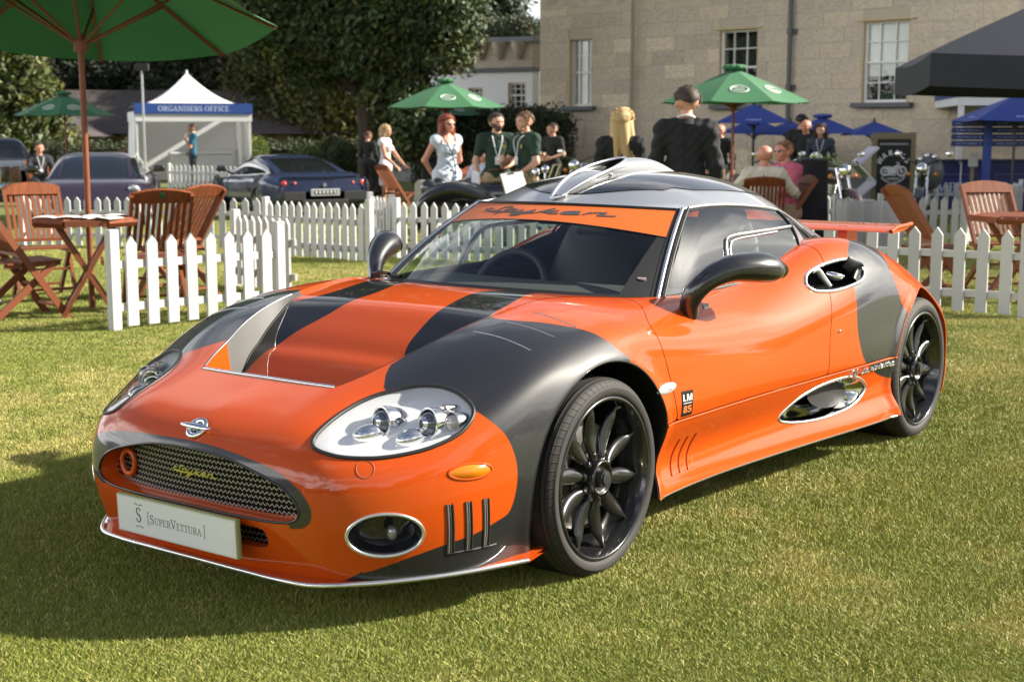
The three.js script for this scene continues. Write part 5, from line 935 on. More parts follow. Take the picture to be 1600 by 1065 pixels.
// wipers, at rest by the far corner
{
  const Wp = sub(car, 'wiper');
  part(Wp, 'wiper_arm', merge([tube([[0.80, 0.842, 0.55], [0.86, 0.858, 0.50], [0.87, 0.858, 0.45], [0.885, 0.858, 0.42]], 0.007, 30, 6), box(0.05, 0.02, 0.04, 0.80, 0.838, 0.56, 0, 0.5, 0)]), CM.black);
  part(Wp, 'wiper_blade', tube([...Array(9)].map((_, i) => ws(0.97 - 0.32 * i / 8, 0.028, 0.012)), 0.006, 30, 6), CM.black);
}
// inside
{
  const C = sub(car, 'cabin');
  part(C, 'dashboard', sheet(30, 14, (u, v) => { const q = (u - 0.5) * 1.98, b = wsB(q * 0.98); const x = b[0] - 0.005 - 0.52 * v, y = b[1] - 0.012 + 0.015 * Math.sin(v * 3) - 0.25 * sstep(0.8, 1, v); return [x, y, q * 0.60]; }), CM.dash);
  const vent = canvasTex(256, 64, (g) => { g.fillStyle = '#0b0b0b'; g.fillRect(0, 0, 256, 64); g.fillStyle = '#3c3c3c'; for (let j = 0; j < 5; j++) for (let i = 0; i < 22; i++) { g.beginPath(); g.arc(8 + i * 11.6 + (j & 1) * 5, 8 + j * 12, 3.4, 0, 7); g.fill(); } });
  part(C, 'dash_vent', sheet(20, 4, (u, v) => { const q = (u - 0.5) * 0.66 - 0.05, b = wsB(q), k = Math.sqrt(Math.max(0, 1 - (2 * u - 1) ** 4)); return [b[0] - 0.045 - 0.07 * (0.5 + (v - 0.5) * k), b[1] - 0.004, q * 0.60]; }), mat(1, 1, 1, 0.6, { map: vent, side: THREE.DoubleSide }));
  part(C, 'door_card', merge([-1, 1].map((s) => box(1.3, 0.35, 0.03, 0.0, 0.62, s * 0.63))), CM.cabin);
  part(C, 'bulkhead', merge([box(0.03, 0.60, 1.10, -0.62, 0.72, 0)]), CM.cabin);
  part(C, 'headlining', sheet(20, 16, (u, v) => { const p = roofPt(0.03 + 0.55 * u, (v - 0.5) * 1.9, -0.03); return p; }), CM.cabin);
  for (const s of [-1, 1]) {
    const seat = sub(C, 'seat');
    seat.position.set(0, 0, s * 0.31);
    part(seat, 'seat_back', merge([sweep([[-0.22, 0.42, 0], [-0.34, 0.70, 0], [-0.44, 0.95, 0], [-0.47, 1.02, 0]], [[0.22, 0.06], [0.23, 0.07], [0.17, 0.05], [0.12, 0.03]], 24, 20, V3(1, 0, 0)), rbox(0.09, 0.17, 0.22, 0.04, -0.43, 1.00, 0, 0, 0, 0.3), rbox(0.5, 0.13, 0.44, 0.05, 0.02, 0.42, 0, 0, 0, 0.1)]), CM.leather);
  }
  const st = sub(C, 'steering_wheel'); st.position.set(0.26, 0.735, 0.31); st.rotation.z = 0.42;
  part(st, 'steering_rim', place(new THREE.TorusGeometry(0.18, 0.016, 10, 40), 0, 0, 0, 0, Math.PI / 2, 0), CM.leather);
  part(st, 'steering_spokes', merge([1.57, 3.14, 4.71].map((a) => rod([0, 0, 0], [0, 0.18 * Math.cos(a), 0.18 * Math.sin(a)], 0.012))), CM.leather);
  part(C, 'cabin_mirror', rbox(0.03, 0.06, 0.22, 0.012, 0.28, 1.06, 0.02, 0, 0.2, 0), CM.black);
  part(C, 'permit_card', box(0.002, 0.05, 0.03, 0.62, 0.86, -0.555, 0, 0.4, -0.5), mat(0.7, 0.72, 0.75, 0.6));
}
// rear wing
{
  const Wg = sub(car, 'rear_wing');
  const sec = [[0.13, 0.004], [0.09, 0.020], [0.02, 0.028], [-0.07, 0.026], [-0.14, 0.030], [-0.14, 0.022], [-0.07, 0.008], [0.02, 0.0], [0.09, -0.003], [0.13, 0.004]];
  part(Wg, 'wing_plane', merge([sheet(9, 24, (u, v) => { const q = sec[Math.round(u * 9)]; return [-1.83 + q[0], 0.905 + q[1], (v - 0.5) * 1.14]; }), ...[-1, 1].map((s) => { const sp = new THREE.Shape(sec.map((q) => new THREE.Vector2(q[0], q[1]))); const g = new THREE.ShapeGeometry(sp); g.translate(-1.83, 0.905, s * 0.57); return g; })]), paintO);
  both((s, S) => { part(Wg, 'wing_end', S(tube([[-1.70, 0.912, 0.572], [-1.76, 0.928, 0.574], [-1.90, 0.935, 0.574], [-1.97, 0.938, 0.572]], 0.010, 24, 8)), paintO); part(Wg, 'wing_support', S(place(new THREE.BoxGeometry(0.13, 0.20, 0.05), -1.80, 0.82, 0.30, 0, 0, 0.15)), paintO); });
}
// ---------------------------------------------------------------- picket fences
const picketPaint = mat(0.50, 0.50, 0.495, 0.55), picketGeo = (() => { const out = []; for (let k = 0; k < 3; k++) { const s = new THREE.Shape([[-0.041, 0], [0.041, 0], [0.041, 0.575 + 0.004 * k], [0.0, 0.632], [-0.041, 0.575 + 0.004 * k]].map((p) => new THREE.Vector2(...p))); const g = new THREE.ExtrudeGeometry(s, { depth: 0.018, bevelEnabled: true, bevelSize: 0.0025, bevelThickness: 0.0025, bevelSegments: 1 }); g.translate(0, 0.035, 0.012); out.push(g); } return out; })();
const postGeo = rbox(0.075, 0.72, 0.075, 0.008, 0, 0.36, 0);
const picketMats = [picketPaint, mat(0.45, 0.45, 0.44, 0.6), mat(0.53, 0.53, 0.525, 0.55)];
// from a to b in plan; pickets stand on the side that faces left of a -> b; posts at the ends named
function fence(label, a, b, gap, posts = [1, 1], rise = 0) {
  const dx = b[0] - a[0], dz = b[1] - a[1], L = Math.hypot(dx, dz), F = thing('picket_fence', label, 'fence', [a[0], gY(a[1]), a[1]], Math.atan2(-dz, dx), 'sections of white picket fence');
  const slope = (gY(b[1]) - gY(a[1])) / L;
  if (posts[0]) part(F, 'post', postGeo, picketPaint);
  if (posts[1]) { const p = part(F, 'post', postGeo, picketPaint); p.position.set(L, slope * L, 0); }
  for (const y of [0.17, 0.47]) part(F, 'rail', bar([0.0, y, 0], [L, y + slope * L, 0], 0.022, 0.055, Math.PI / 2), picketPaint);
  const n = Math.max(1, Math.round((L - 0.10) / gap));
  for (let i = 0; i < n; i++) { const x = 0.05 + (i + 0.5) * (L - 0.10) / n, p = part(F, 'picket', picketGeo[i % 3], picketMats[(i * 7 + 3) % 5 % 3]); p.position.set(x, slope * x + rr(-0.004, 0.004), 0); p.rotation.z = rr(-0.012, 0.012); }
  return F;
}
fence('white picket fence section nearest on the left, in front of the teak chairs', [-2.80, -9.85], [-1.80, -10.85], 0.160);
fence('shaded white picket fence section just behind the nearest left one', [-2.55, -13.0], [-1.86, -12.1], 0.125, [1, 0]);
fence('white picket fence behind the teak table, before the dark purple car', [-6.6, -19.0], [-4.35, -18.4], 0.150);
fence('white picket fence stretch running left from the post behind the teak chairs', [-4.35, -18.4], [-3.15, -18.2], 0.150, [0, 0]);
fence('white picket fence in front of the blue sports car', [-2.98, -17.1], [-1.60, -15.85], 0.133);
fence('far corner section of white picket fence at the tail of the blue sports car', [-1.95, -19.4], [-1.55, -18.2], 0.2);
fence('white picket fence beginning at the post behind the far door mirror', [-1.36, -16.6], [0.6, -15.2], 0.15);
fence('far white picket fence by the gazebo and the man in the teal shirt', [-9.3, -38.5], [-6.9, -36.5], 0.19);
fence('nearest right white picket fence, in front of the teak table and behind the rear wing', [1.9, -11.95], [3.86, -10.55], 0.172, [0, 1]);
fence('gate like white picket panel standing end on behind the rear wing', [4.22, -18.4], [4.66, -17.0], 0.085);
fence('white picket fence left of the gate like panel, before the motorcycles', [3.9, -19.8], [4.4, -19.2], 0.14, [0, 0]);
fence('white picket fence right of the gate like panel', [4.85, -18.6], [5.95, -18.6], 0.145);
fence('long white picket fence running away towards the blue champagne counter', [5.95, -18.6], [9.2, -25.6], 0.16);
fence('far white picket fence along the front of the blue champagne counter', [7.0, -25.0], [9.2, -25.6], 0.19, [0, 0]);

// ---------------------------------------------------------------- teak chairs and tables
const teakTex = (s) => noiseTex(128, (u, v) => { const g = 0.78 + 0.28 * per(u * 1, v * 0.25, 6, s, 4) + 0.18 * per(u, v, 10, s + 5, 2); return [0.62 * g, 0.335 * g, 0.19 * g]; }, { srgb: true });
const teak = [1, 5, 9].map((s) => new THREE.MeshStandardMaterial({ map: teakTex(s), roughness: 0.5 })), teakDark = mat(0.16, 0.060, 0.026, 0.5);
function makeChair(label, p, turn, disc = false) {           // folding slatted chair, facing +z
  const C = thing('teak_chair', label, 'chair', p, turn, 'slatted teak garden chairs');
  const top = [0.93, -0.33], foot = [0, 0.30];                // y, z of the back posts from floor in front to the top behind
  for (const s of [-1, 1]) { part(C, 'back_post', bar([s * 0.225, foot[0], foot[1]], [s * 0.225, top[0], top[1]], 0.026, 0.050), teak[0]); part(C, 'leg', bar([s * 0.195, 0.43, 0.22], [s * 0.195, 0, -0.28], 0.026, 0.050), teak[1]); }
  const rail = (x0, y, k) => { const c = []; for (let i = 0; i <= 8; i++) { const x = (i / 8 - 0.5) * 0.44; c.push([x, y + k * (1 - (2 * x / 0.44) ** 2)]); } return c; };
  const on = (y) => foot[1] + (top[1] - foot[1]) * (y / top[0]);
  { const c = rail(0, 0.90, 0.035), s = new THREE.Shape([...c.map((q) => new THREE.Vector2(q[0], q[1] + 0.045)), ...c.reverse().map((q) => new THREE.Vector2(q[0], q[1] - 0.045 - (q[1] - 0.90)))]); const g = new THREE.ExtrudeGeometry(s, { depth: 0.024, bevelEnabled: false }); place(g, 0, -0.90, 0, 0, 0, 0); place(g, 0, 0.90, on(0.90) - 0.0, -0.60 + 0.0, 0, 0); part(C, 'top_rail', g, teak[0]); }
  part(C, 'lower_rail', bar([-0.22, 0.50, on(0.50)], [0.22, 0.50, on(0.50)], 0.024, 0.05), teak[1]);
  for (let i = 0; i < 9; i++) { const x = -0.178 + i * 0.0445; part(C, 'back_slat', bar([x, 0.50, on(0.50) + 0.004], [x, 0.89, on(0.89) + 0.004], 0.026, 0.012), teak[i % 3]); }
  for (let i = 0; i < 7; i++) part(C, 'seat_slat', box(0.44, 0.014, 0.048, 0, 0.445 - 0.0015 * i, 0.24 - i * 0.060), teak[(i + 1) % 3]);
  part(C, 'seat_rail', merge([-1, 1].map((s) => bar([s * 0.19, 0.43, 0.26], [s * 0.19, 0.42, -0.16], 0.022, 0.04))), teak[2]);
  part(C, 'stretcher', merge([bar([-0.22, 0.10, 0.235], [0.22, 0.10, 0.235], 0.02, 0.035), bar([-0.20, 0.10, -0.225], [0.20, 0.10, -0.225], 0.02, 0.035), bar([-0.22, 0.26, 0.12], [0.22, 0.26, 0.12], 0.018, 0.03)]), teak[1]);
  if (disc) part(C, 'maker_disc', place(cyl(0.022, 0.022, 0.004, 18), 0, 0.925, on(0.925) - 0.006, Math.PI / 2 - 0.6, 0, 0), mat(0.02, 0.12, 0.05, 0.5));
  return C;
}
function makeTable(label, p, r, h = 0.74) {
  const T = thing('teak_table', label, 'table', p, 0.3);
  const n = 11; for (let i = 0; i < n; i++) { const x = (i - (n - 1) / 2) * 2 * r / n, half = Math.min(r * 0.96, 1.30 * r - Math.abs(x) * 0.9); part(T, 'table_slat', rbox(2 * r / n - 0.006, 0.024, 2 * Math.max(0.1, half), 0.004, x, h, 0), teak[i % 3]); }
  const e = []; for (let i = 0; i <= 8; i++) { const a = (i + 0.5) * Math.PI / 4; e.push([1.05 * r * Math.cos(a), h - 0.012, 1.05 * r * Math.sin(a)]); }
  part(T, 'table_edge', merge(e.slice(1).map((q, i) => bar(e[i], q, 0.045, 0.05))), teak[0]);
  for (const s of [-1, 1]) for (const k of [-1, 1]) part(T, 'leg', bar([s * r * 0.55 * k, h - 0.05, s * r * 0.45], [-s * r * 0.55 * k, 0, s * r * 0.45 + 0.02 * k], 0.03, 0.055), teak[1]);
  part(T, 'stretcher', merge([bar([-r * 0.3, 0.30, -r * 0.45], [-r * 0.3, 0.30, r * 0.45], 0.022, 0.04), bar([r * 0.3, 0.42, -r * 0.45], [r * 0.3, 0.42, r * 0.45], 0.022, 0.04)]), teak[2]);
  return T;
}
const HP = Math.PI / 2;
makeTable('octagonal teak table pierced by the pole of the big green parasol', [-3.25, gY(-10.75), -10.75], 0.37);
makeChair('teak chair at the left edge seen side on, nearest the man in yellow', [-3.72, gY(-10.55), -10.55], 2.25);
makeChair('teak chair behind the left table facing the camera', [-4.02, gY(-12.0), -12.0], 0.5);
makeChair('teak chair right of the left table, its back with a small green disc', [-2.78, gY(-11.0), -11.0], Math.PI + 0.42, true);
makeChair('teak chair half hidden behind the one with the green disc', [-2.84, gY(-12.0), -12.0], -HP - 0.55);
makeTable('round topped teak table on the right behind the picket fence', [4.32, gY(-11.75), -11.75], 0.46, 0.71);
makeChair('teak chair on the far side of the right table, facing the camera', [4.34, gY(-12.55), -12.55], 0.12);
makeChair('teak chair leaning at the left of the right table, seen edge on', [3.55, gY(-12.0), -12.0], HP + 0.15);
makeChair('teak chair with sunlit striped slats beside the draped table, behind the woman in white', [-2.16, gY(-26.5), -26.5], 2.2);
makeChair('teak chair half hidden between the pale blue dress and the green shirts', [-0.85, gY(-23.0), -23.0], 0.3);
makeChair('teak chair whose back rises behind the seated person in jeans', [-0.55, gY(-25.0), -25.0], 0.2);
makeChair('teak chair under the seated man in the cream jacket', [2.95, gY(-16.6), -16.6], 3.0);
makeChair('teak chair under the seated man in the pink shirt', [3.32, gY(-17.3), -17.3], -1.4);
makeChair('teak chair far back on the left with the seated man in a dark suit', [-10.1, gY(-30), -30.3], 0.5);
{
  const t = thing('draped_table', 'small table under a grey green cloth behind the woman in the pale blue dress', 'table', [-1.40, gY(-24.0), -24.0]);
  part(t, 'tablecloth', sheet(48, 10, (u, v) => { const a = u * 6.2832, k = 1 + 0.07 * v * Math.sin(a * 7) , r = (v < 0.25 ? v / 0.25 : 1) * 0.23 * (1 + 0.16 * v) * k; return [r * Math.cos(a), 0.76 - (v < 0.25 ? 0 : (v - 0.25) / 0.75 * 0.70), r * Math.sin(a)]; }), mat(0.30, 0.28, 0.23, 0.9, { side: THREE.DoubleSide }));
  part(t, 'table_base', cyl(0.05, 0.2, 0.7, 12, 0, 0.36, 0), teakDark);
  const c = thing('coffee_cup', 'white cup on the table edge in front of the person in jeans', 'cup', [-0.72, gY(-21.5) + 0.76, -21.5]);
  part(c, 'cup_body', lathe([[0.001, 0], [0.03, 0.003], [0.045, 0.05], [0.05, 0.09], [0.046, 0.09], [0.04, 0.05]], 20), mat(0.75, 0.75, 0.74, 0.3)); part(c, 'saucer', lathe([[0.001, -0.006], [0.08, 0.0], [0.082, 0.006]], 20), mat(0.75, 0.75, 0.74, 0.3));
  makeTable('small teak table bearing a white cup before the seated person in jeans', [-0.65, gY(-21.6), -21.6], 0.34);
  makeTable('teak table with bottles between the seated men in cream and pink', [2.62, gY(-17.8), -17.8], 0.42);
  const mg = [['open white brochure lying on the left side of the teak table under the parasol', -3.44, -10.66, 0.2], ['white magazine by the parasol pole on the left teak table', -3.10, -10.56, -0.25], ['white leaflet at the back of the left teak table', -3.12, -10.88, 0.6]];
  mg.forEach(([l, x, z, a]) => { const m = thing('brochure', l, 'brochure', [x, gY(z) + 0.756, z], a); part(m, 'pages', sheet(10, 4, (u, v) => [(u - 0.5) * 0.34, 0.012 * Math.abs(Math.sin(u * Math.PI * 2)) + 0.002, (v - 0.5) * 0.22]), mat(0.72, 0.72, 0.72, 0.6, { side: THREE.DoubleSide })); part(m, 'spine', box(0.006, 0.004, 0.22, 0, 0.002, 0), mat(0.3, 0.1, 0.1, 0.6)); });
}
// ---------------------------------------------------------------- parasols
function parasol(label, p, o) {
  const { n = 8, r = 1.4, rim = 2.05, apex = 2.65, turn = 0, col, pole = teak[0], valance = 0, group, logo, vent = true, text } = o;
  const U = thing('parasol', label, 'parasol', p, turn, group), K = [], hubY = o.hub ?? rim - 0.10;
  let Cn = U; if (o.tilt) { Cn = sub(U, 'canopy'); const q = new THREE.Quaternion().setFromAxisAngle(V3(Math.cos(turn), 0, Math.sin(turn)), o.tilt); Cn.quaternion.copy(q); Cn.position.copy(V3(0, hubY, 0).sub(V3(0, hubY, 0).applyQuaternion(q))); }
  for (let i = 0; i <= n; i++) K.push([r * Math.cos(i * 2 * Math.PI / n), r * Math.sin(i * 2 * Math.PI / n)]);
  const pt = (i, a, b) => { const f = a * b, x = (K[i][0] * (1 - f / Math.max(a, 1e-6)) + K[i + 1][0] * (f / Math.max(a, 1e-6))) * a, z = (K[i][1] * (1 - b) + K[i + 1][1] * b) * a; return [x, apex - (apex - rim) * (0.90 * a + 0.10 * a * a) - 0.05 * r * 0.4 * a * a * Math.sin(Math.PI * b), z]; };
  for (let i = 0; i < n; i++) {
    const pan = part(Cn, 'canopy_panel', sheet(8, 8, (u, v) => pt(i, Math.max(0.02, v), u)), col);
    if (valance) part(pan, 'valance', sheet(8, 1, (u, v) => { const q = pt(i, 1, u); return [q[0] * (1 + 0.004 * v), q[1] - valance * v, q[2] * (1 + 0.004 * v)]; }), col);
    const rb = pt(i, 1, 0); part(Cn, 'rib', bar([0, apex - 0.02, 0], [rb[0] * 0.985, rb[1] - 0.015, rb[2] * 0.985], 0.020, 0.028), pole);
    const m = pt(i, 0.55, 0); part(Cn, 'strut', bar([0, hubY, 0], [m[0], m[1] - 0.03, m[2]], 0.018, 0.026), pole);
  }
  part(U, 'pole', cyl(0.024, 0.024, o.tilt ? hubY + 0.1 : apex + 0.02, 16, 0, (o.tilt ? hubY + 0.1 : apex) / 2, 0), pole);
  part(U, 'hub', merge([cyl(0.055, 0.055, 0.09, 12, 0, hubY, 0), cyl(0.05, 0.05, 0.06, 12, 0, apex - 0.03, 0)]), pole);
  if (vent) part(Cn, 'vent_cap', merge([...Array(8)].map((_, i) => { const a = i * Math.PI / 4; return place(new THREE.SphereGeometry(0.09, 8, 6), 0.12 * Math.cos(a), apex + 0.015, 0.12 * Math.sin(a), 0, 0, 0, [1, 0.55, 1]); })), col);
  part(Cn, 'finial', lathe([[0.001, 0.09], [0.018, 0.06], [0.03, 0.02], [0.02, 0]], 12, 0, apex, 0), pole);
  if (!o.nobase) part(U, 'base', lathe([[0.22, 0], [0.22, 0.06], [0.05, 0.09], [0.03, 0.30]], 24), leadGrey);
  if (logo) for (const i of logo) { const ring = []; for (let k = 0; k < 26; k++) { const a = k / 26 * 2 * Math.PI, q = pt(i, 0.66 + 0.09 * Math.sin(a), 0.5 + 0.22 * Math.cos(a)); ring.push([q[0], q[1] + 0.006, q[2]]); } const bars = [-1, 1].map((m) => tube([0, 1, 2, 3].map((k) => { const q = pt(i, 0.66 + 0.03 * m, 0.36 + 0.09 * k); return [q[0], q[1] + 0.006, q[2]]; }), 0.010, 10, 5)); part(U, 'canopy_emblem', merge([tube(ring, 0.014, 60, 5, true), ...bars]), mat(0.60, 0.66, 0.60, 0.7)); }
  if (text) { const tx = canvasTex(256, 48, (g) => { g.fillStyle = text[1]; g.fillRect(0, 0, 256, 48); g.fillStyle = '#c9cfe6'; g.font = 'bold 38px serif'; g.textAlign = 'center'; g.textBaseline = 'middle'; g.fillText(text[0], 128, 26); }); for (let i = 0; i < n; i++) part(U, 'canopy_lettering', sheet(8, 2, (u, v) => { const q = pt(i, 0.90 - 0.10 * v, 0.66 - 0.32 * u); return [q[0], q[1] + 0.008, q[2]]; }), mat(1, 1, 1, 0.7, { map: tx, side: THREE.DoubleSide })); }
  return U;
}
const cloth = (r, g, b, tr = 0.2) => new THREE.MeshPhysicalMaterial({ color: lin(r, g, b), roughness: 0.85, transmission: tr, thickness: 0, side: THREE.DoubleSide });
const green = cloth(0.030, 0.155, 0.060, 0.12), blue = cloth(0.030, 0.062, 0.30, 0.10), navy = mat(0.010, 0.012, 0.022, 0.6, { side: THREE.DoubleSide }), darkPole = mat(0.05, 0.05, 0.055, 0.5), gp = 'green octagonal parasols', bp = 'blue champagne parasols';
parasol('big green parasol over the left teak table, cut by the top of the picture', [-3.36, gY(-11.2), -11.2], { r: 1.52, rim: 2.28, apex: 2.92, turn: 0.18, col: green, group: gp, nobase: true, tilt: -0.17, hub: 2.06 });
parasol('far green parasol on the left above the dark purple car', [-11.6, gY(-37), -37], { r: 1.28, rim: 1.98, apex: 2.52, turn: 0.2, col: green, group: gp, logo: [2, 1] });
parasol('larger green parasol in the middle above the red haired woman', [-1.42, gY(-30.5), -30.5], { r: 1.32, rim: 2.08, apex: 2.62, turn: 0.5, col: green, group: gp, logo: [2, 1] });
parasol('smaller green parasol in the middle, lower and behind the larger one', [-1.75, gY(-39), -39], { r: 1.15, rim: 2.00, apex: 2.40, turn: 0.1, col: green, group: gp, logo: [2, 1] });
parasol('green parasol with wooden pole right of the man in the dark suit', [3.72, gY(-24), -24], { r: 1.30, rim: 2.06, apex: 2.62, turn: 0.35, col: green, group: gp, logo: [2, 1] });
const sq = { n: 4, col: blue, pole: darkPole, vent: false, group: bp };
parasol('blue parasol with faint lettering right of the suited man, upper of two', [5.25, gY(-31), -31], { ...sq, r: 1.12, rim: 1.76, apex: 2.16, turn: 0.62, text: ['POMMERY', '#20358c'] });
parasol('blue parasol lower and behind, between wooden pole and the dark haired couple', [5.60, gY(-33), -33], { ...sq, r: 1.10, rim: 1.53, apex: 1.86, turn: 0.7 });
parasol('blue parasol half hidden behind the couple in black', [6.35, gY(-32.5), -32.5], { ...sq, r: 1.05, rim: 1.50, apex: 1.80, turn: 0.5 });
parasol('blue parasol right of the couple in black, with pointed top', [6.75, gY(-31), -31], { ...sq, r: 1.05, rim: 1.54, apex: 1.88, turn: 0.66, vent: true });
parasol('small blue parasol left of the black motorcycle sign', [7.75, gY(-30.5), -30.5], { ...sq, r: 0.86, rim: 1.50, apex: 1.78, turn: 0.72 });
parasol('bright blue parasol at the right edge in front of the champagne tent', [9.35, gY(-26.5), -26.5], { ...sq, r: 1.32, rim: 1.78, apex: 2.24, turn: 0.72, text: ['POMMERY', '#2237a0'] });
parasol('big dark navy parasol with deep valance cut by the right edge', [6.85, gY(-17.4), -17.4], { n: 4, r: 2.75, rim: 2.36, apex: 3.25, turn: 0.62, col: navy, pole: darkPole, valance: 0.36, vent: false });
// ---------------------------------------------------------------- tents, counters and signs
const canvasW = cloth(0.78, 0.78, 0.79, 0.15), flag = (w, h, bg, fg, t, font, dy = 0) => canvasTex(1024, Math.round(1024 * h / w), (g, W, H) => { g.fillStyle = bg; g.fillRect(0, 0, W, H); g.fillStyle = fg; g.font = font; g.textAlign = 'center'; g.textBaseline = 'middle'; g.fillText(t, W / 2, H / 2 + dy); });
{
  const G = thing('gazebo', 'white pagoda gazebo with a blue banner reading organisers office', 'gazebo', [-10.1, -0.2, -44.5], 0.32), w = 1.72;
  part(G, 'roof', sheet(40, 14, (u, v) => { const a = u * 4, k = Math.floor(a) % 4, f = a - Math.floor(a), C = [[-1, 1], [1, 1], [1, -1], [-1, -1]], r = w * (0.02 + 0.98 * v), x = C[k][0] + (C[(k + 1) % 4][0] - C[k][0]) * f, z = C[k][1] + (C[(k + 1) % 4][1] - C[k][1]) * f; return [x * r, 2.32 + 1.00 * Math.pow(1 - v, 1.9), z * r]; }), canvasW);
  part(G, 'roof_tip', cyl(0.03, 0.05, 0.18, 10, 0, 3.34, 0), canvasW);
  part(G, 'fascia', merge([box(2 * w, 0.30, 0.03, 0, 2.00, w), box(2 * w, 0.30, 0.03, 0, 2.00, -w), box(0.03, 0.30, 2 * w - 0.06, w, 2.00, 0), box(0.03, 0.30, 2 * w - 0.06, -w, 2.00, 0)]), canvasW);
  const ban = part(G, 'banner', box(2 * w + 0.06, 0.32, 0.03, 0, 2.23, w + 0.035), mat(0.018, 0.06, 0.26, 0.6));
  part(ban, 'banner_lettering', place(new THREE.PlaneGeometry(2 * w, 0.28), 0, 2.23, w + 0.053), mat(1, 1, 1, 0.6, { map: flag(2 * w, 0.28, '#254a92', '#cdd6ec', 'ORGANISERS OFFICE', '62px serif') }));
  for (const x of [-1, 1]) for (const z of [-1, 1]) part(G, 'tent_pole', box(0.06, 2.1, 0.06, x * (w - 0.05), 1.05, z * (w - 0.05)), mat(0.7, 0.7, 0.71, 0.4));
  const sideW = (s) => sheet(14, 10, (u, v) => [s * (w - 0.02) + 0.03 * Math.sin(u * 22) * (1 - v) + (s < 0 ? -0.10 * (1 - v) : 0), 0.02 + 1.9 * v, (u - 0.5) * 2 * (w - 0.04)]);
  part(G, 'side_wall', sideW(-1), canvasW); part(G, 'side_wall', sideW(1), canvasW); part(G, 'back_wall', box(2 * w - 0.1, 1.95, 0.02, 0, 0.98, -w + 0.05), canvasW);
  part(G, 'guy_frame', merge([rod([-w, 0.9, w], [-w - 0.45, 0, w + 0.3], 0.02), rod([-w, 0.9, w], [-w + 0.55, 0, w + 0.45], 0.02)]), mat(0.6, 0.6, 0.6, 0.5));
  const C = thing('serving_counter', 'white counter inside the gazebo behind the man in the teal shirt', 'counter', [-9.65, -0.2, -44.2], 0.32); part(C, 'counter_front', rbox(1.9, 0.85, 0.5, 0.02, 0, 0.43, 0), mat(0.62, 0.62, 0.65, 0.6)); part(C, 'counter_top', rbox(2.0, 0.05, 0.6, 0.01, 0, 0.885, 0), mat(0.68, 0.68, 0.7, 0.5));
  const S = thing('loudspeaker_mast', 'tall thin grey mast with a dark loudspeaker left of the gazebo', 'mast', [-10.9, -0.2, -42.2]); part(S, 'mast', cyl(0.03, 0.035, 3.35, 10, 0, 1.68, 0), mat(0.45, 0.46, 0.48, 0.4, { metalness: 0.6 })); part(S, 'loudspeaker', rbox(0.42, 0.20, 0.12, 0.02, 0, 3.42, 0), mat(0.02, 0.02, 0.02, 0.6));  // the dark box on the pole is a loudspeaker
}
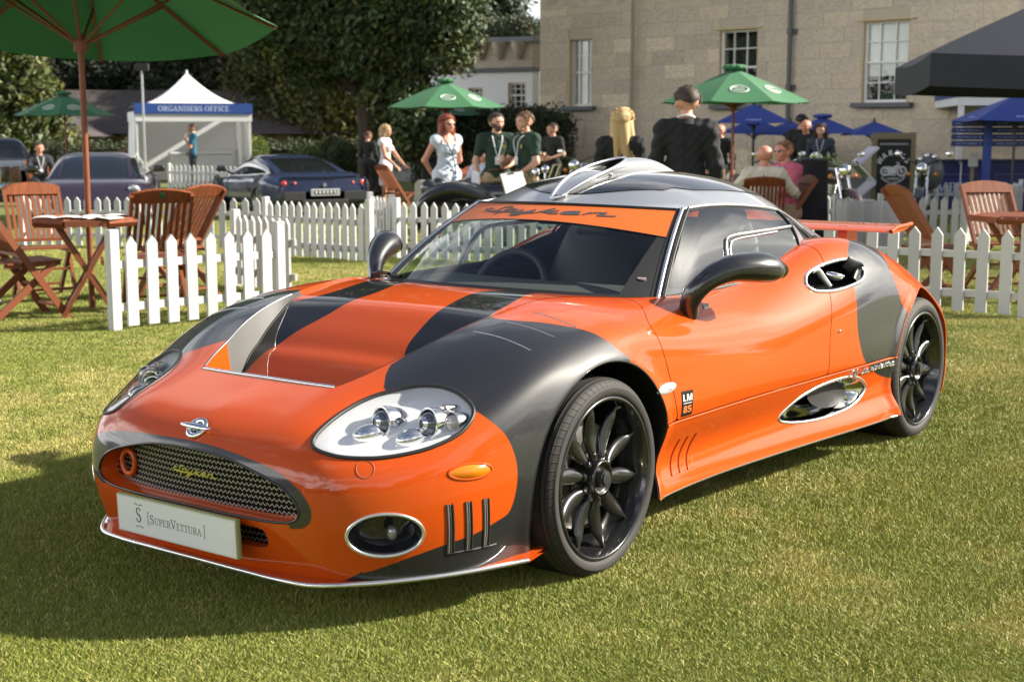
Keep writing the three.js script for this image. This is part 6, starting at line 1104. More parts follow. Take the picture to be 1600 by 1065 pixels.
{
  const K = thing('champagne_tent', 'white open tent with blue lettered fascia at the right edge before the house', 'tent', [11.6, -0.2, -30.2], -0.18), w = 2.4;
  part(K, 'roof', sheet(40, 12, (u, v) => { const a = u * 4, k = Math.floor(a) % 4, f = a - Math.floor(a), C = [[-1, 1], [1, 1], [1, -1], [-1, -1]], r = w * (0.02 + 0.98 * v), x = C[k][0] + (C[(k + 1) % 4][0] - C[k][0]) * f, z = C[k][1] + (C[(k + 1) % 4][1] - C[k][1]) * f; return [x * r, 2.50 + 1.3 * Math.pow(1 - v, 2), z * r]; }), canvasW);
  const fa = part(K, 'fascia', merge([box(2 * w, 0.26, 0.03, 0, 2.38, w), box(0.03, 0.26, 2 * w - 0.06, -w, 2.38, 0)]), mat(0.030, 0.075, 0.24, 0.6));
  part(fa, 'fascia_lettering', place(new THREE.PlaneGeometry(2.0, 0.22), 0.1, 2.38, w + 0.018), mat(1, 1, 1, 0.6, { map: flag(2.0, 0.22, '#34528f', '#aebbd8', 'POMMERY', '100px serif') }));
  part(K, 'eaves_band', merge([box(2 * w - 0.06, 0.16, 0.03, 0, 2.16, w - 0.02), box(0.03, 0.16, 2 * w - 0.1, -w + 0.02, 2.16, 0)]), canvasW);
  for (const x of [-1, 1]) for (const z of [-1, 1]) part(K, 'tent_pole', box(0.11, 2.15, 0.11, x * (w - 0.09), 1.07, z * (w - 0.09)), mat(0.70, 0.70, 0.72, 0.4));
  part(K, 'inner_cabinet', merge([rbox(1.0, 1.35, 0.5, 0.02, 0.2, 0.68, 0.6), rbox(1.2, 0.5, 0.5, 0.02, 1.5, 1.1, 0.8)]), mat(0.5, 0.5, 0.52, 0.5));
  const pn = canvasTex(512, 256, (g) => { g.fillStyle = '#0f1c56'; g.fillRect(0, 0, 512, 256); g.strokeStyle = '#4a466e'; g.lineWidth = 6; g.strokeRect(34, 66, 444, 150); g.fillStyle = '#16246a'; g.fillRect(70, 90, 372, 102); g.fillStyle = '#c4cbe0'; g.font = '74px serif'; g.textAlign = 'center'; g.textBaseline = 'middle'; g.fillText('POMMERY', 256, 144); g.fillStyle = '#5b567c'; g.beginPath(); g.moveTo(226, 62); g.lineTo(256, 30); g.lineTo(286, 62); g.fill(); });
  [['blue counter panel with white champagne lettering, left of the blue fingerpost', 8.55], ['blue counter panel with white champagne lettering, right of the blue fingerpost', 10.42]].forEach(([l, x], i) => { const B = thing('bar_counter', l, 'counter', [x, -0.2, -28.3], -0.08); part(B, 'counter_body', rbox(1.72, 0.98, 0.45, 0.015, 0, 0.49, -0.24), mat(0.010, 0.020, 0.11, 0.5)); part(B, 'counter_panel', place(new THREE.PlaneGeometry(1.70, 0.85), 0, 0.52, -0.012), mat(1, 1, 1, 0.5, { map: pn })); part(B, 'counter_top', rbox(1.76, 0.04, 0.55, 0.01, 0, 1.0, -0.24), mat(0.012, 0.016, 0.06, 0.3)); });
  const F = thing('fingerpost', 'thick blue post carrying rows of dark blue lettered arrow boards', 'signpost', [9.02, -0.2, -27.0], -0.15);
  part(F, 'post', rbox(0.15, 2.05, 0.15, 0.02, 0, 1.02, 0), mat(0.022, 0.05, 0.26, 0.45));
  const bt = (a) => canvasTex(256, 48, (g) => { g.fillStyle = '#1d2f6c'; g.fillRect(0, 0, 256, 48); g.fillStyle = '#a9b4d4'; for (let x = 26; x < 214; x += 9 + (x * 7 + a * 13) % 11) g.fillRect(x, 19, 5 + (x * 5 + a) % 6, 10); g.strokeStyle = '#a9b4d4'; g.lineWidth = 3; g.beginPath(); g.arc(238, 24, 9, 0, 7); g.stroke(); });
  for (let i = 0; i < 4; i++) for (const s of [-1, 1]) { const b = part(F, 'arrow_board', rbox(0.60, 0.105, 0.03, 0.01, s * 0.375, 1.72 - 0.125 * i, 0.05), mat(0.016, 0.032, 0.13, 0.5)); part(b, 'board_lettering', place(new THREE.PlaneGeometry(0.54, 0.085), s * 0.375, 1.72 - 0.125 * i, 0.0665, 0, 0, s < 0 ? 0 : 0), mat(1, 1, 1, 0.5, { map: bt(i + (s > 0 ? 4 : 0)) })); }
  const N = thing('notice_post', 'thin wooden stake with a small white notice between the blue counters', 'sign', [9.05, -0.2, -27.9]); part(N, 'stake', box(0.06, 1.05, 0.04, 0, 0.52, 0), mat(0.25, 0.2, 0.12, 0.8)); part(N, 'notice', box(0.18, 0.26, 0.02, 0, 1.02, 0.032), mat(0.55, 0.55, 0.55, 0.6));
}
{
  const B = thing('motorcycle_sign', 'black sign with white motorcycle drawing in a tan wooden frame', 'sign', [7.33, -0.2, -27.3], 0.0);
  part(B, 'frame', merge([box(0.09, 1.55, 0.06, -0.37, 0.78, 0), box(0.09, 1.55, 0.06, 0.37, 0.78, 0), box(0.65, 0.12, 0.06, 0, 1.49, 0), box(0.65, 0.06, 0.06, 0, 0.2, 0)]), mat(0.20, 0.165, 0.095, 0.8));
  const tx = canvasTex(512, 900, (g, W, H) => {
    g.fillStyle = '#161616'; g.fillRect(0, 0, W, H); g.fillStyle = '#8c8c8c'; g.font = 'bold 26px sans-serif'; g.textAlign = 'center'; g.fillRect(40, 40, 432, 26);
    const arc = (t, cx, cy, r, a0, a1, f, flip) => { g.font = f; [...t].forEach((ch, i) => { const a = a0 + (a1 - a0) * (i / (t.length - 1)); g.save(); g.translate(cx + r * Math.cos(a), cy + r * Math.sin(a)); g.rotate(a + (flip ? -1 : 1) * Math.PI / 2); g.fillText(ch, 0, 0); g.restore(); }); };
    g.fillStyle = '#e6e6e4'; arc("WARR'S", 256, 430, 205, -2.62, -0.52, 'bold 112px sans-serif');
    g.strokeStyle = '#d6d6d4'; g.lineWidth = 22; for (const [x, r] of [[130, 62], [386, 70]]) { g.beginPath(); g.arc(x, 470, r, 0, 7); g.stroke(); }
    g.lineWidth = 9; for (const x of [130, 386]) { for (let k = 0; k < 6; k++) { g.beginPath(); g.moveTo(x, 470); g.lineTo(x + 55 * Math.cos(k), 470 + 55 * Math.sin(k)); g.stroke(); } }
    g.fillStyle = '#cfcfcd'; g.beginPath(); g.moveTo(95, 420); g.lineTo(180, 390); g.lineTo(240, 405); g.lineTo(320, 365); g.lineTo(345, 385); g.lineTo(300, 440); g.lineTo(300, 510); g.lineTo(180, 515); g.lineTo(160, 450); g.fill(); g.lineWidth = 16; g.beginPath(); g.moveTo(386, 470); g.lineTo(335, 345); g.lineTo(300, 335); g.stroke(); g.beginPath(); g.moveTo(80, 520); g.lineTo(300, 530); g.stroke();
    g.fillStyle = '#dcdcda'; g.font = 'bold 46px sans-serif'; g.fillText('LONDON', 256, 600); arc('HARLEY-DAVIDSON', 256, 440, 225, 2.50, 0.64, 'bold 44px sans-serif', true);
  });
  part(B, 'panel', box(0.66, 1.20, 0.03, 0, 0.83, 0.0), mat(0.012, 0.012, 0.012, 0.6)); part(B, 'panel_print', place(new THREE.PlaneGeometry(0.64, 1.12), 0, 0.84, 0.018), mat(1, 1, 1, 0.6, { map: tx }));
  const Z = thing('leaflet_stand', 'silver zigzag leaflet stand left of the black motorcycle sign', 'stand', [6.70, -0.2, -27.0], 0.3), zz = [[-0.22, 0.30], [0.18, 0.62], [-0.20, 0.95], [0.22, 1.28]];
  for (let i = 0; i < 3; i++) part(Z, 'zigzag_leg', bar([zz[i][0], zz[i][1], 0], [zz[i + 1][0], zz[i + 1][1], 0], 0.03, 0.30), CM.alu); part(Z, 'leaflet_tray', merge([bar([-0.20, 0.955, 0.0], [0.20, 1.27, 0.0], 0.05, 0.34), bar([-0.22, 0.31, 0], [0.16, 0.61, 0], 0.05, 0.34)]), mat(0.6, 0.6, 0.68, 0.35)); part(Z, 'stand_foot', rbox(0.5, 0.3, 0.34, 0.02, -0.1, 0.15, 0), CM.alu);
  const A = thing('chalkboard', 'dark chalkboard on a stand behind the red haired woman', 'sign', [-1.92, -0.2, -35.5], 0.1); part(A, 'board', box(0.62, 1.15, 0.04, 0, 0.85, 0), mat(0.022, 0.023, 0.025, 0.8)); part(A, 'frame', merge([box(0.05, 1.5, 0.06, -0.33, 0.75, 0), box(0.05, 1.5, 0.06, 0.33, 0.75, 0), box(0.7, 0.06, 0.06, 0, 1.46, 0)]), mat(0.09, 0.08, 0.05, 0.8)); part(A, 'chalk_writing', merge([0, 1, 2].map((i) => box(0.34 - 0.06 * i, 0.03, 0.004, 0.02 * i, 1.2 - 0.12 * i, 0.023))), mat(0.3, 0.3, 0.3, 0.9));
  const W = thing('blue_board', 'arched blue board with white rim between the blonde woman and the suited man', 'sign', [2.42, -0.2, -28.4]); part(W, 'board', merge([box(0.30, 1.0, 0.03, 0, 0.5, 0), place(cyl(0.15, 0.15, 0.03, 24), 0, 1.0, 0, Math.PI / 2, 0, 0)]), mat(0.5, 0.52, 0.55, 0.6)); part(W, 'panel', merge([box(0.21, 1.0, 0.02, 0, 0.48, 0.017), place(cyl(0.105, 0.105, 0.02, 24), 0, 1.0, 0.017, Math.PI / 2, 0, 0)]), mat(0.03, 0.06, 0.22, 0.6));
}
{
  const g = thing('potted_plant', 'green leafy plant in a dark tub before the motorcycles', 'plant', [5.35, -0.2, -24.5]); part(g, 'tub', lathe([[0.14, 0], [0.2, 0.4], [0.21, 0.42], [0.17, 0.42]], 20), darkPole); crown(g, 'foliage', [[0, 0.85, 0, 0.28, 0.24, 0.26]], 90, [0.05, 0.10, 0.012, 0.1], 2, 0.55); part(g, 'stem', cyl(0.03, 0.03, 0.5, 8, 0, 0.6, 0), bark);
}
// ---------------------------------------------------------------- other vehicles
function lofted(xs, sec, n = 40) {                          // closed loft: sec(x) -> { w, y0, y1, e } half width, bottom, top, squareness
  return sheet(n, xs.length - 1, (u, v) => { const s = sec(xs[Math.round(v * (xs.length - 1))], v), a = u * 2 * Math.PI, c = Math.cos(a), d = Math.sin(a), p = (q, e) => Math.sign(q) * Math.pow(Math.abs(q), e); return [xs[Math.round(v * (xs.length - 1))], (s.y0 + s.y1) / 2 + (s.y1 - s.y0) / 2 * p(d, s.e ?? 0.55), s.w * p(c, s.e ?? 0.55)]; });
}
function roadWheel(parent, x, y, z, r, w, rimMat) {
  const g = sub(parent, 'wheel'); g.position.set(x, y, z); const o = z > 0 ? 1 : -1;
  part(g, 'tyre', place(lathe([[r * 0.68, -w / 2], [r * 0.93, -w / 2], [r, -w * 0.32], [r, w * 0.32], [r * 0.93, w / 2], [r * 0.68, w / 2]], 36), 0, 0, 0, HP, 0, 0), CM.black);
  part(g, 'rim', merge([place(lathe([[r * 0.70, w * 0.45], [r * 0.66, w * 0.42], [r * 0.6, w * 0.1]], 30), 0, 0, 0, o * HP, 0, 0), place(cyl(r * 0.16, r * 0.16, 0.05, 12), 0, 0, o * w * 0.35, HP, 0, 0), ...[...Array(5)].map((_, i) => place(box(0.05, r * 0.62, 0.03, 0, r * 0.34, o * w * 0.33), 0, 0, 0, 0, 0, i * 1.2566))]), rimMat);
}
const range = (a, b, n) => [...Array(n + 1)].map((_, i) => a + (b - a) * i / n);
function coupe(label, p, turn, o) {                         // nose towards +x
  const C = thing(o.name, label, 'car', p, turn), L = o.len / 2, paintM = phys(...o.col, 0.4, { clearcoat: 1, clearcoatRoughness: 0.04 });
  const topP = spline(o.top.map((q) => q[0] * L), o.top.map((q) => q[1])), wid = spline([-1, -0.93, -0.6, 0, 0.6, 0.9, 1].map((q) => q * L), [0.80, 0.95, 1.0, 0.96, 0.985, 0.86, 0.62].map((q) => q * o.w));
  part(C, 'body', lofted([...range(-L, -L * 0.9, 6), ...range(-L * 0.86, L * 0.86, 40), ...range(L * 0.9, L, 8)], (x) => { const e = 1 - Math.pow(Math.min(1, Math.abs(x) / L), 14) * 0.35; return { w: wid(x), y0: 0.17 + (1 - e) * 0.5, y1: topP(x) - (1 - e) * 0.2, e: 0.42 }; }, 56), paintM);
  const gh = spline(o.glass.map((q) => q[0] * L), o.glass.map((q) => q[1])), g0 = o.glass[0][0] * L, g1 = o.glass[o.glass.length - 1][0] * L, base = (x) => topP(x) - 0.04;
  part(C, 'cabin_glass', sheet(28, 40, (u, v) => { const x = g0 + (g1 - g0) * v, h = Math.max(0.001, gh(x) - base(x)), a = Math.PI * u, c = Math.cos(a), s = Math.sin(a); return [x, base(x) + h * Math.pow(s, 0.45), (o.w * 0.80 - 0.20 * h) * Math.sign(c) * Math.pow(Math.abs(c), 0.5)]; }), phys(0.012, 0.014, 0.016, 0.04, { clearcoat: 1, clearcoatRoughness: 0.0, side: THREE.DoubleSide }));
  part(C, 'roof', sheet(20, 26, (u, v) => { const x = (o.roof[0] + (o.roof[1] - o.roof[0]) * v) * L, h = gh(x) - base(x), a = Math.PI * (0.30 + 0.40 * u), c = Math.cos(a); return [x, base(x) + h * Math.pow(Math.sin(a), 0.45) + 0.006, (o.w * 0.80 - 0.20 * h) * Math.sign(c) * Math.pow(Math.abs(c), 0.5)]; }), paintM);
  for (const s of [-1, 1]) {
    part(C, 'pillar', merge([sheet(2, 20, (u, v) => { const x = g1 + (o.roof[1] * L - g1) * v, h = Math.max(0.001, gh(x) - base(x)), a = Math.PI * (0.5 - s * (0.17 + 0.05 * u)), c = Math.cos(a); return [x, base(x) + h * Math.pow(Math.sin(a), 0.45) + 0.008, (o.w * 0.80 - 0.20 * h) * Math.sign(c) * Math.pow(Math.abs(c), 0.5)]; }), sheet(2, 20, (u, v) => { const x = g0 + (o.roof[0] * L - g0) * v, h = Math.max(0.001, gh(x) - base(x)), a = Math.PI * (0.5 - s * (0.17 + 0.14 * u)), c = Math.cos(a); return [x, base(x) + h * Math.pow(Math.sin(a), 0.45) + 0.008, (o.w * 0.80 - 0.20 * h) * Math.sign(c) * Math.pow(Math.abs(c), 0.5)]; })]), paintM);
    for (const x of [o.axle, -o.axle]) { roadWheel(C, x, 0.325, s * (o.w - 0.10), 0.325, 0.24, o.rim ?? CM.steel); part(C, 'wheel_arch', place(cyl(0.385, 0.385, 0.02, 36), x, 0.34, s * (wid(x) * 0.985), HP, 0, 0), CM.black); }
    const mi = part(C, 'door_mirror', merge([rbox(0.10, 0.12, 0.20, 0.04, 0.28 * L, topP(0.2 * L) + 0.10, s * (o.w + 0.08)), rod([0.28 * L, topP(0.2 * L), s * o.w * 0.85], [0.28 * L, topP(0.2 * L) + 0.07, s * (o.w + 0.02)], 0.02)]), CM.gloss);
    part(C, 'door_line', tube([[0.30 * L, topP(0.3 * L) - 0.08, s * (wid(0.3 * L) * 0.99)], [0.30 * L, 0.45, s * wid(0.3 * L) * 1.003], [0.26 * L, 0.26, s * wid(0.3 * L) * 0.99]], 0.006, 20, 5), CM.black);
    part(C, 'side_duct', place(new THREE.SphereGeometry(1, 16, 10), -0.28 * L, 0.55, s * wid(-0.28 * L) * 0.985, 0, 0, 0.3, [0.20, 0.09, 0.03]), CM.black);
  }
  return C;
}
{
  const C = coupe('dark blue sports coupe seen from behind, with four round red tail lamps', [-4.45, -0.2, -27.6], HP + 0.50, { name: 'sports_coupe', len: 4.35, w: 0.97, axle: 1.25, col: [0.020, 0.030, 0.075], top: [[-1, 0.72], [-0.85, 0.80], [-0.55, 0.84], [0, 0.78], [0.45, 0.74], [0.8, 0.62], [1, 0.42]], glass: [[-0.72, 0.80], [-0.45, 0.98], [-0.1, 1.12], [0.15, 1.09], [0.5, 0.74]], roof: [-0.28, 0.2] });
  const b = -2.175;
  part(C, 'rear_panel', sheet(24, 6, (u, v) => { const z = (u - 0.5) * 1.7; return [b - 0.012 + 0.10 * z * z * z * z, 0.50 + 0.24 * v, z]; }), phys(0.030, 0.045, 0.11, 0.3, { clearcoat: 1, metalness: 0.4, side: THREE.DoubleSide }));
  for (const z of [-0.74, -0.56, 0.56, 0.74]) { const l = sub(C, 'tail_lamp'); part(l, 'lamp_lens', place(new THREE.SphereGeometry(0.068, 20, 12), b - 0.012 + 0.07 * Math.abs(z), 0.655, z, 0, 0, 0, [0.45, 1, 1]), phys(0.65, 0.02, 0.015, 0.12, { clearcoat: 1 })); part(l, 'lamp_ring', place(new THREE.TorusGeometry(0.070, 0.008, 8, 24), b - 0.014 + 0.07 * Math.abs(z), 0.655, z, 0, HP, 0), CM.black); part(l, 'lamp_core', place(new THREE.SphereGeometry(0.028, 12, 8), b - 0.045 + 0.07 * Math.abs(z), 0.655, z, 0, 0, 0, [0.5, 1, 1]), mat(0.7, 0.12, 0.10, 0.2)); }
  const pl = part(C, 'number_plate', rbox(0.025, 0.13, 0.56, 0.01, b - 0.055, 0.485, 0), mat(0.42, 0.43, 0.45, 0.4, { metalness: 0.5 })); part(pl, 'plate_insert', merge([box(0.004, 0.06, 0.44, b - 0.07, 0.485, 0)]), CM.black); part(pl, 'plate_marks', merge([...Array(6)].map((_, i) => place(new THREE.SphereGeometry(0.022, 10, 8), b - 0.072, 0.485, -0.18 + i * 0.072, 0, 0, 0, [0.3, 1, 1]))), mat(0.55, 0.55, 0.56, 0.4));
  for (const s of [-1, 1]) part(C, 'rear_vent', rbox(0.03, 0.17, 0.42, 0.02, b - 0.03, 0.42, s * 0.58), CM.black);
  part(C, 'diffuser', rbox(0.10, 0.16, 0.9, 0.02, b - 0.005, 0.28, 0), CM.black); part(C, 'crest', place(cyl(0.035, 0.028, 0.02, 14), b - 0.03, 0.62, 0, 0, 0, HP), CM.alu); part(C, 'spoiler', sheet(20, 3, (u, v) => { const z = (u - 0.5) * 1.6; return [b + 0.02 - 0.08 * v + 0.08 * z * z, 0.735 + 0.035 * v, z]; }), phys(0.02, 0.03, 0.075, 0.3, { clearcoat: 1, side: THREE.DoubleSide }));
}
{
  const C = coupe('low dark purple sports car facing the camera behind the left picket fence', [-7.35, -0.2, -25.2], -1.34, { name: 'purple_car', len: 4.45, w: 0.98, axle: 1.28, col: [0.022, 0.014, 0.026], top: [[-1, 0.7], [-0.7, 0.85], [-0.3, 0.86], [0.2, 0.84], [0.55, 0.80], [0.85, 0.66], [1, 0.45]], glass: [[-0.75, 0.82], [-0.4, 1.05], [-0.05, 1.20], [0.12, 1.20], [0.52, 0.80]], roof: [-0.3, 0.16] });
  part(C, 'wiper', tube([[1.02, 0.86, 0.1], [0.75, 0.98, -0.02], [0.52, 1.10, -0.04]], 0.014, 12, 5), CM.black);
  for (const s of [-1, 1]) part(C, 'headlamp', place(new THREE.SphereGeometry(0.12, 16, 10), 1.86, 0.62, s * 0.66, 0, 0, 0.4, [1.1, 0.6, 0.9]), phys(0.5, 0.52, 0.55, 0.1, { clearcoat: 1, metalness: 0.5 }));
  part(C, 'roof_reflection', sheet(6, 10, (u, v) => { const x = -0.05 - 0.5 * v, z = -0.10 - 0.36 * u; return [x, 1.212 + 0.02 * (1 - v) - 0.10 * Math.max(0, v - 0.4) ** 2, z]; }), mat(0.62, 0.20, 0.24, 0.35, { side: THREE.DoubleSide }));  // pinkish reflection on the roof, put in as a coloured strip
}
{
  const C = coupe('old dark grey saloon with round chrome headlamps at the far left', [-12.1, -0.2, -33.5], -HP + 0.45, { name: 'vintage_saloon', len: 4.2, w: 0.82, axle: 1.2, col: [0.030, 0.034, 0.040], top: [[-1, 0.75], [-0.6, 0.98], [-0.2, 1.0], [0.3, 0.98], [0.7, 0.92], [1, 0.78]], glass: [[-0.62, 0.95], [-0.35, 1.32], [0.05, 1.42], [0.22, 1.36], [0.42, 0.97]], roof: [-0.42, 0.24], rim: CM.chrome });
  for (const s of [-1, 1]) { part(C, 'headlamp', merge([place(new THREE.SphereGeometry(0.11, 18, 12), 1.95, 0.72, s * 0.52)]), CM.chrome); part(C, 'front_wing', sweep([[2.05, 0.30, s * 0.66], [1.85, 0.62, s * 0.68], [1.3, 0.76, s * 0.70], [0.7, 0.62, s * 0.72], [0.2, 0.35, s * 0.72]], [[0.10, 0.06], [0.15, 0.10], [0.17, 0.12], [0.14, 0.09], [0.10, 0.04]], 30, 16), phys(0.03, 0.034, 0.04, 0.3, { clearcoat: 1 })); }
  part(C, 'radiator_grille', merge([rbox(0.06, 0.42, 0.46, 0.05, 2.06, 0.62, 0), ...[...Array(9)].map((_, i) => box(0.02, 0.38, 0.012, 2.10, 0.62, -0.2 + i * 0.05))]), CM.chrome); part(C, 'bumper', tube([[2.0, 0.36, -0.8], [2.2, 0.36, -0.5], [2.22, 0.36, 0.5], [2.0, 0.36, 0.8]], 0.05, 24, 8), CM.chrome);
}
{
  const C = thing('vintage_roadster', 'black vintage roadster with swelling wings just behind the picket fence', 'car', [0.42, gY(-18.3), -18.3], Math.PI - 0.12), pm = phys(0.012, 0.012, 0.013, 0.28, { clearcoat: 1, clearcoatRoughness: 0.05, side: THREE.DoubleSide });
  for (const s of [-1, 1]) part(C, 'front_wing', sweep([[1.55, 0.30, s * 0.70], [1.48, 0.62, s * 0.70], [1.12, 0.80, s * 0.70], [0.66, 0.70, s * 0.70], [0.2, 0.40, s * 0.70], [-0.4, 0.28, s * 0.70]], [[0.14, 0.04], [0.19, 0.08], [0.21, 0.10], [0.20, 0.08], [0.16, 0.04], [0.15, 0.03]], 50, 20), pm), part(C, 'rear_wing', sweep([[-1.0, 0.30, s * 0.70], [-1.25, 0.70, s * 0.70], [-1.65, 0.75, s * 0.70], [-2.0, 0.40, s * 0.70]], [[0.14, 0.04], [0.18, 0.09], [0.18, 0.09], [0.12, 0.04]], 30, 16), pm), part(C, 'headlamp', place(new THREE.SphereGeometry(0.115, 18, 12), 1.45, 0.80, s * 0.38), pm);
  part(C, 'bonnet', lofted(range(-0.1, 1.5, 16), (x) => ({ w: 0.28 + 0.12 * sstep(1.5, 0, x), y0: 0.35, y1: 0.86 + 0.05 * sstep(1.5, 0, x), e: 0.6 })), pm); part(C, 'tail', lofted(range(-2.1, -0.1, 20), (x) => ({ w: 0.52 * Math.sqrt(Math.max(0.02, 1 - (x / -2.15) ** 6)), y0: 0.32, y1: 0.82 - 0.1 * (x / 2.1) ** 2, e: 0.55 })), pm);
  part(C, 'windscreen', merge([bar([-0.08, 0.88, -0.5], [-0.16, 1.10, -0.5], 0.02, 0.02), bar([-0.08, 0.88, 0.5], [-0.16, 1.10, 0.5], 0.02, 0.02), bar([-0.16, 1.10, -0.5], [-0.16, 1.10, 0.5], 0.02, 0.02)]), CM.chrome); part(C, 'radiator', rbox(0.08, 0.50, 0.40, 0.04, 1.52, 0.62, 0), CM.chrome);
  for (const x of [1.12, -1.5]) for (const s of [-1, 1]) roadWheel(C, x, 0.33, s * 0.68, 0.33, 0.15, CM.chrome);
  part(C, 'wing_mirror', merge([-1, 1].map((s) => merge([place(new THREE.SphereGeometry(0.055, 14, 10), 0.05, 1.02, s * 0.62), rod([0.05, 0.84, s * 0.58], [0.05, 1.0, s * 0.62], 0.012)]))), CM.chrome);
}
function motorcycle(label, p, turn, tank = [0.02, 0.02, 0.022], group = 'motorcycles before the house') {   // front wheel towards +x
  const B = thing('motorcycle', label, 'motorcycle', p, turn, group), tm = phys(...tank, 0.25, { clearcoat: 1 });
  for (const x of [-0.75, 0.78]) { const w = sub(B, 'wheel'); w.position.set(x, 0.32, 0); part(w, 'tyre', new THREE.TorusGeometry(0.27, 0.055, 12, 36), CM.black); part(w, 'rim', merge([new THREE.TorusGeometry(0.215, 0.015, 8, 32), place(cyl(0.05, 0.05, 0.09, 12), 0, 0, 0, HP, 0, 0), ...[...Array(9)].map((_, i) => place(rod([0, 0.03, 0], [0, 0.21, 0], 0.005, 0.005, 5), 0, 0, 0, 0, 0, i * 0.698))]), CM.chrome); }
  part(B, 'fork', merge([-1, 1].map((s) => rod([0.78, 0.32, s * 0.09], [0.48, 0.98, s * 0.09], 0.022, 0.026))), CM.chrome);
  part(B, 'handlebar', tube([[0.28, 1.06, -0.40], [0.40, 1.10, -0.28], [0.46, 1.02, -0.06], [0.46, 1.02, 0.06], [0.40, 1.10, 0.28], [0.28, 1.06, 0.40]], 0.014, 40, 8), CM.satin);
  part(B, 'mirror', merge([-1, 1].map((s) => merge([place(new THREE.SphereGeometry(0.06, 14, 10), 0.34, 1.20, s * 0.42, 0, 0, 0, [0.35, 0.75, 1.1]), rod([0.36, 1.09, s * 0.30], [0.34, 1.19, s * 0.41], 0.008)]))), CM.chrome);
  const h = part(B, 'headlamp', place(new THREE.SphereGeometry(0.105, 20, 14), 0.60, 0.95, 0, 0, 0, 0, [1.1, 1, 1]), CM.chrome); part(h, 'lamp_glass', place(new THREE.SphereGeometry(0.09, 18, 12), 0.66, 0.95, 0, 0, 0, 0, [0.7, 1, 1]), CM.lens);
  part(B, 'indicator', merge([-1, 1].map((s) => place(new THREE.SphereGeometry(0.035, 10, 8), 0.54, 0.86, s * 0.22))), CM.amber);
  part(B, 'fuel_tank', place(new THREE.SphereGeometry(1, 24, 16), 0.14, 0.84, 0, 0, 0, -0.15, [0.30, 0.14, 0.155]), tm); part(B, 'seat', sweep([[-0.08, 0.78, 0], [-0.30, 0.74, 0], [-0.60, 0.80, 0], [-0.78, 0.82, 0]], [[0.11, 0.05], [0.15, 0.06], [0.13, 0.05], [0.09, 0.03]], 24, 14), CM.leather);
  part(B, 'engine', merge([rbox(0.42, 0.24, 0.26, 0.05, 0.02, 0.40, 0), ...[-1, 1].map((s) => place(cyl(0.09, 0.085, 0.30, 16), 0.02 + 0.11 * s, 0.60, 0, 0, 0, -0.35 * s)), ...[0, 1, 2, 3].flatMap((k) => [-1, 1].map((s) => place(cyl(0.115, 0.115, 0.012, 16), 0.02 + (0.09 + 0.025 * k) * s, 0.54 + 0.05 * k, 0, 0, 0, -0.35 * s)))]), CM.steel);
  part(B, 'exhaust', merge([tube([[0.16, 0.55, 0.10], [0.26, 0.36, 0.15], [-0.1, 0.26, 0.17], [-0.5, 0.27, 0.18]], 0.028, 30, 8), rod([-0.4, 0.27, 0.18], [-1.0, 0.31, 0.19], 0.045, 0.052, 14)]), CM.chrome);
  part(B, 'frame', merge([rod([0.46, 0.92, 0], [-0.20, 0.72, 0], 0.025), rod([0.44, 0.86, 0], [0.24, 0.28, 0], 0.022), rod([0.24, 0.28, 0], [-0.30, 0.28, 0], 0.022), rod([-0.30, 0.28, 0], [-0.45, 0.70, 0], 0.022), rod([-0.28, 0.34, 0.08], [-0.75, 0.32, 0.08], 0.022), rod([-0.28, 0.34, -0.08], [-0.75, 0.32, -0.08], 0.022)]), CM.black);
  for (const [x, a0, a1] of [[-0.75, 0.2, 2.7], [0.78, 0.5, 2.6]]) part(B, 'mudguard', sheet(20, 4, (u, v) => { const a = a0 + (a1 - a0) * u; return [x + 0.35 * Math.cos(a), 0.32 + 0.35 * Math.sin(a) - 0.02 * (2 * v - 1) ** 2, (v - 0.5) * 0.16]; }), tm);
  part(B, 'tail_lamp', place(new THREE.SphereGeometry(0.04, 10, 8), -1.02, 0.70, 0), mat(0.5, 0.02, 0.015, 0.3)); part(B, 'side_stand', rod([0.05, 0.28, 0.1], [0.0, 0.0, 0.26], 0.012), CM.steel);
  return B;
}
motorcycle('black motorcycle with bright chrome lamps behind the blonde woman', [1.45, -0.2, -27.0], -HP - 0.5);
motorcycle('black motorcycle with orange indicators left of the leaflet stand', [5.30, -0.2, -23.8], -HP + 0.25, [0.03, 0.012, 0.010]);
motorcycle('dark motorcycle behind the seated men, mostly hidden by the man in pink', [4.45, -0.2, -24.4], -HP + 0.2);
motorcycle('grey motorcycle with large windshield and cluster of lamps right of the motorcycle sign', [7.15, -0.2, -24.6], -HP - 0.35, [0.06, 0.063, 0.072]);
{
  const W = thing('motorcycle_luggage', 'dark grey rounded fairing case standing on the grey motorcycle', 'fairing', [7.15, 0.55, -24.3], -0.3); part(W, 'case_body', place(new THREE.SphereGeometry(1, 24, 16), 0, 0.14, 0, 0, 0, 0, [0.24, 0.32, 0.16]), phys(0.07, 0.075, 0.085, 0.3, { clearcoat: 0.6 })); part(W, 'case_lamps', merge([[-0.16, 0.36], [-0.05, 0.42], [0.07, 0.40], [0.0, 0.32]].map(([x, y]) => place(new THREE.SphereGeometry(0.045, 12, 8), x, y, 0.08))), CM.chrome);
  const D = thing('dark_stall', 'black draped stand between the man in pink and the motorcycles', 'stand', [3.78, gY(-17.6), -17.9]); part(D, 'drape', sheet(36, 8, (u, v) => { const a = u * 6.283, r = 0.20 * (1 + 0.12 * v + 0.06 * v * Math.sin(a * 6)); return [r * Math.cos(a), 1.15 * (1 - v), r * 0.8 * Math.sin(a)]; }), mat(0.012, 0.011, 0.018, 0.8, { side: THREE.DoubleSide })); part(D, 'drape_top', rbox(0.34, 0.05, 0.28, 0.02, 0, 1.15, 0), mat(0.03, 0.03, 0.035, 0.5));
}
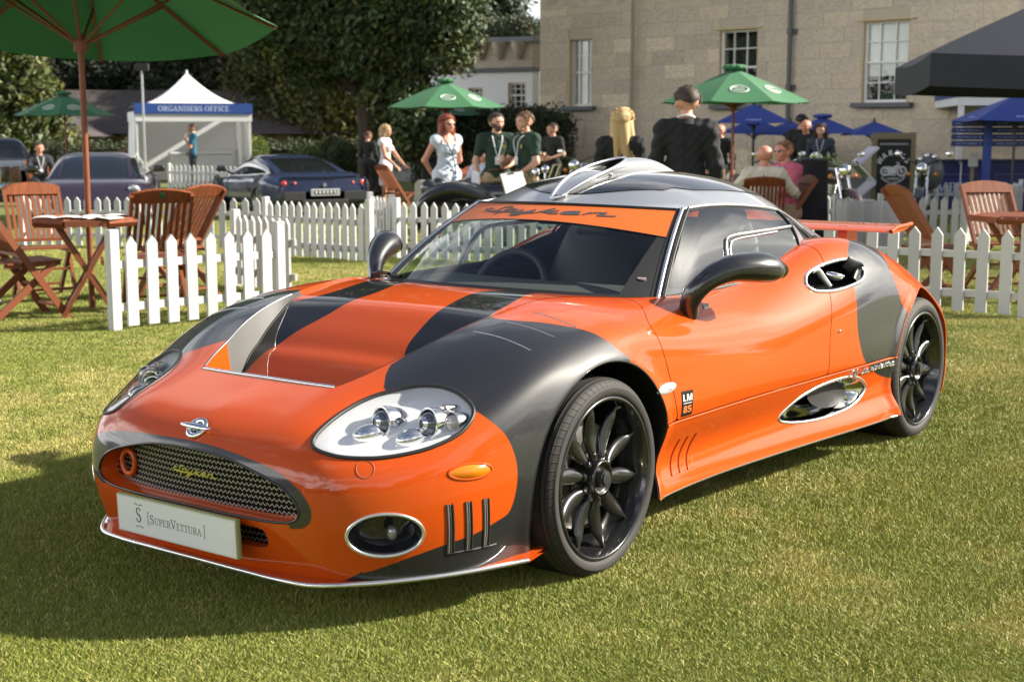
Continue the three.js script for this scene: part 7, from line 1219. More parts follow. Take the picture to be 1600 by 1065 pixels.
// ---------------------------------------------------------------- people
// surface of a field f > 0 on a grid (surface nets)
function netMesh(lo, hi, h, f) {
  const n = [0, 1, 2].map((k) => Math.ceil((hi[k] - lo[k]) / h) + 1), [nx, ny, nz] = n, F = new Float32Array(nx * ny * nz), id = new Int32Array(nx * ny * nz).fill(-1), P = [], N = [], I = [], at = (i, j, k) => (k * ny + j) * nx + i;
  for (let k = 0; k < nz; k++) for (let j = 0; j < ny; j++) for (let i = 0; i < nx; i++) F[at(i, j, k)] = f(lo[0] + i * h, lo[1] + j * h, lo[2] + k * h);
  const E = [[0, 1], [0, 2], [0, 4], [1, 3], [1, 5], [2, 3], [2, 6], [3, 7], [4, 5], [4, 6], [5, 7], [6, 7]], c = new Float32Array(8);
  for (let k = 0; k < nz - 1; k++) for (let j = 0; j < ny - 1; j++) for (let i = 0; i < nx - 1; i++) {
    let m = 0; for (let b = 0; b < 8; b++) { c[b] = F[at(i + (b & 1), j + (b >> 1 & 1), k + (b >> 2))]; if (c[b] > 0) m |= 1 << b; }
    if (m === 0 || m === 255) continue;
    let x = 0, y = 0, z = 0, s = 0; for (const [a, b] of E) if ((c[a] > 0) !== (c[b] > 0)) { const t = c[a] / (c[a] - c[b]); x += (a & 1) + ((b & 1) - (a & 1)) * t; y += (a >> 1 & 1) + ((b >> 1 & 1) - (a >> 1 & 1)) * t; z += (a >> 2) + ((b >> 2) - (a >> 2)) * t; s++; }
    x = lo[0] + (i + x / s) * h; y = lo[1] + (j + y / s) * h; z = lo[2] + (k + z / s) * h; id[at(i, j, k)] = P.length / 3; P.push(x, y, z);
    const e = h * 0.5, g = [f(x - e, y, z) - f(x + e, y, z), f(x, y - e, z) - f(x, y + e, z), f(x, y, z - e) - f(x, y, z + e)], l = Math.hypot(...g) || 1; N.push(g[0] / l, g[1] / l, g[2] / l);
  }
  for (let k = 1; k < nz - 1; k++) for (let j = 1; j < ny - 1; j++) for (let i = 1; i < nx - 1; i++) {
    const a = F[at(i, j, k)] > 0, q = (p, r, s, t, flip) => { if (p < 0 || r < 0 || s < 0 || t < 0) return; flip ? I.push(p, s, r, p, t, s) : I.push(p, r, s, p, s, t); };
    if (a !== F[at(i + 1, j, k)] > 0) q(id[at(i, j - 1, k - 1)], id[at(i, j, k - 1)], id[at(i, j, k)], id[at(i, j - 1, k)], !a);
    if (a !== F[at(i, j + 1, k)] > 0) q(id[at(i - 1, j, k - 1)], id[at(i - 1, j, k)], id[at(i, j, k)], id[at(i, j, k - 1)], !a);
    if (a !== F[at(i, j, k + 1)] > 0) q(id[at(i - 1, j - 1, k)], id[at(i, j - 1, k)], id[at(i, j, k)], id[at(i - 1, j, k)], !a);
  }
  const g = new THREE.BufferGeometry(); g.setAttribute('position', new THREE.Float32BufferAttribute(P, 3)); g.setAttribute('normal', new THREE.Float32BufferAttribute(N, 3)); g.setIndex(I); return g;
}
const smax = (a, b, k) => { const h = Math.max(k - Math.abs(a - b), 0) / k; return Math.max(a, b) + h * h * k / 4; };
function caps(list, k = 0.03) {                             // [ax,ay,az, bx,by,bz, ra, rb, (flatten z)]
  const L = list.map((q) => { const [ax, ay, az, bx, by, bz, ra, rb, fl = 1] = q; return { ax, ay, az, ex: bx - ax, ey: by - ay, ez: bz - az, ra, rb, fl, d: 1 / Math.max(1e-9, (bx - ax) ** 2 + (by - ay) ** 2 + ((bz - az) / fl) ** 2) }; });
  return (x, y, z) => { let v = -1; for (const c of L) { const px = x - c.ax, py = y - c.ay, pz = (z - c.az) / c.fl, ez = c.ez / c.fl, t = Math.min(1, Math.max(0, (px * c.ex + py * c.ey + pz * ez) * c.d)), qx = px - t * c.ex, qy = py - t * c.ey, qz = pz - t * ez, r = c.ra + (c.rb - c.ra) * t - Math.sqrt(qx * qx + qy * qy + qz * qz); v = v < -0.5 ? r : smax(v, r, k); } return v; };
}
const boundsOf = (list, m) => { const lo = [9, 9, 9], hi = [-9, -9, -9]; for (const q of list) for (const o of [0, 3]) for (let k = 0; k < 3; k++) { const r = Math.max(q[6], q[7]) + m; lo[k] = Math.min(lo[k], q[o + k] - r); hi[k] = Math.max(hi[k], q[o + k] + r); } return [lo, hi]; };
const skinTone = { fair: [0.52, 0.28, 0.19], tan: [0.42, 0.21, 0.13], pale: [0.58, 0.34, 0.25], ruddy: [0.55, 0.24, 0.16] }, clothBump = noiseTex(128, (u, v) => 0.5 + 0.5 * per(u, v, 3, 2.2, 4) + 0.15 * per(u, v, 14, 5, 2));
// joints of a standing figure 1.75 m tall, facing +z; x to its own left
const STAND = { hipL: [0.09, 0.93, 0], hipR: [-0.09, 0.93, 0], kneeL: [0.10, 0.50, 0.02], kneeR: [-0.10, 0.50, 0.02], ankL: [0.11, 0.08, -0.02], ankR: [-0.11, 0.08, -0.02], pel: [0, 0.97, 0], waist: [0, 1.10, 0.005], chest: [0, 1.30, 0], neck: [0, 1.49, -0.015], head: [0, 1.635, 0.02], shL: [0.185, 1.42, -0.01], shR: [-0.185, 1.42, -0.01], elL: [0.25, 1.14, -0.03], elR: [-0.25, 1.14, -0.03], wrL: [0.26, 0.90, 0.04], wrR: [-0.26, 0.90, 0.04], haL: [0.265, 0.82, 0.06], haR: [-0.265, 0.82, 0.06] };
const SIT = { ...STAND, hipL: [0.09, 0.50, 0], hipR: [-0.09, 0.50, 0], kneeL: [0.14, 0.50, 0.42], kneeR: [-0.14, 0.50, 0.42], ankL: [0.14, 0.08, 0.38], ankR: [-0.14, 0.08, 0.38], pel: [0, 0.54, 0], waist: [0, 0.68, 0.0], chest: [0, 0.88, 0.02], neck: [0, 1.07, 0.02], head: [0, 1.215, 0.06], shL: [0.185, 1.0, 0.01], shR: [-0.185, 1.0, 0.01], elL: [0.27, 0.76, 0.14], elR: [-0.27, 0.76, 0.14], wrL: [0.18, 0.72, 0.36], wrR: [-0.18, 0.72, 0.36], haL: [0.15, 0.73, 0.44], haR: [-0.15, 0.73, 0.44] };
function person(label, p, turn, o) {
  const J = { ...(o.sit ? SIT : STAND), ...(o.pose ?? {}) }, B = o.build ?? 1, W = o.woman, G = thing('person', label, 'person', p, turn), sc = (o.h ?? 1.75) / 1.75; G.scale.setScalar(sc);
  const seg = (a, b, ra, rb, fl) => [...J[a], ...J[b], ra, rb, fl ?? 1];
  const lerp = (a, b, t) => J[a].map((v, i) => v + (J[b][i] - v) * t);
  const torso = (d) => [seg('pel', 'waist', (W ? 0.135 : 0.128) * B + d, (W ? 0.105 : 0.125) * B + d, 0.72), seg('waist', 'chest', (W ? 0.105 : 0.125) * B + d, (W ? 0.125 : 0.145) * B + d, 0.72), [...lerp('chest', 'shL', 0.75), ...lerp('chest', 'shR', 0.75), 0.085 + d, 0.085 + d, 0.85], seg('shL', 'shR', 0.062 + d, 0.062 + d, 0.9), ...['L', 'R'].map((s) => { const a = J.neck, b = lerp('neck', 'sh' + s, 0.78); return [a[0], a[1] - 0.045, a[2], b[0], b[1] - 0.005, b[2], 0.060 + d * 0.6, 0.050 + d * 0.6]; }), [...J.hipL, ...J.hipR, 0.115 * B + d, 0.115 * B + d, 0.85]];
  const bust = (d) => (W ? [[J.chest[0] + 0.07, J.chest[1] + 0.0, J.chest[2] + 0.085, J.chest[0] + 0.07, J.chest[1] - 0.01, J.chest[2] + 0.09, 0.06 + d, 0.06 + d], [J.chest[0] - 0.07, J.chest[1], J.chest[2] + 0.085, J.chest[0] - 0.07, J.chest[1] - 0.01, J.chest[2] + 0.09, 0.06 + d, 0.06 + d]] : []);
  const arm = (s, d, to = 1) => { const a = [seg('sh' + s, 'el' + s, 0.054 * (W ? 0.88 : 1) + d, 0.042 + d)]; if (to > 1) a.push(seg('el' + s, 'wr' + s, 0.043 + d, 0.029 + d)); return a; };
  const leg = (s, d, full = true) => { const a = [seg('hip' + s, 'knee' + s, 0.083 * B + d, 0.056 + d)]; if (full) a.push(seg('knee' + s, 'ank' + s, 0.055 + d, 0.037 + d)); return a; };
  const feet = (d) => ['L', 'R'].map((s) => { const [x, y, z] = J['ank' + s]; return [x, y - 0.03, z - 0.02, x * 1.12, Math.max(0.035, y - 0.045), z + 0.155, 0.042 + d, 0.034 + d]; });
  // head turned and tilted on the neck
  const hy = o.look ?? 0, cH = Math.cos(hy), sH = Math.sin(hy), [hx, hY, hz] = J.head, toH = (x, y, z) => { const a = x - hx, b = z - hz; return [a * cH - b * sH, y - hY, a * sH + b * cH]; }, fromH = (x, y, z) => [hx + x * cH + z * sH, hY + y, hz - x * sH + z * cH];
  const headLocal = caps([[0, 0.025, -0.018, 0, 0.020, 0.004, 0.093, 0.088, 1.12], [0, -0.045, 0.028, 0, -0.075, 0.048, 0.062, 0.042], [0, -0.008, 0.088, 0, -0.036, 0.108, 0.011, 0.0165], [0.030, 0.022, 0.082, -0.030, 0.022, 0.082, 0.020, 0.020], [0.018, -0.062, 0.080, -0.018, -0.062, 0.080, 0.0135, 0.0135], [0.042, -0.03, 0.062, -0.042, -0.03, 0.062, 0.026, 0.026]], 0.022), ear = caps([[0.083, -0.002, -0.008, 0.089, -0.036, -0.004, 0.017, 0.011, 1.3], [-0.083, -0.002, -0.008, -0.089, -0.036, -0.004, 0.017, 0.011, 1.3]], 0.004), socket = caps([[0.033, 0.004, 0.103, 0.033, 0.004, 0.104, 0.016, 0.016], [-0.033, 0.004, 0.103, -0.033, 0.004, 0.104, 0.016, 0.016]], 0.003);
  const headF = (x, y, z) => Math.min(smax(headLocal(x, y, z), ear(x, y, z), 0.006), -socket(x, y, z) + 0.003);
  const hg = netMesh([-0.125, -0.15, -0.14], [0.125, 0.14, 0.15], 0.0085, headF); { const m = new THREE.Matrix4().makeRotationY(hy); m.setPosition(hx, hY, hz); hg.applyMatrix4(m); }
  const all = [...torso(0), ...bust(-0.006), [...J.neck, ...lerp('neck', 'head', 0.55), 0.056, 0.050], ...['L', 'R'].flatMap((s) => [...arm(s, 0, 2), ...leg(s, 0)]), ...feet(-0.004)];
  const [lo, hi] = boundsOf(all, 0.03), bodyG = netMesh(lo, hi, 0.024, caps(all, 0.035));
  const hands = ['L', 'R'].map((s) => {                     // palm, four bent fingers and a thumb at its side
    const a = V3(...J['wr' + s]), d = V3(...J['ha' + s]).sub(a).normalize(), si = s === 'L' ? -1 : 1, up = V3(...(o.palm ?? [0, 0, 1])), t = new THREE.Vector3().crossVectors(d, up).normalize().multiplyScalar(si), q = new THREE.Vector3().crossVectors(t, d).normalize(), at = (f, w, n) => { const v = a.clone().addScaledVector(d, f).addScaledVector(t, w).addScaledVector(q, n); return [v.x, v.y, v.z]; }, c = [];
    for (let i = 0; i < 4; i++) { const w = (i - 1.5) * 0.0195; c.push([...at(0, w * 0.5, 0), ...at(0.085, w, 0.002), 0.0165, 0.0125]); const L = [0.060, 0.072, 0.068, 0.052][i], b = (o.grip ?? 0.6); c.push([...at(0.085, w, 0.002), ...at(0.085 + L * 0.55, w * 1.05, -0.3 * L * b), 0.0098, 0.0088]); c.push([...at(0.085 + L * 0.55, w * 1.05, -0.3 * L * b), ...at(0.085 + L * (1 - 0.35 * b), w * 1.05, -0.85 * L * b), 0.0088, 0.0072]); }
    c.push([...at(0.015, -0.028, -0.004), ...at(0.058, -0.050, -0.012), 0.0145, 0.0115]); c.push([...at(0.058, -0.050, -0.012), ...at(0.090, -0.048, -0.026), 0.0108, 0.008]);
    const [l2, h2] = boundsOf(c, 0.012); return netMesh(l2, h2, 0.0066, caps(c, 0.007));
  });
  part(G, 'body', merge([bodyG, hg, ...hands]), new THREE.MeshPhysicalMaterial({ color: lin(...skinTone[o.skin ?? 'fair']), roughness: 0.5 }));
  // face
  if (!o.shades) for (const s of [-1, 1]) { part(G, 'eye', place(new THREE.SphereGeometry(0.0115, 12, 8), ...fromH(s * 0.033, 0.004, 0.0835)), mat(0.55, 0.53, 0.5, 0.2)); part(G, 'iris', place(new THREE.SphereGeometry(0.0065, 10, 8), ...fromH(s * 0.033, 0.004, 0.0905)), mat(0.03, 0.02, 0.015, 0.15)); part(G, 'eyebrow', tube([fromH(s * 0.016, 0.026, 0.099), fromH(s * 0.034, 0.030, 0.096), fromH(s * 0.052, 0.022, 0.084)], 0.0036, 10, 5), mat(...(o.hairCol ?? [0.05, 0.03, 0.02]), 0.8)); }
  else { part(G, 'sunglasses', merge([...[-1, 1].map((s) => place(place(new THREE.SphereGeometry(0.027, 16, 10), 0, 0, 0, 0, 0, 0, [1, 0.78, 0.28]), ...fromH(s * 0.033, 0.004, 0.099), 0, hy, 0)), tube([fromH(-0.092, 0.006, 0.0), fromH(-0.07, 0.008, 0.080), fromH(0, 0.008, 0.106), fromH(0.07, 0.008, 0.080), fromH(0.092, 0.006, 0.0)], 0.0032, 30, 5)]), CM.gloss); }
  part(G, 'mouth', tube([fromH(-0.020, -0.060, 0.0865), fromH(0, -0.0615, 0.0945), fromH(0.020, -0.060, 0.0865)], 0.0042, 10, 5), mat(0.40, 0.13, 0.11, 0.5));
  if (o.beard) part(G, 'beard', (() => { const g = netMesh([-0.1, -0.15, -0.03], [0.1, 0.0, 0.14], 0.009, (x, y, z) => Math.min(headLocal(x, y, z) + 0.0035, -0.050 - y + 0.9 * Math.max(0, Math.abs(x) - 0.025), z - 0.0, 0.075 - Math.abs(y + 0.075))); g.applyMatrix4(new THREE.Matrix4().makeRotationY(hy).setPosition(hx, hY, hz)); return g; })(), mat(0.10, 0.058, 0.040, 0.85));
  // hair: a cap over the skull, lengths hang from it
  if (o.hair) {
    const len = o.hair.len ?? 0, th = o.hair.thick ?? 0.012, cap = caps([[0, 0.026, -0.020, 0, 0.024, -0.002, 0.093 + th, 0.090 + th, 1.12]], 0.02), hang = [];
    if (len) for (const [x, z, w] of [[0.075, -0.03, 0.042], [-0.075, -0.03, 0.042], [0.03, -0.085, 0.055], [-0.03, -0.085, 0.055], [0.082, 0.012, 0.026], [-0.082, 0.012, 0.026]]) hang.push([x, 0.0, z, x * 1.18 * (o.hair.wide ?? 1) + (o.hair.sway ?? 0), -len, z - 0.012, w, w * 0.72]);
    const hf = hang.length ? caps(hang, 0.03) : () => -1, top = o.hair.hairline ?? 0.055;
    const f = (x, y, z) => { const wav = 0.0035 * fbm(x * 26, y * 7, z * 26, 2), a = Math.min(cap(x, y, z) - th * 0.95 * (1 - sstep(-0.085, 0.03, y)), Math.max(y - top + 0.9 * Math.max(0, 0.075 - z) - 0.02 - (z < -0.02 ? 0.10 : 0), -1)); const b = Math.min(hf(x, y, z), 0.062 - z + 0.04 * Math.max(0, Math.abs(x) - 0.06)); return Math.max(a, b) + wav; };
    const g = netMesh([-0.19, -len - 0.10, -0.20], [0.19, 0.17, 0.16], 0.0105, f); g.applyMatrix4(new THREE.Matrix4().makeRotationY(hy).setPosition(hx, hY, hz)); part(G, 'hair', g, mat(...o.hairCol.map((v) => v * 0.75), 0.65));
    // loose locks over the shape
    const locks = [[], [], []], nl = len ? 170 : 90; for (let i = 0; i < nl; i++) { const a = rr(0.95, 5.33), el = rr(0.1, 1.35), R = 0.098 + th, L = len ? rr(0.7, 1.05) * len : rr(0.02, 0.045), pts = []; const x0 = R * Math.cos(el) * Math.sin(a), z0 = -0.01 + R * 1.08 * Math.cos(el) * Math.cos(a), y0 = 0.028 + R * Math.sin(el) + 0.004; pts.push([x0, y0, z0]); const fl = rr(0.98, 1.10), wx = rr(-0.012, 0.012); if (len) { const k = 0.105 / Math.max(0.04, Math.hypot(x0, z0)), X = x0 * k, Z = Math.min(0.03, z0 * k); pts.push([X * 0.98, 0.02, Z]); pts.push([X * fl + wx, -L * 0.5, Z * 0.95 - 0.01]); pts.push([X * fl * 0.98 * (o.hair.wide ?? 1) + wx * 3 + (o.hair.sway ?? 0), -L * 1.08, Z * 0.85 - 0.012]); } else { const t = 1 + 0.15 * L; pts.push([x0 * t + wx * 0.6, y0 - L * 0.6, z0 * t - 0.002]); pts.push([x0 * t * 0.985 + wx, y0 - L * 1.4, z0 * t * 0.985 - 0.006]); } if (!len && z0 > 0.05 && y0 < 0.09) continue; locks[i % 3].push(tube(pts, len ? rr(0.006, 0.014) : 0.0045, len ? 10 : 4, 5)); }
    locks.forEach((l, i) => { if (!l.length) return; const q = merge(l); q.applyMatrix4(new THREE.Matrix4().makeRotationY(hy).setPosition(hx, hY, hz)); part(G, 'hair_locks', q, mat(...o.hairCol.map((v) => v * [0.55, 1.0, 1.5][i]), 0.5)); });
  }
  // clothes: shells over the body, ended by planes
  const wear = (name, list, cut, m, k = 0.04, cell = 0.02, fold = 0.004) => { const [a, b] = boundsOf(list, 0.03), f0 = caps(list, k), f = (x, y, z) => Math.min(f0(x, y, z) + fold * (Math.sin(y * 55 + x * 30) * Math.sin(x * 38 - z * 44 + y * 9)), cut(x, y, z)); return part(G, name, netMesh(a, b, cell, f), m); };
  const cm = (c, r = 0.85) => (c.isMaterial ? c : mat(...c, r)), neckY = J.neck[1], neckCut = (x, y, z) => Math.max(neckY + 0.012 - y, Math.hypot(x - J.neck[0], z - J.neck[2]) - 0.055);
  const lean = (y) => y;
  if (o.top) { const t = o.top, sl = t.sleeve ?? 1, L = [...torso(0.014), ...bust(0.010)]; for (const s of ['L', 'R']) { if (sl > 1) L.push(...arm(s, 0.016, 2)); else if (sl > 0) L.push([...J['sh' + s], ...lerp('sh' + s, 'el' + s, sl), 0.070, 0.062]); } if (t.skirtTo !== undefined) L.push([...J.pel, J.pel[0], t.skirtTo, J.pel[2], 0.15 * B, t.flare ?? 0.20, 0.8]); const hem = t.hem ?? (o.sit ? 0.52 : 0.90); wear(t.name ?? 'shirt', L, (x, y, z) => Math.min(neckCut(x, y, z), o.sit ? 9 : y - hem, t.open ? Math.max(t.open - y, Math.hypot(x, z - 0.02) - 0.11) : 9), cm(t.col), 0.04, 0.02, t.fold ?? (sl > 1 ? 0.007 : 0.004)); if (sl > 1 && t.name === 'jacket') { part(G, 'jacket_collar', sheet(24, 3, (u, v) => { const a = -2.3 + u * 4.6 + Math.PI, r = 0.068 + 0.030 * v; return [J.neck[0] + r * Math.sin(a) * 1.05, neckY + 0.005 - 0.045 * v + 0.012 * Math.cos(a + Math.PI), J.neck[2] + r * Math.cos(a)]; }), cm(t.col)); part(G, 'back_seam', tube([0, 1, 2, 3, 4, 5].map((k) => { const y = neckY - 0.07 - k * 0.085; return [J.neck[0], y, J.chest[2] - (k < 1 ? 0.092 : 0.118 - 0.006 * k) * B]; }), 0.0045, 20, 5), mat(0.004, 0.004, 0.005, 0.9)); } if (t.collar) part(G, 'collar', tube([...Array(13)].map((_, i) => { const a = i / 12 * 5.4 + 0.43; return [J.neck[0] + 0.066 * Math.sin(a), neckY + 0.018 - 0.022 * Math.cos(a), J.neck[2] + 0.062 * Math.cos(a)]; }), 0.012, 30, 6), cm(t.collar)); }
  if (o.trousers) wear('trousers', [...['L', 'R'].flatMap((s) => leg(s, 0.018)), [...J.hipL, ...J.hipR, 0.128 * B, 0.128 * B, 0.85], seg('pel', 'waist', 0.138 * B, 0.120 * B, 0.74)], (x, y, z) => Math.min(J.waist[1] - 0.06 - y, y - 0.07), cm(o.trousers), 0.03);
  if (o.belt) part(G, 'belt', place(new THREE.TorusGeometry(0.142 * B, 0.016, 8, 30), J.pel[0], J.pel[1] + 0.06, J.pel[2], HP, 0, 0, [1, 0.76, 1.2]), cm(o.belt, 0.5));
  if (o.skirt) wear('skirt', [[...J.pel, J.pel[0], o.skirt.to, J.pel[2], 0.155, o.skirt.flare, 0.85], [...J.hipL, ...J.hipR, 0.13, 0.13, 0.85]], (x, y, z) => Math.min(J.waist[1] + 0.02 - y, y - o.skirt.to), cm(o.skirt.col), 0.04);
  wear('shoes', feet(0.008), (x, y, z) => 0.10 + (o.boots ?? 0) - y, cm(o.shoes ?? [0.015, 0.013, 0.012], 0.4), 0.02, 0.014, 0);
  if (o.lanyard) { const L = part(G, 'lanyard', merge([-1, 1].map((s) => tube([[J.neck[0] + s * 0.062, neckY + 0.01, J.neck[2] - 0.01], [J.chest[0] + s * 0.060, J.chest[1] + 0.12, J.chest[2] + 0.135], [J.chest[0] + s * 0.006, J.chest[1] - 0.10, J.chest[2] + 0.142 * B]], 0.0075, 16, 5))), mat(0.62, 0.63, 0.66, 0.7)); part(L, 'pass_card', rbox(0.070, 0.10, 0.006, 0.003, J.chest[0], J.chest[1] - 0.15, J.chest[2] + 0.146 * B), mat(0.66, 0.67, 0.70, 0.5)); }
  if (o.watch) part(G, 'watch', place(new THREE.TorusGeometry(0.034, 0.010, 8, 20), ...J[o.watch], HP * 0.6, 0, 0.6), CM.alu);
  return G;
}
const BLK = [0.010, 0.010, 0.011], GRN = [0.012, 0.035, 0.020], KHA = [0.36, 0.27, 0.16], WHT = [0.66, 0.66, 0.66];
// left edge
person('man in a pale yellow jacket with hand on hip at the left picture edge', [-4.36, gY(-11.3), -11.3], 2.6, { h: 1.84, top: { name: 'jacket', col: [0.66, 0.52, 0.22], sleeve: 2, hem: 0.84 }, trousers: [0.25, 0.23, 0.20], hair: { thick: 0.01 }, hairCol: [0.10, 0.08, 0.06], pose: { elL: [0.42, 1.20, -0.12], wrL: [0.24, 1.03, 0.02], haL: [0.17, 1.01, 0.07], elR: [-0.42, 1.20, -0.12], wrR: [-0.24, 1.03, 0.02], haR: [-0.17, 1.01, 0.07] } });
person('seated man in a dark suit with a white lanyard, far back on the left', [-10.05, gY(-30), -30.2], 0.5, { sit: 1, top: { name: 'jacket', col: [0.02, 0.022, 0.03], sleeve: 2 }, trousers: [0.02, 0.022, 0.03], lanyard: 1, hair: { thick: 0.008 }, hairCol: [0.06, 0.04, 0.03], skin: 'ruddy' });
person('man in a teal polo shirt with hand at his face standing before the gazebo', [-8.75, -0.2, -39.0], -1.15, { h: 1.76, look: -0.1, skin: 'tan', top: { col: [0.020, 0.105, 0.165], sleeve: 0.62, hem: 0.90, collar: WHT }, trousers: [0.018, 0.024, 0.036], belt: BLK, hair: { thick: 0.012 }, hairCol: [0.03, 0.022, 0.016], pose: { elL: [0.24, 1.12, 0.12], wrL: [0.08, 1.38, 0.24], haL: [0.03, 1.50, 0.17], elR: [-0.26, 1.14, -0.06], wrR: [-0.20, 0.94, 0.10], haR: [-0.14, 0.92, 0.16], kneeL: [0.12, 0.50, 0.06], ankL: [0.13, 0.08, 0.10] } });
person('woman dressed in black seen from behind, walking by the tree trunk', [-3.42, -0.2, -33.8], 2.75, { woman: 1, h: 1.56, top: { col: BLK, sleeve: 2, hem: 0.84 }, trousers: BLK, hair: { thick: 0.014 }, hairCol: [0.10, 0.03, 0.015], pose: { kneeR: [-0.09, 0.5, 0.10], ankR: [-0.10, 0.10, -0.08], elR: [-0.28, 1.14, -0.06], wrR: [-0.34, 0.92, -0.02], haR: [-0.36, 0.84, 0.02], elL: [0.24, 1.14, 0.04], wrL: [0.16, 1.0, 0.20], haL: [0.10, 1.0, 0.26] } });
person('blonde woman in a sleeveless white dress bending over a chair back', [-2.46, -0.2, -27.6], 1.30, { woman: 1, h: 1.69, skin: 'tan', look: 0.1, top: { name: 'dress', col: [0.62, 0.62, 0.62], sleeve: 0, hem: 0.55, skirtTo: 0.56, flare: 0.165 }, hair: { len: 0.10, thick: 0.018 }, hairCol: [0.48, 0.34, 0.16], shoes: [0.03, 0.02, 0.02], pose: { elL: [0.20, 1.14, 0.16], wrL: [0.16, 0.96, 0.34], haL: [0.14, 0.90, 0.42], elR: [-0.22, 1.13, 0.08], wrR: [-0.18, 0.95, 0.28], haR: [-0.16, 0.88, 0.36], kneeL: [0.09, 0.5, 0.10], ankL: [0.10, 0.10, 0.06] } });
{
  const dress = new THREE.MeshStandardMaterial({ roughness: 0.8, color: 0xffffff, map: null }); dress.color = lin(0.50, 0.56, 0.62);
  const R = person('red haired woman with sunglasses in a pale blue sleeveless dress, hands behind her back', [-0.92, gY(-20), -20.0], 0.62, { woman: 1, h: 1.76, build: 1.12, skin: 'ruddy', shades: 1, look: 0.15, top: { name: 'dress', col: dress, sleeve: 0, hem: 0.42, skirtTo: 0.42, flare: 0.30, open: 1.36 }, hair: { len: 0.24, thick: 0.024, hairline: 0.06 }, hairCol: [0.24, 0.050, 0.018], pose: { elL: [0.29, 1.14, -0.12], wrL: [0.12, 0.96, -0.18], haL: [0.03, 0.94, -0.19], elR: [-0.29, 1.14, -0.12], wrR: [-0.12, 0.95, -0.20], haR: [-0.03, 0.93, -0.21] } });
  part(R, 'dress_trim', tube([[-0.10, 1.45, 0.085], [-0.06, 1.34, 0.150], [0.0, 1.22, 0.150], [0.05, 1.05, 0.145], [0.03, 0.85, 0.175]], 0.010, 30, 5), mat(0.06, 0.08, 0.12, 0.7));
  part(R, 'dress_flowers', merge([...Array(26)].map((_, i) => { const y = 0.5 + 0.034 * i, a = 0.5 * Math.sin(i * 2.3), r = y < 1 ? 0.17 + (1 - y) * 0.17 : 0.155; return place(new THREE.SphereGeometry(0.022, 8, 6), r * Math.sin(a), y, 0.84 * r * Math.cos(a) + 0.01, 0, 0, 0, [1, 0.8, 0.5]); })), mat(0.16, 0.20, 0.26, 0.7));
  part(R, 'dress_stripes', merge([...Array(14)].map((_, i) => { const a = -1.6 + i * 0.25; return tube([0, 1, 2, 3].map((k) => { const y = 0.95 - k * 0.17, r = 0.158 + k * 0.048; return [r * Math.sin(a), y, 0.83 * r * Math.cos(a)]; }), 0.007, 10, 5); })), mat(0.24, 0.30, 0.38, 0.7));
}
const polo = (label, p, turn, o) => { const P = person(label, p, turn, { h: 1.75, skin: 'fair', top: { col: GRN, sleeve: 0.62, hem: 0.93, collar: GRN }, trousers: KHA, belt: [0.05, 0.025, 0.012], lanyard: 1, ...o }); part(P, 'shirt_crest', place(cyl(0.026, 0.026, 0.006, 14), 0.085, 1.33, 0.128, HP - 0.1, 0, 0.2), mat(0.32, 0.28, 0.03, 0.6)); part(P, 'sleeve_mark', rbox(0.01, 0.03, 0.06, 0.003, 0.262, 1.25, -0.02, 0, 0, 0.2), mat(0.30, 0.27, 0.05, 0.6)); return P; };
polo('bearded man in a dark green polo shirt and white lanyard holding a white folder low', [-0.20, gY(-18.4), -18.4], 0.12, { beard: 1, hair: { thick: 0.010 }, hairCol: [0.030, 0.020, 0.014], look: 0.35, pose: { elR: [-0.27, 1.14, -0.02], wrR: [-0.25, 0.92, 0.08], haR: [-0.24, 0.85, 0.10], elL: [0.25, 1.15, 0.06], wrL: [0.12, 1.08, 0.25], haL: [0.05, 1.09, 0.30] } });
polo('clean shaven man in a dark green polo shirt facing left, holding a clipboard', [0.17, gY(-18.1), -18.0], -0.95, { hair: { thick: 0.016 }, hairCol: [0.13, 0.062, 0.028], watch: 'wrR', pose: { elR: [-0.24, 1.14, 0.10], wrR: [-0.10, 1.14, 0.32], haR: [-0.02, 1.18, 0.36], elL: [0.26, 1.14, 0.02], wrL: [0.16, 0.98, 0.22], haL: [0.08, 0.95, 0.28] } });
person('man in black shirt and trousers with clasped hands in front of the house corner', [0.80, -0.2, -28.0], -0.75, { h: 1.72, look: -0.3, top: { col: BLK, sleeve: 0.7, hem: 0.88 }, trousers: BLK, hair: { thick: 0.010 }, hairCol: [0.06, 0.035, 0.022], pose: { elL: [0.27, 1.15, -0.02], wrL: [0.13, 1.07, 0.22], haL: [0.05, 1.06, 0.26], elR: [-0.27, 1.15, -0.02], wrR: [-0.13, 1.05, 0.22], haR: [-0.05, 1.05, 0.26] } });
person('seated person in blue jeans and pale top behind the man with the folder', [-0.42, gY(-22.3), -22.4], -0.5, { sit: 1, woman: 1, top: { col: [0.42, 0.50, 0.62], sleeve: 2 }, trousers: [0.030, 0.060, 0.125], hair: { len: 0.12, thick: 0.014 }, hairCol: [0.10, 0.06, 0.03], shoes: [0.2, 0.1, 0.06] });
person('blonde long haired woman in black seen from behind above the car roof', [1.03, gY(-13.4), -13.4], 2.85, { woman: 1, h: 1.62, top: { name: 'jacket', col: BLK, sleeve: 2, hem: 0.84 }, trousers: BLK, hair: { len: 0.36, thick: 0.030, sway: -0.03, wide: 1.35 }, hairCol: [0.58, 0.40, 0.18] });
person('tall man in a black suit seen from behind above the car roof', [1.43, gY(-11.7), -11.7], 2.95, { h: 1.76, build: 1.06, top: { name: 'jacket', col: [0.012, 0.012, 0.016], sleeve: 2, hem: 0.80, collar: WHT, fold: 0.009 }, trousers: BLK, hair: { thick: 0.014 }, hairCol: [0.055, 0.032, 0.020], look: 0.3 });
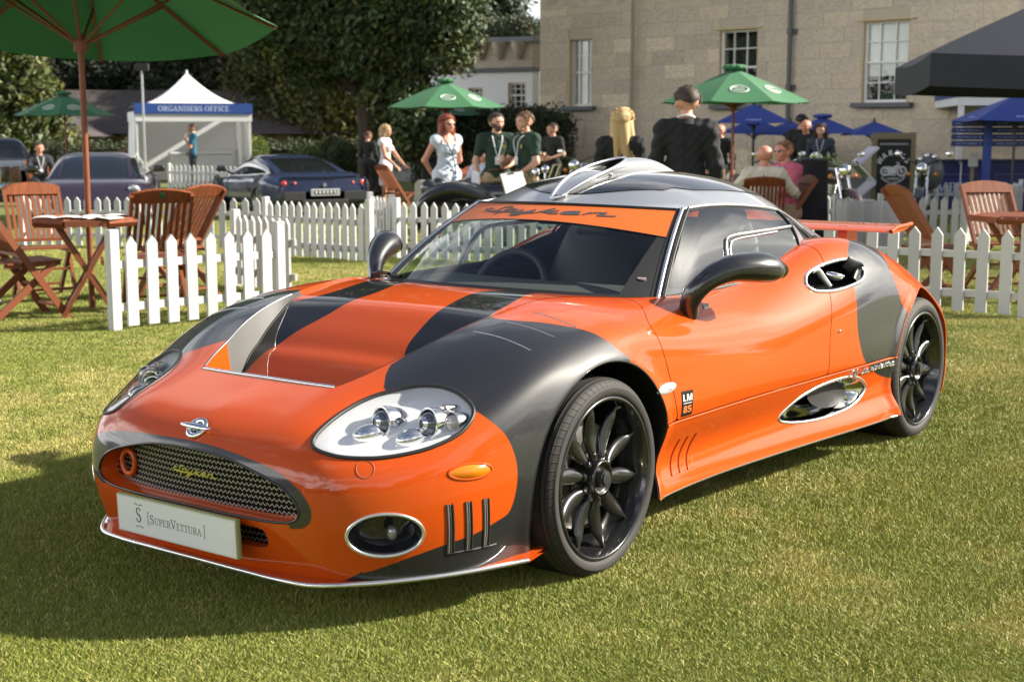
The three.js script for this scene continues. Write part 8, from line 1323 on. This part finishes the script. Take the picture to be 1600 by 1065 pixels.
person('bald man in a black cardigan and white collar behind the wooden parasol pole', [3.83, -0.2, -26.2], -0.35, { h: 1.70, skin: 'ruddy', top: { col: BLK, sleeve: 2, hem: 0.90, collar: WHT }, trousers: [0.24, 0.23, 0.22] });
person('bald seated man in a cream linen jacket with his back turned', [2.95, gY(-16.6), -16.6], 2.9, { sit: 1, h: 1.74, build: 1.12, skin: 'ruddy', top: { name: 'jacket', col: [0.60, 0.545, 0.44], sleeve: 2 }, trousers: [0.5, 0.45, 0.36], pose: { elR: [-0.34, 0.80, 0.10], wrR: [-0.36, 0.74, 0.36], haR: [-0.36, 0.75, 0.44], elL: [0.36, 0.80, 0.10], wrL: [0.44, 0.74, 0.34], haL: [0.46, 0.75, 0.42] } });
person('seated man in a pink shirt with sunglasses, seen from the side', [3.36, gY(-17.3), -17.3], -1.15, { sit: 1, h: 1.82, build: 1.14, skin: 'ruddy', shades: 1, top: { col: [0.50, 0.105, 0.165], sleeve: 2 }, trousers: KHA, lanyard: 1, hair: { thick: 0.006 }, hairCol: [0.17, 0.09, 0.04] });
person('balding man in black standing with his back half turned, left of the dark haired woman', [5.45, -0.2, -26.4], -0.6, { h: 1.78, build: 1.1, skin: 'ruddy', top: { name: 'jacket', col: BLK, sleeve: 2, hem: 0.82 }, trousers: BLK });
person('dark haired person in black whose head shows just above the balding man', [5.52, -0.2, -27.2], 2.6, { h: 1.88, top: { name: 'jacket', col: BLK, sleeve: 2, hem: 0.82 }, trousers: BLK, hair: { thick: 0.016 }, hairCol: [0.012, 0.010, 0.010] });
person('dark haired woman in a denim jacket with white lanyard beside the balding man', [5.68, -0.2, -26.2], -0.3, { woman: 1, h: 1.70, top: { name: 'jacket', col: [0.04, 0.05, 0.075], sleeve: 2, hem: 0.86 }, trousers: BLK, lanyard: 1, hair: { len: 0.22, thick: 0.02 }, hairCol: [0.035, 0.014, 0.010] });
// things in hands
{
  const a = thing('folder', 'white folder hanging from the hand of the bearded man in green', 'folder', [-0.47, gY(-18.4) + 0.86, -18.25], 0.5); part(a, 'cover', rbox(0.012, 0.31, 0.22, 0.004, 0, 0, 0, 0.15, 0, 0.05), mat(0.62, 0.62, 0.65, 0.6)); part(a, 'paper_edge', box(0.008, 0.29, 0.004, 0.0, 0, 0.11, 0.15, 0, 0.05), mat(0.7, 0.7, 0.7, 0.8));
  const c = thing('clipboard', 'clipboard with white sheet sloping in front of the man in green facing left', 'clipboard', [0.03, gY(-18) + 0.865, -17.55], 0.35); part(c, 'board', rbox(0.30, 0.008, 0.38, 0.004, 0, 0, 0, 0.85, 0, 0.18), mat(0.25, 0.16, 0.08, 0.6)); part(c, 'sheet', box(0.28, 0.004, 0.355, 0.001, 0.0075, 0.003, 0.85, 0, 0.18), mat(0.68, 0.69, 0.72, 0.7)); part(c, 'clip', rbox(0.09, 0.02, 0.03, 0.006, -0.008, 0.128, -0.105, 0.85, 0, 0.18), CM.steel);
  const b = [['green glass bottle on the table between the seated men', 2.52, -17.75], ['small bottle of juice beside the green bottle on the far table', 2.66, -17.82]]; b.forEach(([l, x, z], i) => { const t = thing('bottle', l, 'bottle', [x, gY(z) + 0.755, z]); part(t, 'glass', lathe([[0.001, 0], [0.035, 0.005], [0.036, 0.15], [0.014, 0.22], [0.014, 0.29], [0.001, 0.29]], 18), phys(...(i ? [0.45, 0.25, 0.05] : [0.05, 0.14, 0.05]), 0.1, { clearcoat: 1 })); part(t, 'cap', cyl(0.015, 0.015, 0.02, 12, 0, 0.295, 0), CM.chrome); });
}
renderer.render(scene, camera);
